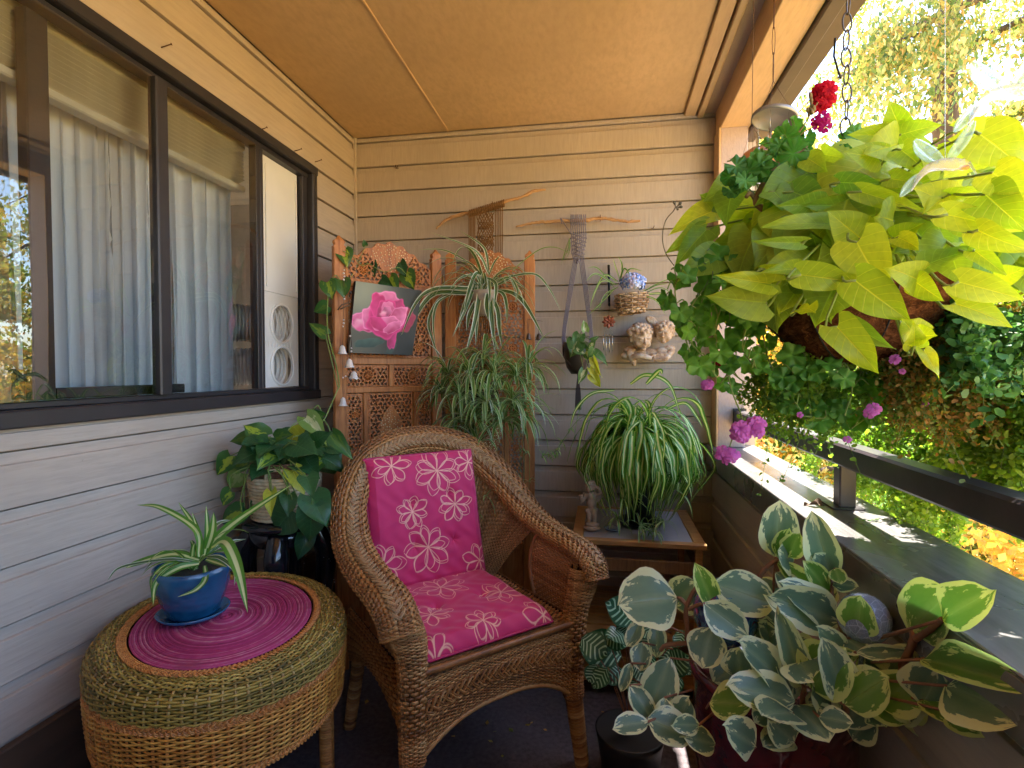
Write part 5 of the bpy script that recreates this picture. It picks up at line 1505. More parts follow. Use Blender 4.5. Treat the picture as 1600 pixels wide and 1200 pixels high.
for (bx, by, tx, ty, m, wf) in ph:
    if not tx: continue
    dY = rr.uniform(-.16, -.06) if by > 735 else rr.uniform(-.12, .08)
    Y = BC.y + dY; B = at(bx, by, Y); T = at(tx, ty, Y + rr.uniform(-.05, .0))
    for p in (B, T): p.x = max(p.x, XL+.02)
    link('leaf', rr.choice(PHI[m]), bk, leafM(B, T, facing(B, .4, .35, rr), wf))
    o_ = Vector((BC.x + rr.uniform(-.06, .06), BC.y + rr.uniform(-.06, .06), .865)); mid_ = (o_+B)/2 + Vector((0, -.03, .04)); 
    rope(stems, [o_, mid_, B] if by < 760 else [o_, Vector((BC.x+(B.x-BC.x)*.6, BC.y-BR*1.05, .875)), B + Vector((0, -.004, .05)), B], .0019, 14)
for k in range(26):
    a = rr.uniform(0, 2*PI); r = rr.uniform(.02, .14); B = Vector((BC.x + r*math.cos(a), BC.y + r*math.sin(a), .87 + rr.uniform(0, .09))); d = Vector((math.cos(a), math.sin(a), rr.uniform(-.5, .3)))*rr.uniform(.07, .10); T = B + d
    if T.x < XL+.03: continue
    link('leaf', rr.choice(PHI[rr.choice((0, 0, 1))]), bk, leafM(B, T, facing(B, .9, .4, rr), .95))
    rope(stems, [(BC.x, BC.y, .86), (Vector((BC.x, BC.y, .86))+B)/2 + Vector((0,0,.02)), B], .0018, 8)
stems.obj('stems', m_stem, bk, kind='stuff')
# long vine that climbs the screen post and crosses the crest
vn = thing('climbing_vine', 'heart leaf vine climbing the left post of the carved screen and crossing its crest', 'vine', at(520, 600, 2.05))
mb = MB()
def vline(pts, Y0, Y1, r=.0021): mb.tube(pxline(pts, Y0, Y1, 40), r, 6)
vline([(484,676),(497,660),(506,656),(514,640),(526,612),(530,600),(524,565),(514,530),(511,500),(512,470),(514,446)], 1.78, 2.06, .0026)
vline([(506,656),(514,668),(516,680)], 1.90, 1.90); vline([(506,657),(498,634),(488,640),(478,644)], 1.88, 1.85); vline([(528,605),(520,572),(509,525),(508,522)], 2.0, 2.03)
vline([(514,446),(524,430),(534,440),(545,436),(556,422),(570,408),(580,412)], 2.06, 2.24, .0016); vline([(536,392),(550,400),(566,415),(576,412),(600,425),(622,418),(634,428),(640,436)], 2.12, 2.34, .0015); vline([(556,422),(566,396),(572,383)], 2.18, 2.2, .0014)
mb.obj('stem', m_stem, vn)
for bx, by, tx, ty, m, wf, Y in ((536,391,543,415,1,.9,2.14),(577,410,584,431,0,.85,2.24),(625,410,633,431,0,.7,2.32),(634,427,646,450,1,.9,2.33),(608,435,619,459,1,.9,2.28),(533,438,538,464,1,.9,2.10),(511,441,519,465,1,.85,2.04),(511,477,490,488,1,.9,2.03),(509,523,482,502,1,.6,2.02),(571,384,568,376,0,.9,2.2),(596,437,612,446,0,.7,2.26),(505,650,478,640,1,.4,1.86)):
    B, T = at(bx, by, Y), at(tx, ty, Y-.02); link('leaf', rr.choice(PHI[m]), vn, leafM(B, T, facing(B, .1, .25, rr), wf*1.05))

# ================================================================== big hanging spider plant (upper tier of the brown macrame)
m_terra = simple('pale clay pot', (.42,.34,.28), .7, 0, .15, 20, .2, .001, 100)
HS = at(757, 455, 2.44)
hs = thing('hanging_spider_plant', 'large spider plant with white edged arching leaves in the upper tier of the brown macrame', 'hanging plant', HS)
mb = MB(); mb.lathe([(.001,-.115),(.045,-.115),(.060,-.02),(.066,.0),(.060,.0),(.001,-.01)], 28, tuple(HS)); mb.obj('pot', m_terra, hs)
Z4 = lambda L: [(480+x/3.529, 360+y/3.529) for x, y in L]
hero = [([(1000,240),(960,150),(890,90),(680,10)],.014),([(1000,230),(990,140),(960,80),(840,0)],.013),([(960,240),(910,190),(760,110),(610,105)],.009),([(940,320),(870,320),(700,325),(600,400),(515,590)],.024),([(950,350),(860,345),(700,350),(600,470),(530,640)],.026),
 ([(800,340),(720,390),(670,500),(690,600),(740,740)],.016),([(800,350),(720,400),(695,500),(705,640)],.014),([(950,280),(950,350),(920,520),(870,690)],.026),([(930,280),(880,420),(800,590)],.016),([(1000,260),(1010,400),(1020,520),(1040,690)],.028),
 ([(1000,270),(940,380),(935,500),(930,640)],.022),([(1060,330),(1140,350),(1210,420),(1310,600)],.024),([(1030,310),(1090,280),(1130,270),(1230,340)],.015),([(1030,290),(1080,265),(1250,240),(1340,330),(1400,450)],.013),([(1030,330),(1080,350),(1100,420),(1100,520)],.018),
 ([(980,320),(900,450),(880,560)],.024),([(1010,300),(990,400),(1000,500)],.026),([(1010,350),(1050,440),(1060,540),(1075,650)],.024),([(960,280),(900,330),(850,460),(840,560)],.016),([(1000,250),(1030,180),(1060,140)],.010),([(1020,300),(1110,260),(1160,330),(1150,400)],.014),
 ([(960,300),(930,250),(850,260),(780,330)],.013),([(970,250),(930,240),(890,340),(860,470)],.020),([(990,260),(1040,300),(1030,420)],.020)]
for i, (pts, w) in enumerate(hero):
    y1 = HS.y + U(-.16, -.05) if i not in (12, 13) else HS.y - .02
    P = pxline(Z4(pts), HS.y - .02, y1, 24); ribbon('leaf', P, w, mS_edge, hs, up=toeye(P[8]), twist=U(-.35, .35))
for k in range(26):
    P = arc(HS + Vector((U(-.02,.02), U(-.02,.02), .0)), U(-PI, 0.3), U(.5, 1.35), U(.22, .42), U(2.2, 3.6), wob=.02); P[:, 1] = np.minimum(P[:, 1], 2.47); ribbon('leaf', P, U(.010, .020), mS_edge, hs)
P = pxline([(800,425),(815,410),(845,389),(870,387),(893,398)], 2.5, 2.52, 24); ribbon('leaf', P, .006, mS_thin, hs, up=toeye(P[8]))

# ---- lower bushy spider plant
LS = at(753, 610, 2.36)
ls = thing('bushy_spider_plant', 'bushy spider plant of many small plantlets in the lower tier of the brown macrame', 'hanging plant', LS)
mb = MB(); mb.lathe([(.001,-.08),(.05,-.08),(.07,.03),(.074,.04),(.066,.04),(.001,.03)], 24, (LS.x, LS.y, LS.z)); mb.obj('pot', simple('dark basket pot', (.08,.05,.03), .8), ls)
crowns = [(700,585,2.30),(735,590,2.24),(770,585,2.26),(805,590,2.30),(720,620,2.22),(760,630,2.20),(800,628,2.26),(690,615,2.32),(740,660,2.22),(785,660,2.24),(825,575,2.34),(715,660,2.28),(755,560,2.30),(812,650,2.3),(745,700,2.22)]
stems = MB(); cnt = 0; fill_ = MB()
for (px, py, Y) in crowns:
    c = at(px, py, Y); rope(stems, [LS + Vector((0, 0, .04)), (LS+c)/2 + Vector((0, -.02, .07)), c], .0016, 12)
    for k in range(36 if py < 690 else 16):
        az = U(0, 2*PI); P = arc(c, az, U(.0, 1.35), U(.10, .25), U(1.8, 3.8), n=11, wob=.03); P[:, 1] = np.minimum(P[:, 1], 2.46)
        ribbon('leaf' if k < 17 else fill_, P, U(.009, .018), random.choice((mS_thin, mS_thin, mS_edge)), ls); cnt += 1
for pts, Y in (([(735,720),(725,760),(738,790)], 2.1), ([(750,730),(755,765),(742,800)], 2.1), ([(745,715),(735,745),(760,775)], 2.08)):
    c = pxline(pts, LS.y-.1, Y, 12); stems.tube(c, .0012, 5)
    for q in (c[5], c[-1]):
        for k in range(5): ribbon('leaf', arc(q, U(0, 2*PI), U(-.5, 1.0), U(.05, .10), U(1.5, 3), n=8), U(.005, .008), mS_thin, ls)
for px in (812, 826, 818):
    c = pxline([(800,640),(px,700),(px+U(-4,4),U(760,850))], 2.3, 2.28, 20); stems.tube(c, .0009, 5)
    for q in c[6::4]:
        for k in range(3): ribbon('leaf', arc(q, U(0, 2*PI), U(-.3, .9), U(.04, .08), U(1.5, 3), n=7), .005, mS_thin, ls)
stems.obj('runners', m_stem, ls, kind='stuff'); fill_.obj('inner_foliage', mS_thin, ls, kind='stuff')

# ================================================================== pothos in the grey macrame
gv = at(898, 560, 2.54)
gpot = thing('wall_pothos', 'variegated pothos in a dark half round pot held by the grey macrame', 'hanging plant', gv)
mb = MB(); c = at(901, 535, 2.56)
mb.lathe([(.001,-.150),(.030,-.150),(.056,-.120),(.068,-.070),(.070,0),(.066,0),(.062,-.06),(.001,-.07)], 32, tuple(c), sx=.85, sy=.9); mb.obj('pot', simple('dark brown ceramic', (.045,.032,.028), .35, 0, .2), gpot)
PHV = leafset('pothos_leaf', 'heart', leafmat_var('pothos cream marbled', (.06,.16,.04), (.13,.26,.06), (.70,.72,.42), 'mid'), 4, 31, fold=.2, droop=.2, wave=.04) 
stems = MB()
for bx, by, tx, ty, s_, wf in ((915,518,912,499,2,.6),(905,535,890,557,3,.9),(897,530,893,552,1,.9),(912,545,903,533,1,.9),(922,545,930,528,0,.5),(930,550,950,567,1,.5),(928,545,920,560,3,.9),(915,550,925,562,1,.8),(921,575,930,592,2,.45),(912,578,905,600,0,.6),(925,585,938,604,2,.75),(927,560,938,590,2,.4),(900,545,915,553,0,.8),(924,532,936,526,3,.6),(906,522,898,540,1,.9)):
    B, T = at(bx, by, 2.48 + U(-.04, .02)), at(tx, ty, 2.46)
    link('leaf', random.choice(PHV) if s_ != 2 else random.choice(PHI[3] if by < 530 else PHI[2]), gpot, leafM(B, T, facing(B, .2, .4), wf*1.0)); rope(stems, [c + Vector((.01, 0, -.01)), (c+B)/2 + Vector((.0, -.03, .02)), B], .0013, 10)
stems.obj('stems', m_stem, gpot, kind='stuff')
P = pxline([(893,380),(888,398),(878,412)], 2.6, 2.58, 10)
ap = thing('air_plant', 'small grassy tuft tucked into the grey macrame', 'plant', P[0])
for k in range(5): ribbon('leaf', pxline([(890,372),(886+U(-4,4),392),(872+U(-2,10),412+U(-4,6))], 2.6, 2.56, 10), .006, mS_thin, ap)

# ---- hydrangea basket
hb = thing('hydrangea_basket', 'small woven wall basket with a blue hydrangea head and thin green leaves', 'flower basket', at(987, 470, 2.60))
c = at(987, 472, 2.60); m_hw = wicker_mat('flat basket weave', [(.18,.10,.055), (.36,.22,.12), (.55,.40,.26)])
def Shb(s, t):
    a = 2*PI*s; r = .056 + .020*t + .008*np.sin(t*PI)
    return np.stack([c.x + r*np.cos(a), c.y + .8*r*np.sin(a), c.z - .055 + .095*t + .006*np.cos(a)], -1)
mb = MB(); weave(mb, Shb, 9, 16, .0045, .0028, True, 4, 0, 0, sgn=1, stake_r=.003, back=1); mb.obj('basket', [m_hw, m_wick_in], hb)
mpet = [simple('hydrangea blue', (.20,.32,.72), .6, 0, .3, 30), simple('hydrangea pale blue', (.48,.56,.82), .6, 0, .2, 30), simple('hydrangea lilac', (.62,.56,.78), .6, 0, .2, 30)]
hc = at(989, 442, 2.56); fl_me = {}
for i, m in enumerate(mpet):
    mb = MB()
    for k in range(4):
        a = k*PI/2 + .3
        G = [[(math.cos(a+u*.62*math.sin(.35+2.3*q))*(.002+.0135*q), math.sin(a+u*.62*math.sin(.35+2.3*q))*(.002+.0135*q), .003*math.sin(q*3) - .002*u*u) for u in np.linspace(-1, 1, 5)] for q in np.linspace(0, 1, 5)]
        mb.grid(np.array(G))
    mb.sphere((0, 0, .002), .0018, 6, 4); fl_me[i] = mb.mesh('floret', m)
for k in range(58):
    z = 1 - 1.5*(k+.5)/58; a = k*2.399; r = math.sqrt(max(0, 1-z*z)); d = Vector((math.cos(a)*r, math.sin(a)*r, z))
    if d.y > .55: continue
    p = hc + Vector((d.x*.052, d.y*.045, d.z*.040)) + Vector((U(-.003,.003),)*3)
    if d.y < -.2: p.y -= .004
    M = Matrix.Translation(p) @ (d + Vector((U(-.3,.3), U(-.3,.3), U(-.3,.3)))).to_track_quat('Z', 'Y').to_matrix().to_4x4() @ Matrix.Rotation(U(0, 6), 4, 'Z') @ Matrix.Scale(U(1.05, 1.6), 4)
    link('floret', fl_me[random.choice((0, 0, 1, 1, 2))], hb, M)
for L in ([(965,440),(945,430),(930,455),(922,480)],[(965,445),(940,440),(925,470)],[(968,440),(975,420),(985,430)],[(970,438),(972,415),(966,400)],[(1005,455),(1030,442),(1060,430)],[(1006,458),(1035,450),(1060,470)],[(1004,460),(1040,462),(1060,500)],[(960,450),(935,420),(918,418)],[(960,452),(938,475),(920,492)],[(975,432),(985,420),(1005,424)],[(962,445),(932,428),(915,440)],[(1005,456),(1025,446),(1045,443)],[(968,436),(962,418),(958,404)],[(966,448),(945,462),(935,488)],[(1006,462),(1026,470),(1040,492)]):
    ribbon('leaf', pxline(L, 2.58, 2.56+U(-.05,.03), 16), U(.005, .011), mS_thin if random.random() < .6 else mS_mid, hb, up=toeye(at(*L[1], 2.58)))

# ---- cherub wall plaque
m_stone = None
def stonemat():
    t = NT('aged plaster stone'); v = t.coord('Object'); n = t.noise(v, 22, 6, .7); n2 = t.noise(v, 90, 4)
    cc = t.ramp(n, [(.32, (.20,.12,.075)), (.48, (.50,.34,.22)), (.62, (.62,.52,.42))])
    return t.bsdf(cc, .9, 0, t.bump(t.math('ADD', n, t.math('MULTIPLY', n2, .5)), .7, .004), .2)
m_stone = stonemat()
def cherub_head(c, r, yaw, tilt, hair=True):
    """ellipsoids of a child's head looking along -y turned by yaw"""
    Mx = Matrix.Rotation(yaw, 3, 'Z') @ Matrix.Rotation(tilt, 3, 'X')
    E = []
    def e(p, q, rot=(0,0,0)):
        v = Mx @ Vector(p); E.append((tuple(Vector(c) + v*r), tuple(x*r for x in q), (tilt, 0, yaw)))
    e((0, .1, .12), (.92, .95, .95)); e((0, -.30, -.25), (.68, .62, .68)); e((.36, -.52, -.42), (.30, .28, .28)); e((-.36, -.52, -.42), (.30, .28, .28))
    e((0, -.74, -.80), (.22, .20, .16)); e((0, -1.00, -.25), (.12, .16, .12)); e((0, -.86, -.08), (.09, .12, .22)); e((0, -.83, -.58), (.17, .10, .055)); e((0, -.80, -.48), (.19, .10, .05))
    e((.30, -.80, .06), (.20, .10, .05)); e((-.30, -.80, .06), (.20, .10, .05)); e((.30, -.76, -.10), (.13, .10, .07)); e((-.30, -.76, -.10), (.13, .10, .07)); e((.85, -.05, -.2), (.10, .18, .25)); e((-.85, -.05, -.2), (.10, .18, .25))
    if hair:
        hr = random.Random(int(r*1e5))
        for k in range(46):
            a = k*2.399; z = .05 + .95*(k/46); q = math.sqrt(1 - z*z); p = (math.cos(a)*q, math.sin(a)*q, z)
            if p[1] < -.45 and p[2] < .35: continue
            e((p[0]*.92, p[1]*.95+.1, p[2]*.92+.12), (hr.uniform(.13,.22),)*3)
    return E
c1 = at(1001, 527, 2.61); c2 = at(1038, 520, 2.62)
E = cherub_head(c1, .060, .35, .25) + cherub_head(c2, .050, -.25, .15)
for a, b, q in ((985,548,.030),(1000,552,.034),(1016,552,.032),(1034,550,.030),(1046,545,.024),(980,556,.026)): E.append((tuple(at(a, b, 2.63)), (q*1.15, q*.8, q*.75)))
for k in range(6): E.append((tuple(at(983+k*1.5, 550+k*3.2, 2.61)), (.011, .012, .020), (0, .5-.1*k, 0)))       # wing feathers
for k in range(7): E.append((tuple(at(1013+k*2.6, 500-2*math.sin(k*.5)+k*k*.45, 2.635)), (.010, .010, .020), (0, -.5+.22*k, 0)))
for k in range(5): E.append((tuple(at(1022+k*6, 556-k*.6, 2.60)), (.016, .012, .012)))
tb = [([at(985, 560, 2.61), at(1000, 556, 2.585), at(1018, 560, 2.59)], [.016, .014, .011]), ([at(1050, 548, 2.62), at(1040, 560, 2.59), at(1022, 562, 2.59)], [.015, .013, .010])]
cp = blob('cherub_plaque', E, m_stone, None, .0022, tubes=tb); cp['label'] = 'weathered plaster plaque of two leaning cherub heads with wings on the back wall'; cp['category'] = 'plaque'
# ================================================================== side table with the round spider plant
m_tab = woodmat('honey oak', (.26,.12,.035), (.42,.21,.07), (.52,.29,.11), .4, (2, 16, 16))
m_tab2 = woodmat('dark oak', (.10,.045,.018), (.20,.10,.04), (.28,.15,.06), .5)
TX0, TX1, TY0, TY1, TZ = -.122, .392, 2.118, 2.640, .530
tb_ = thing('side_table', 'small oak side table with a grey inlaid top in the far right corner', 'side table', ((TX0+TX1)/2, (TY0+TY1)/2, FLOOR))
def tpart(name, boxes, mat, c=.003):
    mb = MB()
    for a, b in boxes: mb.bbox(a, b, c)
    return mb.obj(name, mat, tb_, False)
for a, b in (((TX0, TY0, TZ-.022), (TX1, TY0+.032, TZ)), ((TX0, TY1-.032, TZ-.022), (TX1, TY1, TZ)), ((TX0, TY0+.033, TZ-.022), (TX0+.045, TY1-.033, TZ)), ((TX1-.045, TY0+.033, TZ-.022), (TX1, TY1-.033, TZ))): tpart('frame_board', [(a, b)], m_tab)
tpart('inlay_board', [((TX0+.046, TY0+.033, TZ-.018), (TX1-.046, TY1-.033, TZ-.002))], simple('lavender grey laminate', (.36,.34,.38), .28, 0, .15, 6), .001)
for x in (TX0+.012, TX1-.040):
    for y in (TY0+.012, TY1-.040): tpart('leg', [((x, y, FLOOR), (x+.028, y+.028, TZ-.023))], m_tab)
tpart('apron', [((TX0+.045, TY0+.020, .40), (TX1-.045, TY0+.034, .452))], m_tab2); tpart('apron', [((TX0+.045, TY1-.034, .40), (TX1-.045, TY1-.020, .452))], m_tab2)
tpart('side_rail', [((TX0+.018, TY0+.042, .40), (TX0+.030, TY1-.042, .452))], m_tab2); tpart('side_rail', [((TX1-.030, TY0+.042, .40), (TX1-.018, TY1-.042, .452))], m_tab2)
for zz in (.135, -.045):
    for k in range(6): y = TY0+.014 + k*.082; tpart('shelf_slat', [((TX0+.006, y, zz), (TX1-.006, y+.066, zz+.018))], m_tab, .002)
# round spider plant: tall pot, fountain of leaves
SP = Vector((.158, 2.36, TZ))
sp = thing('fountain_spider_plant', 'huge round spider plant whose curling cream striped leaves hide its pot on the side table', 'potted plant', SP)
mb = MB(); mb.lathe([(.001,.002),(.075,.002),(.10,.018),(.098,.020),(.07,.008),(.001,.006)], 32, tuple(SP)); mb.obj('saucer', m_black, sp)
mb = MB(); mb.lathe([(.001,.008),(.055,.008),(.078,.25),(.083,.375),(.080,.375),(.001,.36)], 32, tuple(SP)); mb.obj('pot', simple('dark green plastic', (.02,.03,.025), .4), sp)
crown = SP + Vector((-.005, 0, .385))
for k in range(300):
    az = U(0, 2*PI); el = math.asin(U(.05, .99)); L = U(.27, .58)
    if math.sin(az) > .5: L *= .8
    q = U(0, 1)
    P = arc(crown + Vector((U(-.05,.05), U(-.05,.05), U(-.01,.02))), az, el, L, U(4.0, 6.2) + 1.1*el, n=22, wob=.18)
    # squeeze towards the pot low down, so the mass narrows like a balloon
    for p in P:
        dz = crown.z + .02 - p[2]
        if dz > .16:
            f = max(.48, 1 - (dz-.16)*2.2); p[0] = crown.x + (p[0]-crown.x)*f; p[1] = crown.y + (p[1]-crown.y)*f
    P[:, 1] = np.minimum(P[:, 1], 2.66); P[:, 2] = np.maximum(P[:, 2], TZ+.006 + .03*U(0,1))
    ribbon('leaf', P, U(.014, .026), mS_mid, sp, twist=U(-1.0, 1.0), fold=.3)
for pts, Y, w in (([(985,600),(1010,586),(1045,600),(1064,650)], 2.25, .018), ([(1040,640),(1070,630),(1088,650),(1098,668)], 2.3, .014), ([(960,610),(925,615),(900,640),(890,672)], 2.25, .014), ([(1010,600),(1030,580),(1035,585)], 2.2, .020)):
    P = pxline(pts, Y, Y-.05, 18); ribbon('leaf', P, w, mS_mid, sp, up=toeye(P[6]))
stems = MB()
for (px, py, Y, n_, L) in ((1000,822,2.16,12,.10),(1035,815,2.14,12,.10),(965,812,2.18,9,.09),(1022,832,2.12,9,.08),(1062,740,2.2,14,.14),(1056,765,2.2,10,.13),(975,780,2.2,10,.14)):
    c = at(px, py, Y); c.z = max(c.z, TZ+.035); rope(stems, [crown, (crown+c)/2 + Vector((0, -.10, .02)), c], .0014, 14)
    for k in range(n_): P = arc(c, U(0, 2*PI), U(-.2, 1.2), L*U(.7, 1.2), U(1.8, 3.4), n=9, wob=.04); P[:, 2] = np.maximum(P[:, 2], TZ+.003); ribbon('leaf', P, U(.006, .011), mS_mid if py < 800 else mS_thin, sp)
stems.obj('runners', m_stem, sp, kind='stuff')
# trailing bits at the left of it
tv = thing('trailing_sprig', 'pale sprig with tiny star shaped plantlets trailing left of the round spider plant', 'vine', at(870, 700, 2.3))
mb = MB(); L1 = pxline([(935,640),(905,655),(885,680),(868,705),(848,712)], 2.3, 2.2, 26); L2 = pxline([(885,680),(872,700),(868,716)], 2.25, 2.2, 10); mb.tube(L1, .0013, 5); mb.tube(L2, .0012, 5); mb.obj('runner', m_stem, tv)
for q in (L1[10], L1[15], L1[19], L1[22], L1[-1], L2[-1], L2[5]):
    for k in range(7): ribbon('leaf', arc(q, U(0, 2*PI), U(-.8, 1.2), U(.025, .05), U(.5, 2), n=6), .0055, mS_mid, tv)

# ---- little stone cherub figure
FG = Vector((-.045, 2.235, TZ))
m_fig = simple('sandstone figure', (.34,.25,.18), .8, 0, .2, 40, .4, .001, 120)
E = [((FG.x, FG.y, TZ+.012), (.036, .030, .014)), ((FG.x, FG.y, TZ+.028), (.030, .026, .012)), ((FG.x-.002, FG.y, TZ+.115), (.021, .016, .028)), ((FG.x, FG.y, TZ+.142), (.022, .016, .022)), ((FG.x, FG.y, TZ+.088), (.021, .017, .018)), ((FG.x-.018, FG.y-.006, TZ+.085), (.012, .010, .010), (0,.5,0))]
E += cherub_head((FG.x-.006, FG.y-.004, TZ+.185), .0225, -.5, .1)
E += [((FG.x+.026, FG.y+.012, TZ+.140), (.016, .005, .024), (0, .5, 0)), ((FG.x-.026, FG.y+.012, TZ+.138), (.012, .005, .022), (0, -.5, 0))]
V_ = lambda x, y, z: (FG.x+x, FG.y+y, TZ+z)
tbs = [([V_(-.010,0,.09), V_(-.012,-.006,.062), V_(-.010,0,.030)], [.014,.011,.008]), ([V_(.010,0,.09), V_(.010,-.004,.060), V_(.012,.002,.030)], [.014,.011,.008]), ([V_(-.010,0,.03), V_(-.013,-.012,.028)], [.008,.006]), ([V_(.012,0,.03), V_(.013,-.012,.028)], [.008,.006]),
       ([V_(.018,0,.152), V_(.036,-.004,.162), V_(.024,-.008,.182), V_(.012,-.010,.186)], [.0085,.007,.006,.005]), ([V_(-.018,0,.150), V_(-.032,-.010,.135), V_(-.040,-.016,.128)], [.0085,.007,.006]), ([V_(-.040,-.014,.120), V_(-.046,-.016,.150)], [.008,.009])]
fg = blob('cherub_figurine', E, m_fig, None, .0016, tubes=tbs); fg['label'] = 'small sandstone cherub figurine standing at the left of the side table top'; fg['category'] = 'figurine'
# small glass dish
mb = MB(); mb.lathe([(.001,.001),(.03,.001),(.036,.010),(.034,.010),(.028,.004),(.001,.004)], 24, (FG.x+.085, 2.26, TZ)); o = mb.obj('small_dish', simple('grey dish', (.25,.24,.25), .2)); o['label'] = 'small grey dish beside the cherub figurine'; o['category'] = 'dish'

# ================================================================== prayer plant by the table foot
CPc = at(985, 1035, 1.72)
cl_ = thing('prayer_plant', 'prayer plant with silvery striped oval leaves in front of the side table', 'potted plant', (CPc.x, CPc.y, FLOOR))
mC = leafmat_var('prayer leaf silver stripes', (.015,.085,.040), (.035,.14,.06), (.38,.62,.46), 'feather', .2, .35)
CAL = leafset('prayer_leaf', 'oval', mC, 5, 61, fold=.12, droop=.18, wave=.05)
mb = MB(); mb.lathe([(.001,FLOOR),(.085,FLOOR),(.105,.03),(.110,.05),(.104,.05)], 32, (CPc.x, CPc.y, 0)); mb.obj('pot', simple('black plastic pot', (.015,.013,.013), .5), cl_)
mb = MB(); mb.lathe([(.001,.035),(.103,.030)], 24, (CPc.x, CPc.y, 0)); mb.obj('soil', m_soil, cl_)
stems = MB(); q = Vector((CPc.x, CPc.y, .05))
Zr = lambda x, y: (860 + x/2.068, 560 + y/2.068)
cal = [(265,850,200,785,.62),(250,830,262,790,.7),(180,900,245,925,.7),(240,895,185,900,.8),(100,905,180,950,.7),(230,960,105,920,.62),(250,880,230,850,.7),(235,1010,170,1030,.7),(150,990,125,1045,.7),(185,1000,135,1060,.6),(300,900,270,950,.7),(330,880,300,935,.65),(390,1000,440,960,.7),(420,1030,380,1075,.7),(330,960,300,1010,.7),(290,860,330,900,.7),(430,880,410,930,.6),(420,980,450,1020,.6),(395,930,360,980,.7),(270,990,310,1040,.7),(350,1060,320,1110,.7),(250,1040,285,1085,.6)]
for bx, by, tx, ty, wf in cal:
    Y = CPc.y + U(-.12, .02); b, t = Zr(bx, by), Zr(tx, ty); B, T = at(*b, Y), at(*t, Y-.04)
    link('leaf', random.choice(CAL), cl_, leafM(B, T, facing(B, .5, .25), wf*1.45)); rope(stems, [q, (q+B)/2 + Vector((0,0,.05)), B], .0018, 10)
stems.obj('stems', m_rstem, cl_, kind='stuff')
mb = MB(); mb.sphere((0, 0, 0), .02, 10, 8, sc=(1.6, 1, .8)); o = mb.obj('pebble', simple('tan pebble', (.35,.24,.17), .7)); o.location = at(972, 1020, 2.16); o.location.z = .165; o['label'] = 'tan pebble on the lower shelf of the side table'; o['category'] = 'pebble'

# ================================================================== red pot with variegated peperomia
RP = Vector((.345, 1.16, 0))
pp_ = thing('peperomia_pot', 'large variegated peperomia with round cream edged leaves in a glossy dark red pot', 'potted plant', (RP.x, RP.y, FLOOR))
m_red = glaze('oxblood glaze', (.05,.004,.007), (.13,.010,.016), .12)
mb = MB(); mb.lathe([(.001,.20),(.09,.20),(.135,.30),(.155,.42),(.150,.52),(.152,.560),(.163,.572),(.163,.590),(.155,.592),(.145,.575),(.001,.565)], 48, (RP.x, RP.y, 0)); mb.obj('pot', m_red, pp_)
mb = MB(); mb.lathe([(.001,.572),(.145,.566)], 30, (RP.x, RP.y, 0)); mb.obj('soil', m_soil, pp_)
mb = MB(); mb.lathe([(.001,FLOOR),(.13,FLOOR),(.13,.198),(.001,.199)], 30, (RP.x, RP.y, 0)); o = mb.obj('plinth', m_dark); o['label'] = 'low dark plinth under the red pot'; o['category'] = 'plinth'
mPe = leafmat_var('peperomia cream edge', (.11,.20,.14), (.19,.31,.20), (.76,.79,.48), 'edge', .25, .30)
mPy = leafmat_var('young peperomia', (.12,.28,.05), (.22,.40,.08), (.74,.80,.34), 'edge', .4, .32)
PEP = [leafset('peperomia_leaf', 'oval', m, 5, 71+i*3, fold=.10, droop=.10, wave=.03, cup=.12, nu=10) for i, m in enumerate((mPe, mPy))]
def ylim(x, y, Y): r = ray(x, y); return min(Y, .478/max(.01, r.x)*r.y) if r.x > 0 else Y
def hides(B):
    x, y = proj(B); return any(math.hypot(x-a, y-b) < r_ for a, b, r_ in ((1134, 975, 78), (1350, 965, 80)))
Zp = lambda x, y: (960 + x/2.5, 780 + y/2.5)
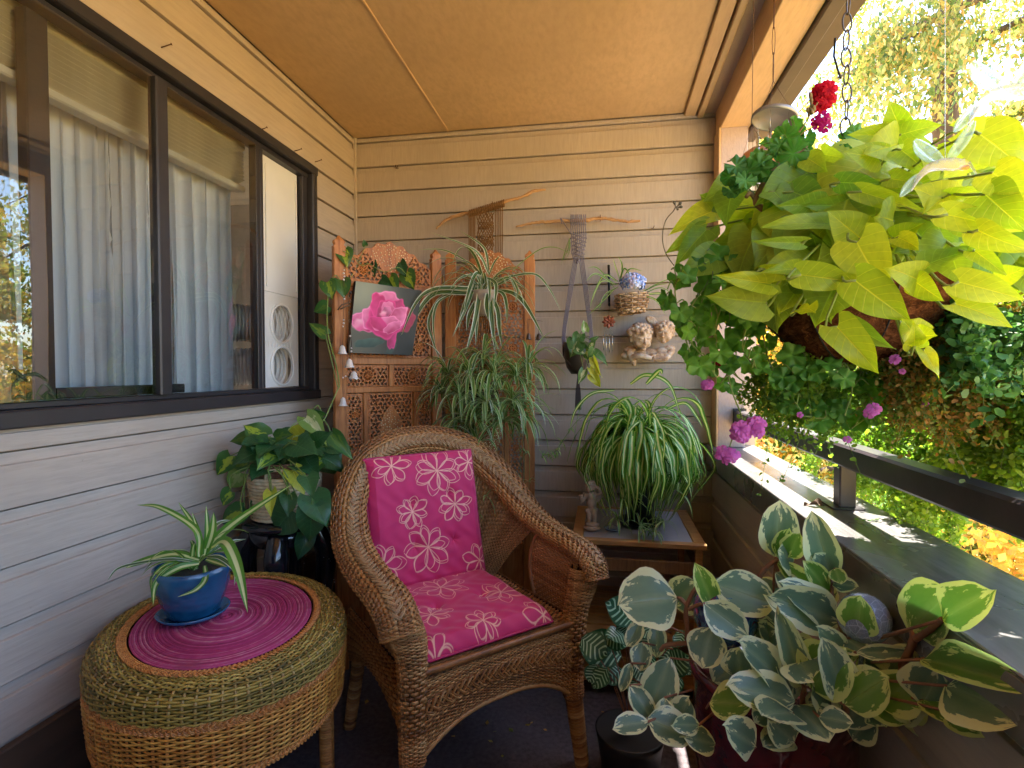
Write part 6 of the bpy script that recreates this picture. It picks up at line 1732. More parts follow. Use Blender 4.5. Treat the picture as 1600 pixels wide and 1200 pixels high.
pe = [(245,385,50,400,190,1.15,0),(388,330,600,400,150,1.12,0),(400,452,336,284,55,1.12,1),(350,405,500,520,118,1.06,0),(380,500,345,636,125,1.08,0),(240,420,300,340,90,1.2,0),(170,480,165,600,62,1.2,0),(105,478,58,560,50,1.22,0),(110,560,100,652,70,1.18,0),(218,620,140,820,115,1.10,0),(62,640,30,735,40,1.15,0),(60,728,150,862,85,1.08,0),(195,775,200,882,70,1.05,0),(130,870,20,880,60,1.0,0),(330,882,250,880,40,1.0,0),
 (630,225,650,50,105,1.2,0),(645,235,672,135,45,1.18,1),(680,225,712,150,50,1.16,1),(635,245,778,352,70,1.16,1),(628,285,722,370,75,1.15,0),(700,245,660,210,60,1.17,0),(560,312,640,380,80,1.22,0),
 (848,310,782,102,85,1.14,0),(843,378,765,262,50,1.12,1),(830,280,800,230,40,1.15,0),(850,330,932,335,50,1.12,0),(862,270,880,320,40,1.12,1),(878,478,658,395,125,1.06,0),(872,480,698,350,100,1.08,0),
 (950,530,955,410,80,.98,1),(905,545,968,580,80,1.0,0),(945,598,1136,600,55,.97,0),(895,600,820,525,50,1.0,0),(1000,600,1115,655,60,1.0,0),(985,590,1030,660,60,1.02,0),(955,620,1000,700,50,1.02,1),
 (1158,510,1270,385,115,.92,1),(1282,470,1425,372,78,.90,1),(1200,625,1532,695,70,.88,1),(1300,730,1508,800,150,.92,0),(1200,805,1255,690,110,.96,0),(1310,830,1402,882,80,.93,1),(1208,785,1302,852,60,.95,1),(1180,712,1100,760,70,1.0,0),
 (707,788,492,735,115,.98,0),(650,708,528,580,105,1.02,0),(742,735,668,500,70,1.02,0),(770,742,850,610,140,.98,1),(900,802,1040,710,120,.94,1),(905,800,845,600,90,.96,0),(905,660,860,600,60,1.0,1),(1000,830,1045,872,60,.95,0),(800,850,905,868,70,.95,0),(590,600,690,670,90,1.08,0),(700,720,655,640,80,1.06,0),(760,700,700,620,80,1.06,0),(880,820,800,745,80,1.0,0),(550,560,620,520,80,1.12,0),(640,560,590,500,60,1.12,0),(660,470,600,420,60,1.14,0),(480,640,400,700,90,1.12,0),
 (1060,780,1150,720,90,1.0,0),(1130,800,1090,860,60,.97,0),(1110,720,1200,800,50,.97,1)]
stems = MB()
for bx, by, tx, ty, w, Y, k in pe:
    b, t = Zp(bx, by), Zp(tx, ty); L = math.hypot(tx-bx, ty-by); B = at(*b, ylim(*b, Y)); T = at(*t, ylim(*t, Y - .03))
    wf = w/L/.96*1.14; T = B + (T-B)*1.16; 
    o = link('leaf', random.choice(PEP[k]), pp_, leafM(B, T, facing(B, .35, .28), wf))
    rope(stems, [B, B + (Vector((RP.x, RP.y, .60)) - B)*.25 + Vector((0, .01, -.01))], .0022, 5)
for k in range(20):
    b_ = (U(1010, 1440), U(1060, 1170)); Y = U(.92, 1.06); B = at(*b_, Y)
    if B.x > .50: B = at(*b_, .50/ray(*b_).x*ray(*b_).y)
    d = (_rt*U(-1, 1) + Vector((0, -.3, U(-.4, 1)))).normalized()
    if hides(B): continue
    link('leaf', random.choice(PEP[0 if k % 4 else 1]), pp_, leafM(B, B + d*U(.055, .085), facing(B, .4, .4), U(.8, 1.05)))
    rope(stems, [B, B + Vector((0, .03, -.03))], .0018, 3)
for k in range(24):
    a, r = U(0, 2*PI), U(.03, .17); B = Vector((RP.x + r*math.cos(a), RP.y + r*math.sin(a), .60 + U(0, .10))); d = Vector((math.cos(a)*.8 + U(-.3,.3), math.sin(a)*.8 - .3, U(-.2, .7))).normalized()
    if hides(B): continue
    link('leaf', random.choice(PEP[0]), pp_, leafM(B, B + d*U(.065, .095), facing(B, .6, .5), U(.75, 1.0)))
stems.obj('petioles', m_rstem, pp_, kind='stuff')
def pst(pts, r, Ys):
    mb = MB(); m = len(pts); c = catmull([at(*Zp(x, y), ylim(*Zp(x, y), Ys[0] + (Ys[1]-Ys[0])*i/(m-1))) for i, (x, y) in enumerate(pts)], 30)
    rr_ = np.linspace(r[0], r[1], 30) * (1 + .12*(np.arange(30) % 7 == 3)); mb.tube(c, rr_, 9); mb.obj('stem', m_rstem, pp_)
pst([(700,900),(820,880),(900,860),(1040,750),(1110,670),(1165,560),(1163,508)], (.0085, .0050), (1.08, .92)); pst([(1100,690),(1150,660),(1212,628)], (.006, .0045), (.95, .88)); pst([(1178,545),(1230,512),(1282,468)], (.005, .004), (.93, .90))
pst([(430,640),(350,570),(290,560),(285,500),(280,430),(310,360),(350,330)], (.006, .004), (1.15, 1.12)); pst([(180,590),(205,570),(290,562)], (.004, .005), (1.15, 1.13)); pst([(285,420),(262,390),(245,384)], (.004, .003), (1.13, 1.14)); pst([(290,430),(330,412),(345,412)], (.004, .003), (1.12, 1.1))
pst([(740,860),(735,780),(742,735)], (.005, .004), (1.02, 1.0)); pst([(840,860),(790,770),(772,742)], (.0055, .004), (1.0, .98)); pst([(780,700),(900,640),(930,590),(900,540),(878,480)], (.006, .004), (1.08, 1.04)); pst([(520,520),(560,330),(590,270),(640,232)], (.006, .004), (1.18, 1.16)); pst([(890,480),(855,400),(848,330)], (.004, .003), (1.08, 1.12)); pst([(905,830),(905,800)], (.005, .004), (.96, .94)); pst([(600,700),(640,740),(665,800),(705,860)], (.005,.006), (1.0, .98))
# blue blown glass watering globe
def globemat():
    t = NT('blown blue glass'); v = t.coord('Object'); n = t.n('TexVoronoi', Vector=t.coord('Object', (1, 1, .6)), Scale=60).outputs['Color']; r = t.noise(v, 34, 3, .5, 1.5)
    cc = t.ramp(r, [(.30, (.008,.02,.16)), (.48, (.01,.07,.32)), (.56, (.08,.28,.50)), (.60, (.01,.04,.22)), (.70, (.35,.03,.03)), (.76, (.01,.03,.18))])
    cc = t.mix(.06, cc, n)
    return t.bsdf(cc, .06, 0, None, .8, Coat__Weight=.6, Transmission__Weight=.25)
g0 = at(1134, 958, 1.15)
mb = MB(); mb.lathe([(.001,-.17),(.006,-.165),(.009,-.12),(.014,-.08),(.024,-.062),(.046,-.046),(.062,-.020),(.066,.004),(.063,.030),(.050,.052),(.028,.064),(.001,.069)], 32, tuple(g0)); o = mb.obj('watering_globe', globemat()); o['label'] = 'blue blown glass watering globe stuck in the red pot'; o['category'] = 'watering globe'
def cracklemat():
    t = NT('crackle glass'); v = t.coord('Object'); d = t.n('TexVoronoi', Vector=v, Scale=75, _feature='DISTANCE_TO_EDGE').outputs[0]; n2 = t.n('TexVoronoi', Vector=v, Scale=170, _feature='DISTANCE_TO_EDGE').outputs[0]
    m = t.ramp(t.math('MINIMUM', d, t.math('ADD', n2, .02)), [(.0, (1,1,1)), (.06, (0,0,0))])
    gl = t.n('BsdfGlass', Color=(.93,.94,.98), Roughness=.04, IOR=1.3); t.ln(t.bump(m, 1.0, .004), gl.inputs['Normal']); df = t.n('BsdfPrincipled'); df.inputs['Base Color'].default_value = (.45,.52,.66,1); df.inputs['Roughness'].default_value = .2
    mx = t.n('MixShader', i0=t.math('ADD', t.math('MULTIPLY', m, .45), .50)); t.ln(gl.outputs[0], mx.inputs[1]); t.ln(df.outputs[0], mx.inputs[2]); t.ln(mx.outputs[0], t.out.inputs[0]); return t.m
g1 = at(1350, 966, 1.0)
mb = MB(); mb.sphere(tuple(g1), .0415, 40, 26); mb.tube([g1 + Vector((0,0,-.040)), g1 + Vector((-.01,.01,-.2))], .004, 8); o = mb.obj('crackle_globe', cracklemat()); o['label'] = 'clear crackle glass globe on a stake at the right of the peperomia'; o['category'] = 'glass globe'
# ================================================================== hanging basket with sweet potato vine, geraniums and trailing greens
HB = at(1330, 450, 1.19); HB.z = 1.40
m_coco = None
def cocomat():
    t = NT('coco fibre liner'); v = t.coord('Object', (1, 1, 2)); n = t.noise(v, 45, 6, .75, 1.5); n2 = t.noise(v, 260, 2)
    cc = t.ramp(n, [(.30, (.030,.012,.006)), (.52, (.16,.058,.020)), (.70, (.30,.13,.05))])
    return t.bsdf(cc, .95, 0, t.bump(t.math('ADD', n, t.math('MULTIPLY', n2, .6)), 1.0, .008), .1)
m_coco = cocomat()
hbk = thing('hanging_basket', 'hanging coco fibre basket overflowing with lime sweet potato vine and dark ivy leaves', 'hanging basket', HB)
BRm, BH = .185, .185
def jitc(V):
    rs_ = np.random.default_rng(8); return V + rs_.normal(size=V.shape)*.0022
mb = MB(); mb.lathe([(.001,-BH)] + [(BRm*math.sin(a), -BH*math.cos(a)) for a in np.linspace(.12, PI/2, 22)] + [(BRm-.012, .012), (BRm-.02, -.02), (.001, -.02)], 90, tuple(HB), jit=jitc); mb.obj('coco_liner', m_coco, hbk)
mb = MB()
for k in range(1500):    # loose fibres
    a, b = U(0, 2*PI), U(.2, PI/2); d = Vector((math.sin(b)*math.cos(a), math.sin(b)*math.sin(a), -math.cos(b))); p = HB + Vector((d.x*BRm, d.y*BRm, d.z*BH)); t_ = Vector((U(-1,1), U(-1,1), U(-1,1))); t_ -= d*t_.dot(d); t_.normalize()
    mb.tube([p - t_*.008, p + d*U(.002,.007), p + t_*U(.006,.014) + d*U(0,.006)], .0005, 3, caps=False)
mb.obj('loose_fibres', m_coco, hbk, kind='stuff')
mb = MB(); mb.tube([(HB.x+(BRm+.003)*math.cos(a), HB.y+(BRm+.003)*math.sin(a), HB.z+.01) for a in np.linspace(0, 2*PI, 60, endpoint=False)], .003, 6, closed=True)
for k in range(8):
    a = k*PI/4; mb.tube([(HB.x+(BRm+.004)*math.sin(b)*math.cos(a), HB.y+(BRm+.004)*math.sin(b)*math.sin(a), HB.z-(BH+.004)*math.cos(b)) for b in np.linspace(0.05, PI/2, 14)], .0016, 5)
mb.obj('wire_frame', m_black, hbk)
# chain up to the beam and four wires
CT = at(1321, 212, 1.15)
hk_ = MB(); hk_.tube([(CT.x, CT.y, CT.z), (CT.x, CT.y, CT.z-.012)], .002, 6)
for k in range(4):
    a = k*PI/2 + .6; hk_.tube([(CT.x, CT.y, CT.z-.010), (HB.x+BRm*math.cos(a), HB.y+BRm*math.sin(a), HB.z+.01)], .0011, 5)
hk_.obj('hanger_wires', m_black, hbk)
ch_ = thing('hanging_chain', 'dark metal chain of long oval links carrying the hanging basket', 'chain', CT)
mb0 = MB(); mb0.tube([(.0105*math.cos(a), 0, .0185*math.sin(a)) for a in np.linspace(0, 2*PI, 28, endpoint=False)], .0015, 7, closed=True); lk = mb0.mesh('link', simple('chain metal', (.10,.085,.08), .4, .8))
z = CT.z + .016; k = 0
while z < BZ + .0:
    link('link', lk, ch_, Matrix.Translation((CT.x + .0015*math.sin(k), CT.y, z)) @ Matrix.Rotation((PI/2 if k % 2 else .25) + U(-.15,.15), 4, 'Z')); z += .0335; k += 1
mb = MB(); mb.tube([(CT.x, CT.y, BZ), (CT.x, CT.y, BZ-.02), (CT.x+.008, CT.y, BZ-.028), (CT.x+.008, CT.y, BZ-.018)], .0018, 6)
mb.tube([at(1305, 60, 1.15), at(1303, 88, 1.15), at(1310, 112, 1.15), at(1314, 122, 1.15)], .0022, 6); mb.obj('hook', m_black, ch_)

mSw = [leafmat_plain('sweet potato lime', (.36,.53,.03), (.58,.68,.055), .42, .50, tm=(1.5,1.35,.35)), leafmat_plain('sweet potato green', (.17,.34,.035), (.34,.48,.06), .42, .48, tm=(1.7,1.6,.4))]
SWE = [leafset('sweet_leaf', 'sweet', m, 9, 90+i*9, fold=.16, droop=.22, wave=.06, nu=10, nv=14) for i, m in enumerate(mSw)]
Z3 = lambda x, y: (1000 + x/2.667, 60 + y/2.667)
Z7 = lambda x, y: (1180 + x/3.75, 300 + y/3.75)
sw = [(300,722,130,782,105,0,1.25),(325,700,265,655,80,1,1.27),(400,600,285,665,110,1,1.25),(385,640,345,760,100,1,1.22),(275,795,120,888,95,1,1.24),(275,800,150,925,85,1,1.22),(330,905,165,985,125,1,1.16),(790,778,548,748,75,1,.98),(665,850,485,850,45,1,.96),(545,1022,330,992,75,0,.98),(525,1100,308,1082,140,1,1.00),(700,925,515,945,100,1,1.0),(665,960,525,965,55,0,.96),(672,985,918,1015,130,0,.90),(820,1015,735,1170,180,1,1.0),(900,1010,1125,1185,170,0,.86),(925,1040,860,1010,60,0,.9),
 (915,830,805,735,125,0,.95),(925,828,1045,810,110,0,.95),(905,850,1020,1065,180,0,.90),(1060,830,1172,770,100,0,.92),(1055,760,1000,735,90,0,.94),(1075,830,1165,862,70,0,.90),(1155,1005,1075,955,80,0,.84),(1150,1015,1250,1090,90,0,.84),(1285,735,1605,805,130,0,.80),(1300,700,1165,615,120,0,.86),(1295,650,1490,625,70,0,.84),(925,640,1195,725,85,0,.96),(835,600,1005,610,95,1,1.0),(1045,585,1180,600,85,0,.96),
 (1095,390,1035,280,95,0,1.02),(1090,400,1250,350,110,0,1.0),(1085,405,915,400,90,0,1.02),(1075,440,965,470,120,0,1.0),(1000,500,888,475,80,0,1.0),(1090,465,1195,545,95,0,.97),(1335,385,1610,350,120,0,.86),(1420,400,1610,530,190,0,.80),(1285,850,1200,950,120,1,.86),(1200,940,1415,850,130,1,.84),(1410,800,1610,900,120,0,.78),(1395,885,1515,970,70,0,.80),(1330,1015,1610,1085,150,0,.78),(1315,1105,1570,1180,120,0,.80),(1470,560,1610,640,150,0,.78),(1490,700,1610,660,130,0,.78),(1440,650,1590,780,160,0,.78),(1330,620,1200,700,90,0,.86),
 (700,560,500,660,150,1,1.12),(560,640,650,720,120,1,1.10),(640,640,800,700,130,1,1.08),(745,690,600,700,80,1,1.02),(880,700,700,690,75,1,1.02),(760,480,830,500,60,0,1.1),(700,500,770,540,70,0,1.1),(1010,640,1120,570,80,0,1.0),(760,900,700,840,100,1,1.02),(860,860,770,900,110,1,1.0),(620,640,520,700,90,1,1.12),(1230,760,1290,880,100,1,.90),(1180,880,1080,870,80,1,.92),(1230,480,1330,540,90,0,.92),(1260,540,1190,480,70,0,.92),(1370,560,1290,500,100,0,.90),(1330,760,1440,830,110,0,.84),(1300,900,1330,1010,90,1,.84),(1500,1000,1590,960,90,0,.80)]
sw7 = [(480,790,728,1055,200,0,.90),(560,770,800,935,120,1,.94),(935,830,880,760,80,0,.86),(930,900,945,790,70,0,.84),(940,850,1045,830,110,0,.84),(990,925,1080,1075,70,0,.83),(250,690,300,660,50,0,.96),(300,680,345,690,50,0,.96),(60,450,260,420,60,0,.98)]
stems = MB(); ctr = HB + Vector((0, 0, .03))
def sweet(b, t, L, w, k, Y, wf=None):
    B = at(*b, Y); T = at(*t, Y - .03)
    f = w/L/1.10
    n_ = facing(B, .22, .38)
    link('leaf', random.choice(SWE[k]), hbk, leafM(B, T, n_, min(f, 1.35)))
    rope(stems, [ctr + Vector((U(-.08,.08), U(-.08,.08), 0)), (ctr+B)/2 + Vector((0, 0, .05)), B + (B-T)*.15 + Vector((0, .02, 0)), B], .0020, 12)
for bx, by, tx, ty, w, k, Y in sw: sweet(Z3(bx, by), Z3(tx, ty), math.hypot(tx-bx, ty-by), w, k, Y)
for bx, by, tx, ty, w, k, Y in sw7: sweet(Z7(bx, by), Z7(tx, ty), math.hypot(tx-bx, ty-by), w, k, Y)
# the rest of the dome, also round the back and to the right beyond the frame
for k in range(185):
    a = U(0, 2*PI) if k < 125 else U(-2.9, -.5); z = U(-.1, 1) if k < 125 else U(-.35, .45); q = math.sqrt(1 - max(0, z)**2); d = Vector((math.cos(a)*q, math.sin(a)*q, z)); r = U(.15, .25) if k < 125 else U(.19, .24)
    B = HB + Vector((.10, 0, .03)) + Vector((d.x*r*1.3, d.y*r, d.z*r*.8)); t_ = (d*.7 + Vector((U(-.5,.5), 0, -.9))).normalized(); L = U(.09, .135) if k < 125 else U(.07, .11)
    n_ = (d + Vector((0, 0, .5)) + Vector((U(-.3,.3), U(-.3,.3), 0)) + (EYE-B).normalized()*(.9 if d.y < .2 else 0)).normalized()
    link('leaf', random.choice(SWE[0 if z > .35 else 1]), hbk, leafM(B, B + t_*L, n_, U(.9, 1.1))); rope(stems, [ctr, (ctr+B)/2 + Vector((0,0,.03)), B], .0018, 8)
stems.obj('vines', m_vine, hbk, kind='stuff')

# ---- ivy geranium: round scalloped leaves, woody stem, pink and red flowers
def gerleaf(seed, lobes=5, sharp=.22):
    r = random.Random(seed); nt, nr = 36, 5; G = []
    for i in range(nr+1):
        q = i/nr; row = []
        for j in range(nt+1):
            a = -PI*.5 + .22 + (2*PI - .44)*j/nt
            e = 1 - sharp*abs(math.cos((a+PI/2)*lobes/2))**1.5 + .03*math.sin(a*17+seed)
            R_ = .5*q*e
            row.append((math.cos(a)*R_, .42 + math.sin(a)*R_, .10*q*q*math.sin(a*lobes+seed) + .10*q - .10*(math.sin(a)*q)**2))
        G.append(row)
    uv = [[(.5 + .5*(i/nr)*math.cos(j/nt*2*PI), i/nr) for j in range(nt+1)] for i in range(nr+1)]
    return MB().grid(np.array(G), uv=np.array(uv))
def germat(name, c1, c2, tr=.35):
    t, uv, u, v, s = leaf_nt(name); rnd = t.n('ObjectInfo').outputs['Random']; n = t.noise(t.coord('Object'), 5, 3)
    cc = t.ramp(t.math('ADD', t.math('MULTIPLY', rnd, .6), t.math('MULTIPLY', n, .4)), [(.2, c1), (.8, c2)])
    cc = t.mix(t.ramp(v, [(.0, (.4,.4,.4)), (.35, (0,0,0))]), cc, tuple(x*1.6 for x in c2))
    return t.bsdf(cc, .5, 0, t.bump(n, .3, .01), .4, trans=(tr, t.mix(1.0, cc, (1.6,1.7,.5), 'MULTIPLY')))
mG = [germat('ivy geranium leaf', (.055,.18,.03), (.14,.36,.05)), germat('upright geranium leaf', (.05,.17,.04), (.12,.32,.06))]
GER = [[gerleaf(k, 5, .24).mesh('geranium_leaf', mG[0]) for k in range(4)], [gerleaf(k+9, 9, .10).mesh('geranium_leaf', mG[1]) for k in range(4)]]
gg = thing('ivy_geranium', 'ivy geranium with lobed dark leaves trailing from the left side of the hanging basket', 'flowering plant', HB + Vector((-.12, 0, 0)))
stems = MB()
def ger(px, py, Y, size, k, parent, src=None, dr=None):
    B = at(px, py, Y); a = U(-PI, 0) if dr is None else dr; L = size/FPX*(B-EYE).length
    n_ = facing(B, .3, .55); x = n_.cross(Vector((0,0,1))).normalized(); y = x.cross(n_); d = (x*math.cos(a) + y*math.sin(a))
    B0 = B - d*L*.42
    link('leaf', random.choice(GER[k]), parent, leafM(B0, B0 + d*L, n_, 1.0))
    if src is not None: rope(stems, [src, (src+B0)/2 + Vector((0, 0, .015)), B0], .0013, 7)
# trailing runs down the left side
runs = [[(1150,400),(1110,440),(1080,480),(1070,520),(1100,560),(1120,590)],[(1160,420),(1120,500),(1125,560),(1165,600)],[(1190,500),(1200,560),(1230,610),(1250,640)],[(1130,400),(1075,430),(1055,445),(1062,500),(1078,550)],[(1230,560),(1270,600),(1290,650),(1255,650)],[(1290,560),(1330,600),(1320,650)],[(1180,480),(1160,540),(1185,580)],[(1110,420),(1095,480),(1090,540)],[(1250,560),(1220,590),(1240,630)],[(1340,590),(1360,640),(1330,670)],[(1150,440),(1140,500),(1150,560),(1125,600)]]
for r_ in runs:
    Y0 = U(1.16, 1.26); c = pxline(r_, Y0, Y0 - .06, 24); stems.tube(c, .0016, 5)
    m = int(len(r_)*2.0)
    for j in range(m):
        f = (j+.5)/m; q = c[int(f*23)]
        x, y = r_[min(int(f*(len(r_)-1)), len(r_)-2)], r_[min(int(f*(len(r_)-1))+1, len(r_)-1)]; g = f*(len(r_)-1) % 1
        ger(x[0]+(y[0]-x[0])*g + U(-17, 17), x[1]+(y[1]-x[1])*g + U(-14, 14), Y0 - .03 + U(-.05, .05), U(26, 42), 0, gg, Vector(q))
# upright woody stem with leaves and red flowers
c = pxline([(1200,330),(1182,318),(1186,300),(1198,280),(1215,258),(1232,235),(1245,215)], 1.15, 1.14, 30); mb = MB(); mb.tube(c, np.interp(np.linspace(0,1,30), [0,.5,1], [.0065,.0055,.0030])*(1+.15*(np.arange(30)%5==2)), 9)
mb.tube(pxline([(1182,315),(1172,302),(1166,308)], 1.15, 1.14, 10), .004, 7); mb.tube(pxline([(1225,250),(1250,238),(1262,228)], 1.15, 1.14, 10), .0016, 6); mb.tube(pxline([(1245,214),(1253,200),(1262,186),(1270,172),(1278,160)], 1.14, 1.13, 14), .0013, 6); mb.tube(pxline([(1247,213),(1262,203),(1275,196),(1284,190)], 1.14, 1.13, 12), .0012, 6)
mb.obj('woody_stem', simple('woody geranium stem', (.30,.17,.07), .7, 0, .3, 60, .6, .002, 120), gg)
for px, py, s_ in ((1240,203,34),(1228,214,36),(1250,225,34),(1258,218,26),(1205,236,44),(1192,245,34),(1218,228,24),(1240,240,40),(1256,270,42),(1185,262,40),(1170,268,34),(1165,282,30),(1150,260,34),(1200,268,30),(1142,298,26),(1325,222,34),(1338,212,30),(1350,232,28),(1316,240,24),(1342,245,24),(1368,218,24),(1230,262,30),(1270,248,26),(1156,288,26),(1140,276,26)):
    ger(px, py, 1.14 + U(-.03,.03), s_, 1, gg, Vector(c[min(29, max(0, int((330-py)/4)))]) if px < 1290 else at(1335, 260, 1.16))
def petalflower(mb, c, n_, r, k=5, ruf=.2, seed=0, layers=1):
    q = n_.to_track_quat('Z', 'Y').to_matrix(); rs_ = random.Random(seed)
    for l in range(layers):
        for j in range(k):
            a = 2*PI*j/k + l*.6 + rs_.uniform(-.1, .1); rr_ = r*(1 - .28*l)
            G = []
            for t_ in np.linspace(0, 1, 6):
                G.append([tuple(Vector(c) + q @ Vector((math.cos(a+u*.62*math.sin(.25+2.2*t_)*1.05)*rr_*t_, math.sin(a+u*.62*math.sin(.25+2.2*t_)*1.05)*rr_*t_, rr_*(.35*(l+.3)*t_ - .30*t_*t_ + ruf*.3*math.sin(u*5+seed+j)*t_)))) for u in np.linspace(-1, 1, 7)])
            mb.grid(np.array(G))
def fmat(name, c1, c2, tr=.4):
    t, uv, u, v, s = leaf_nt(name); n = t.noise(t.coord('UV', (8, 1, 1)), 2.0, 3)
    cc = t.mix(t.ramp(v, [(.0, (1,1,1)), (.55, (0,0,0))]), c1, c2); cc = t.mix(t.math('MULTIPLY', n, .5), cc, c2)
    return t.bsdf(cc, .6, 0, t.bump(n, .3, .002), .3, trans=(tr, cc))
mRed = fmat('crimson petals', (.72,.008,.035), (.42,.004,.05)); mMag = fmat('magenta petals', (.60,.01,.18), (.38,.004,.16)); mPk = fmat('pink petals', (.75,.22,.66), (.50,.05,.40), .35); mDr = fmat('dark red petals', (.35,.005,.02), (.2,.0,.02))
def cluster(name, label, px, py, Y, spread, n, r, mat, parent=None, lay=1, seed=1, sc_=(1,1)):
    rs_ = random.Random(seed)
    for j in range(n):
        a = j*2.4; q = math.sqrt((j+.3)/n); p = at(px + math.cos(a)*q*spread*sc_[0], py + math.sin(a)*q*spread*sc_[1], Y + rs_.uniform(-.012, .012))
        n_ = (facing(p, .1, .5, rs_) + Vector((math.cos(a)*q*.8, 0, -math.sin(a)*q*.8))).normalized()
        mb = MB(); petalflower(mb, p, n_, r*rs_.uniform(.85, 1.1), 5, .3, seed+j, lay); mb.obj(name, mat, parent)
cluster('red_flower', '', 1286, 148, 1.13, 14, 7, .017, mRed, gg, 2, 5, (.9, 1.2)); cluster('red_flower', '', 1284, 190, 1.13, 11, 6, .012, mMag, gg, 1, 9, (1.1, 1.2)); cluster('pink_flower', '', 1125, 561, 1.16, 6, 4, .012, mDr, gg, 1, 12); cluster('pink_flower', '', 1105, 601, 1.15, 6, 3, .012, mPk, gg, 1, 13, (1.4,.4))
mb = MB()
for px, py in ((1265,143),(1266,150),(1270,163),(1267,168)): mb.tube(pxline([(1266,178),(px+2,py+10),(px,py)], 1.135, 1.13, 8), [.0012,.0012,.0016,.0022,.0034,.0036,.0026,.0008], 7)
for px, py in ((1262,172),(1266,170),(1270,174),(1264,178)): mb.sphere(tuple(at(px, py, 1.135)), .0042, 8, 6, sc=(.8,.8,1.3))
mb.obj('flower_buds', simple('bud green red', (.20,.14,.05), .6, 0, .5, 90), gg, kind='stuff')
# long arching bud stalk at the far left and the pink heads hanging low
mb = MB(); mb.tube(pxline([(1053,415),(1040,395),(1035,370),(1040,345),(1052,330),(1056,322)], 1.24, 1.2, 26), .0012, 6)
for px, py in ((1053,314),(1065,316),(1067,323),(1060,328)): mb.tube(pxline([(1056,324),((1056+px)/2, (324+py)/2), (px,py)], 1.2, 1.2, 7), [.0008,.0008,.001,.002,.0032,.0030,.001], 6)
mb.obj('bud_stalk', simple('bud stalk', (.14,.12,.07), .6, 0, .4, 60), gg)
mb = MB(); mb.tube(pxline([(1137,585),(1145,615),(1155,640),(1161,657)], 1.14, 1.10, 20), .0015, 6); mb.tube(pxline([(1182,630),(1172,643),(1162,656)], 1.13, 1.10, 12), .0009, 5); mb.tube(pxline([(1152,662),(1146,680),(1140,698)], 1.12, 1.10, 12), .0011, 6); mb.obj('flower_stalk', m_stem, gg)
cluster('pink_flower', '', 1156, 675, 1.09, 9, 4, .017, mPk, gg, 2, 21, (1.2, .8)); cluster('pink_flower', '', 1182, 667, 1.09, 10, 5, .018, mPk, gg, 2, 25); cluster('pink_flower', '', 1137, 711, 1.10, 13, 8, .012, mPk, gg, 1, 31, (1.4, .7))
for px, py, r_ in ((1398,561,.010),(1366,638,.013),(1358,645,.011),(1250,648,.006),(1446,630,.006),(1410,580,.006),(1324,686,.008)):
    mb = MB(); p = at(px, py, 1.08); petalflower(mb, p, facing(p), r_, 5, .2, px); mb.obj('pink_flower', mPk, gg)
stems.obj('trailing_stems', m_stem, gg, kind='stuff')

# ---- fine trailing greenery hanging from the basket, over and outside the rail
mT = [leafmat('fine trailing green', [(.10,.22,.03), (.16,.32,.04), (.28,.42,.06), (.12,.25,.04)], .5, .45, 1.7), leafmat('rusty trailing green', [(.09,.16,.03), (.16,.21,.04), (.30,.20,.06), (.38,.19,.06), (.14,.20,.04)], .6, .4, 1.8), leafmat('glossy trailing green', [(.04,.14,.05), (.08,.22,.07), (.12,.28,.08)], .35, .3, 1.4)]
rsT = np.random.default_rng(77)
def trailing(name, label, starts, mat, leafs, dens, parent=None):
    """starts: list of pixel polylines with depth; leaves are small cupped discs set along every runner"""
    st_ = MB(); C = []
    for pts, Y0, Y1 in starts:
        c = pxline(pts, Y0, Y1, 30); c = c + np.cumsum(rsT.normal(size=(30, 3))*.0022, 0); st_.tube(c, .0009, 4)
        m = int(dens*len(c)); i = rsT.integers(0, 29, m); f = rsT.random(m)[:, None]; C.append(c[i]*(1-f) + c[i+1]*f + rsT.normal(size=(m, 3))*.011)
        for q in range(3):   # side twigs
            j = rsT.integers(4, 28); d = rsT.normal(size=3)*.03; d[2] -= .03; tw = np.array([c[j], c[j]+d*.6, c[j]+d*1.3+np.array([0,0,-.01])]); tw = catmull(tw, 6); st_.tube(tw, .0006, 3); C.append(np.repeat(tw, 3, 0) + rsT.normal(size=(18, 3))*.006)
    C = np.concatenate(C); n = len(C)
    # six-sided little leaves
    nrm = rsT.normal(size=(n, 3)) + np.array([-.3, -.7, .5]); nrm /= np.linalg.norm(nrm, axis=1)[:, None]
    u = np.cross(nrm, rsT.normal(size=(n, 3))); u /= np.linalg.norm(u, axis=1)[:, None]; w = np.cross(nrm, u); s_ = leafs*rsT.uniform(.6, 1.3, (n, 1))
    ring = [C + s_*(u*math.cos(a)*.62 + w*math.sin(a)*(1 if k != 3 else .9) + nrm*(.18 if k in (1, 2, 4, 5) else -.05)) for k, a in enumerate(np.arange(6)*PI/3)]
    V = np.stack(ring, 1).reshape(-1, 3); F = []
    for k in range(n): b = 6*k; F += [(b, b+1, b+2, b+3), (b, b+3, b+4, b+5)]
    mb = MB(); mb.add(V, F); o = mb.obj(name, mat, parent, True, kind='stuff')
    if label: o['label'] = label
    st_.obj(name + '_runners', m_stem, parent, kind='stuff')
    return o
def runs_(n, x0, x1, y0, y1, len0, len1, Y0, Y1, drift=30):
    out = []
    for k in range(n):
        x = U(x0, x1); y = U(y0, y1); L = U(len0, len1); d = U(-drift, drift); Y = U(Y0, Y1)
        out.append(([(x, y), (x+d*.3+U(-8,8), y+L*.35), (x+d*.7+U(-10,10), y+L*.7), (x+d+U(-8,8), y+L)], Y, Y + U(-.05, .05)))
    return out
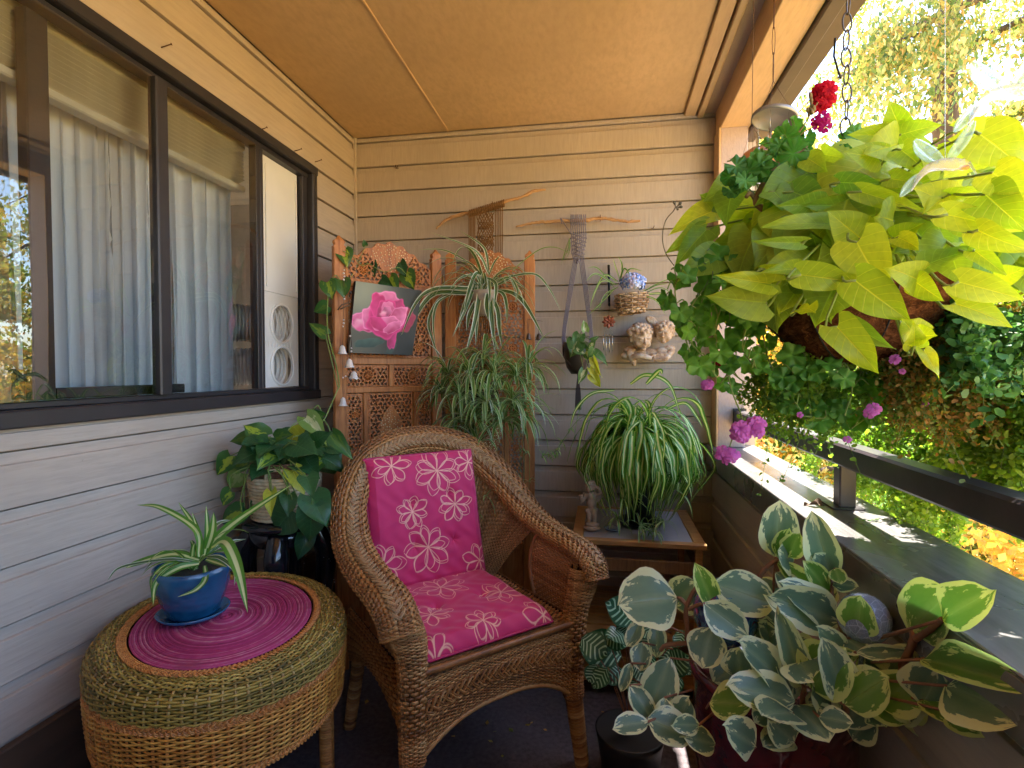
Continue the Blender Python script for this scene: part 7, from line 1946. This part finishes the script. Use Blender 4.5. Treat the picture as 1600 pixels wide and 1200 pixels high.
def outside(L): return [(p, *(2*[.76/math.tan(math.atan((sum(q[0] for q in p)/4-800)/FPX) - YAW) + U(-.05,.12)])) for p, a, b in L]
tr_ = thing('trailing_greens', 'curtain of small leaved trailing plants hanging under the basket and over the rail', 'trailing plant', HB + Vector((.1, 0, -.1)))
trailing('green_foliage', '', runs_(26, 1190, 1400, 545, 580, 50, 110, 1.18, 1.34), mT[0], .0052, 8, tr_)
trailing('rust_foliage', '', runs_(62, 1385, 1610, 470, 530, 90, 190, 1.08, 1.25, 40), mT[1], .0048, 12, tr_)
trailing('lower_green_foliage', '', outside(runs_(95, 1290, 1640, 560, 690, 80, 180, 1.12, 1.36, 70)), mT[0], .0066, 10, tr_)
trailing('glossy_foliage', '', runs_(16, 1500, 1640, 480, 520, 40, 110, 1.0, 1.10, 60), mT[2], .0085, 4, tr_)
trailing('spilling_foliage', '', outside([([(1330+q*16, 640+q*4), (1345+q*15+U(-9,9), 720), (1360+q*11+U(-9,9), 790), (1375+q*11+U(-9,9), 810+U(-10,60))], 1.42, 1.38+.0*q) for q in range(12)]), mT[0], .0060, 8, tr_)
lf = thing('fallen_sprig', 'tiny green sprig lying on the black cap below the rail', 'sprig', at(1341, 810, 1.4))
mb = MB(); p = atz(1338, 812, .8445)
for k in range(5): mb.sphere((p.x+.012*k, p.y-.01*math.sin(k), .8460), .005, 6, 4, sc=(1, .7, .3))
mb.obj('sprig_leaves', mT[0], lf, kind='stuff')

# ================================================================== chimes under the beam and glass birds
m_zinc = simple('brushed zinc', (.28,.27,.28), .45, .6); m_al = simple('polished tube', (.75,.73,.72), .2, .9)
WC = at(1210, 184, 1.62)
wc = thing('disc_chime', 'wind chime with a grey disc and thin tubes hanging under the roof beam', 'wind chime', WC)
mb = MB(); rr0 = .058; M = Matrix.Translation(WC) @ Matrix.Rotation(R(10), 4, 'Y') @ Matrix.Rotation(R(-6), 4, 'X')
m2 = MB(); m2.lathe([(.001,.006),(rr0,.006),(rr0+.002,.004),(rr0+.002,-.006),(rr0-.002,-.006),(rr0-.003,0),(.001,0)], 40); V = [tuple(M @ Vector(v)) for v in m2.v[0]]; mb.add(V, m2.f); mb.obj('disc', m_zinc, wc)
ap_ = at(1208, 126, 1.62); top_ = Vector((ap_.x, ap_.y, BZ))
mb = MB(); 
for k in range(3): a = k*2.1; mb.tube([ap_, M @ Vector((rr0*math.cos(a), rr0*math.sin(a), .006))], .0007, 4)
mb.tube([ap_, at(1208, 100, 1.62)], .0008, 4); mb.obj('strings', m_cord, wc)
mb = MB()
for k in range(4): c = ap_ + (top_-ap_)*(k+.5)/4; mb.tube([(c.x + (.004*math.cos(a) if k % 2 else 0), c.y + (0 if k % 2 else .004*math.cos(a)), c.z + (top_.z-ap_.z)/7*math.sin(a)) for a in np.linspace(0, 2*PI, 12, endpoint=False)], .0009, 5, closed=True)
mb.obj('chain', m_nail, wc)
for k in range(5):
    a = k*2*PI/5 + .4; q = M @ Vector((rr0*.72*math.cos(a), rr0*.72*math.sin(a), 0)); mb = MB(); mb.tube([q, q - Vector((0,0,.05))], .0005, 3); mb.tube([q - Vector((0,0,.05)), q - Vector((0,0,.135 + .008*k))], .0042, 10); mb.obj('tube', m_al, wc)
DC = at(1183, 258, 1.72)
dc = thing('dome_chime', 'copper dome wind chime with pale tubes behind the geranium stem near the post', 'wind chime', DC)
mb = MB(); mb.lathe([(.001,.052),(.02,.049),(.038,.036),(.048,.016),(.052,0),(.049,0),(.044,.016),(.034,.032),(.001,.046)], 36, tuple(DC)); mb.obj('dome', simple('copper dome', (.55,.30,.18), .35, .7), dc)
a2 = at(1175, 195, 1.72); mb = MB()
for k in range(6): a = k*PI/3; mb.tube([a2, (DC.x+.045*math.cos(a), DC.y+.045*math.sin(a), DC.z+.018)], .0006, 3)
mb.tube([a2, (a2.x, a2.y, BZ)], .0010, 4); mb.obj('strings', m_cord, dc)
for k in range(5):
    a = k*2*PI/5; mb = MB(); mb.tube([(DC.x+.032*math.cos(a), DC.y+.032*math.sin(a), DC.z+.0), (DC.x+.032*math.cos(a), DC.y+.032*math.sin(a), DC.z-.11)], .0075, 12); mb.obj('tube', simple('ivory tube', (.72,.64,.56), .4) if 'ivory tube' not in bpy.data.materials else bpy.data.materials['ivory tube'], dc)
def birdglass():
    t = NT('frosted bird glass'); v = t.coord('Object'); n = t.noise(v, 30, 3)
    g = t.n('BsdfPrincipled'); g.inputs['Roughness'].default_value = .18; g.inputs['Transmission Weight'].default_value = .55; g.inputs['IOR'].default_value = 1.2
    a = t.n('VertexColor', _layer_name='tint'); t.ln(a.outputs['Color'], g.inputs['Base Color'])
    tr = t.n('BsdfTransparent'); mx = t.n('MixShader', i0=.58); t.ln(tr.outputs[0], mx.inputs[1]); t.ln(g.outputs[0], mx.inputs[2]); t.ln(mx.outputs[0], t.out.inputs[0]); return t.m
m_bird = birdglass()
def bird(px, py, Y, sc_, label, flip=1, y1=60):
    O = at(px, py, Y); b = thing('glass_hummingbird', label, 'ornament', O, 'glass hummingbirds hanging at the right')
    k = sc_/FPX*(O-EYE).length; rt, up_, fw_ = _rt*flip, Vector((0,0,1)), _fw
    def Q(x, y, z=0): return O + rt*(x*k) + up_*(-y*k) + fw_*(z*k)
    def mk(name, mb, tint):
        me = mb.mesh(name, m_bird); vcol(me, 'tint', np.tile(np.array(tint), (len(me.vertices), 1))); link(name, me, b)
    mb = MB(); c = catmull([Q(-62, 58), Q(-50, 34), Q(-28, 14), Q(0, 8), Q(24, 8), Q(38, 4), Q(46, 2)], 26); mb.tube(c, k*np.interp(np.linspace(0,1,26), [0,.2,.45,.62,.75,.85,1], [1,5,11,12,8,9,2]), 12); mk('body', mb, (.95,.80,.72))
    mb = MB(); mb.tube([Q(44, 4), Q(56, 22), Q(66, 44)], [k*2.5, k*1.6, k*.6], 8); mk('beak', mb, (.95,.90,.86))
    mb = MB(); mb.sphere(tuple(Q(36, 14)), k*7, 10, 8, sc=(1.3,1,.7)); mk('throat', mb, (.95,.40,.25))
    def wing(base, tip, w, z):
        G = []; base, tip = Vector(base), Vector(tip); d = tip-base; nn = d.cross(fw_).normalized()
        for t_ in np.linspace(0, 1, 10):
            ww = w*k*math.sin(PI*min(.97, .12+t_*.86))**.6; mid_ = base + d*t_ + fw_*(z*k*math.sin(t_*2))
            G.append([tuple(mid_ + nn*ww*u + fw_*(k*1.5*math.cos(u*9))) for u in np.linspace(-.5, .5, 9)])
        m_ = MB(); m_.grid(np.array(G)); m_.grid(np.array(G) + np.array(fw_)*k*1.4, flip=True); return m_
    mk('wing', wing(Q(-10, 2), Q(-50, -42), 34, 12), (.62,.88,.74)); mk('wing', wing(Q(6, 0), Q(42, -66), 22, -14), (.66,.90,.80)); mk('tail', wing(Q(-48, 28), Q(-80, 66), 18, 4), (.62,.86,.80))
    mb = MB(); mb.tube([Q(0, 2), at(px, y1, Y)], k*.8, 5); mb.tube([at(px, y1, Y), at(px, -140, Y)], k*.8, 5); mk('thread', mb, (.9,.95,.95))
bird(1477, 250, .80, .62, 'clear glass hummingbird hanging in front of the sweet potato leaves')
bird(1578, 135, .78, .70, 'clear glass hummingbird hanging at the right edge in front of the cedar')

# dead leaf caught at the foot of the rail post
dl = atz(1288, 790, .8470)
mb = leafshape('lance', 5, fold=.5, droop=.2, wave=.15); me = mb.mesh('dead_leaf', simple('dry brown leaf', (.10,.06,.035), .8, 0, .4, 60))
o = link('dead_leaf', me, None, leafM(dl, dl + Vector((-.045, .012, .004)), (0, 0, 1), .6)); o['label'] = 'dry curled leaf caught at the foot of the rail post'; o['category'] = 'leaf'

# litter on the carpet: dry leaflets and crumbs of soil
rsL = np.random.default_rng(3); n = 90
C = np.stack([rsL.uniform(-.95, .5, n), rsL.uniform(1.0, 2.65, n), np.full(n, FLOOR + .004)], 1)
Q = rotq(n, .014, rsL, 1.6); Q[..., 2] *= .25
mb = MB(); mb.add((Q + C[:, None]).reshape(-1, 3), [(4*i, 4*i+1, 4*i+2, 4*i+3) for i in range(n)]); mb.obj('floor_litter', LM['rust'], None, False, kind='stuff')
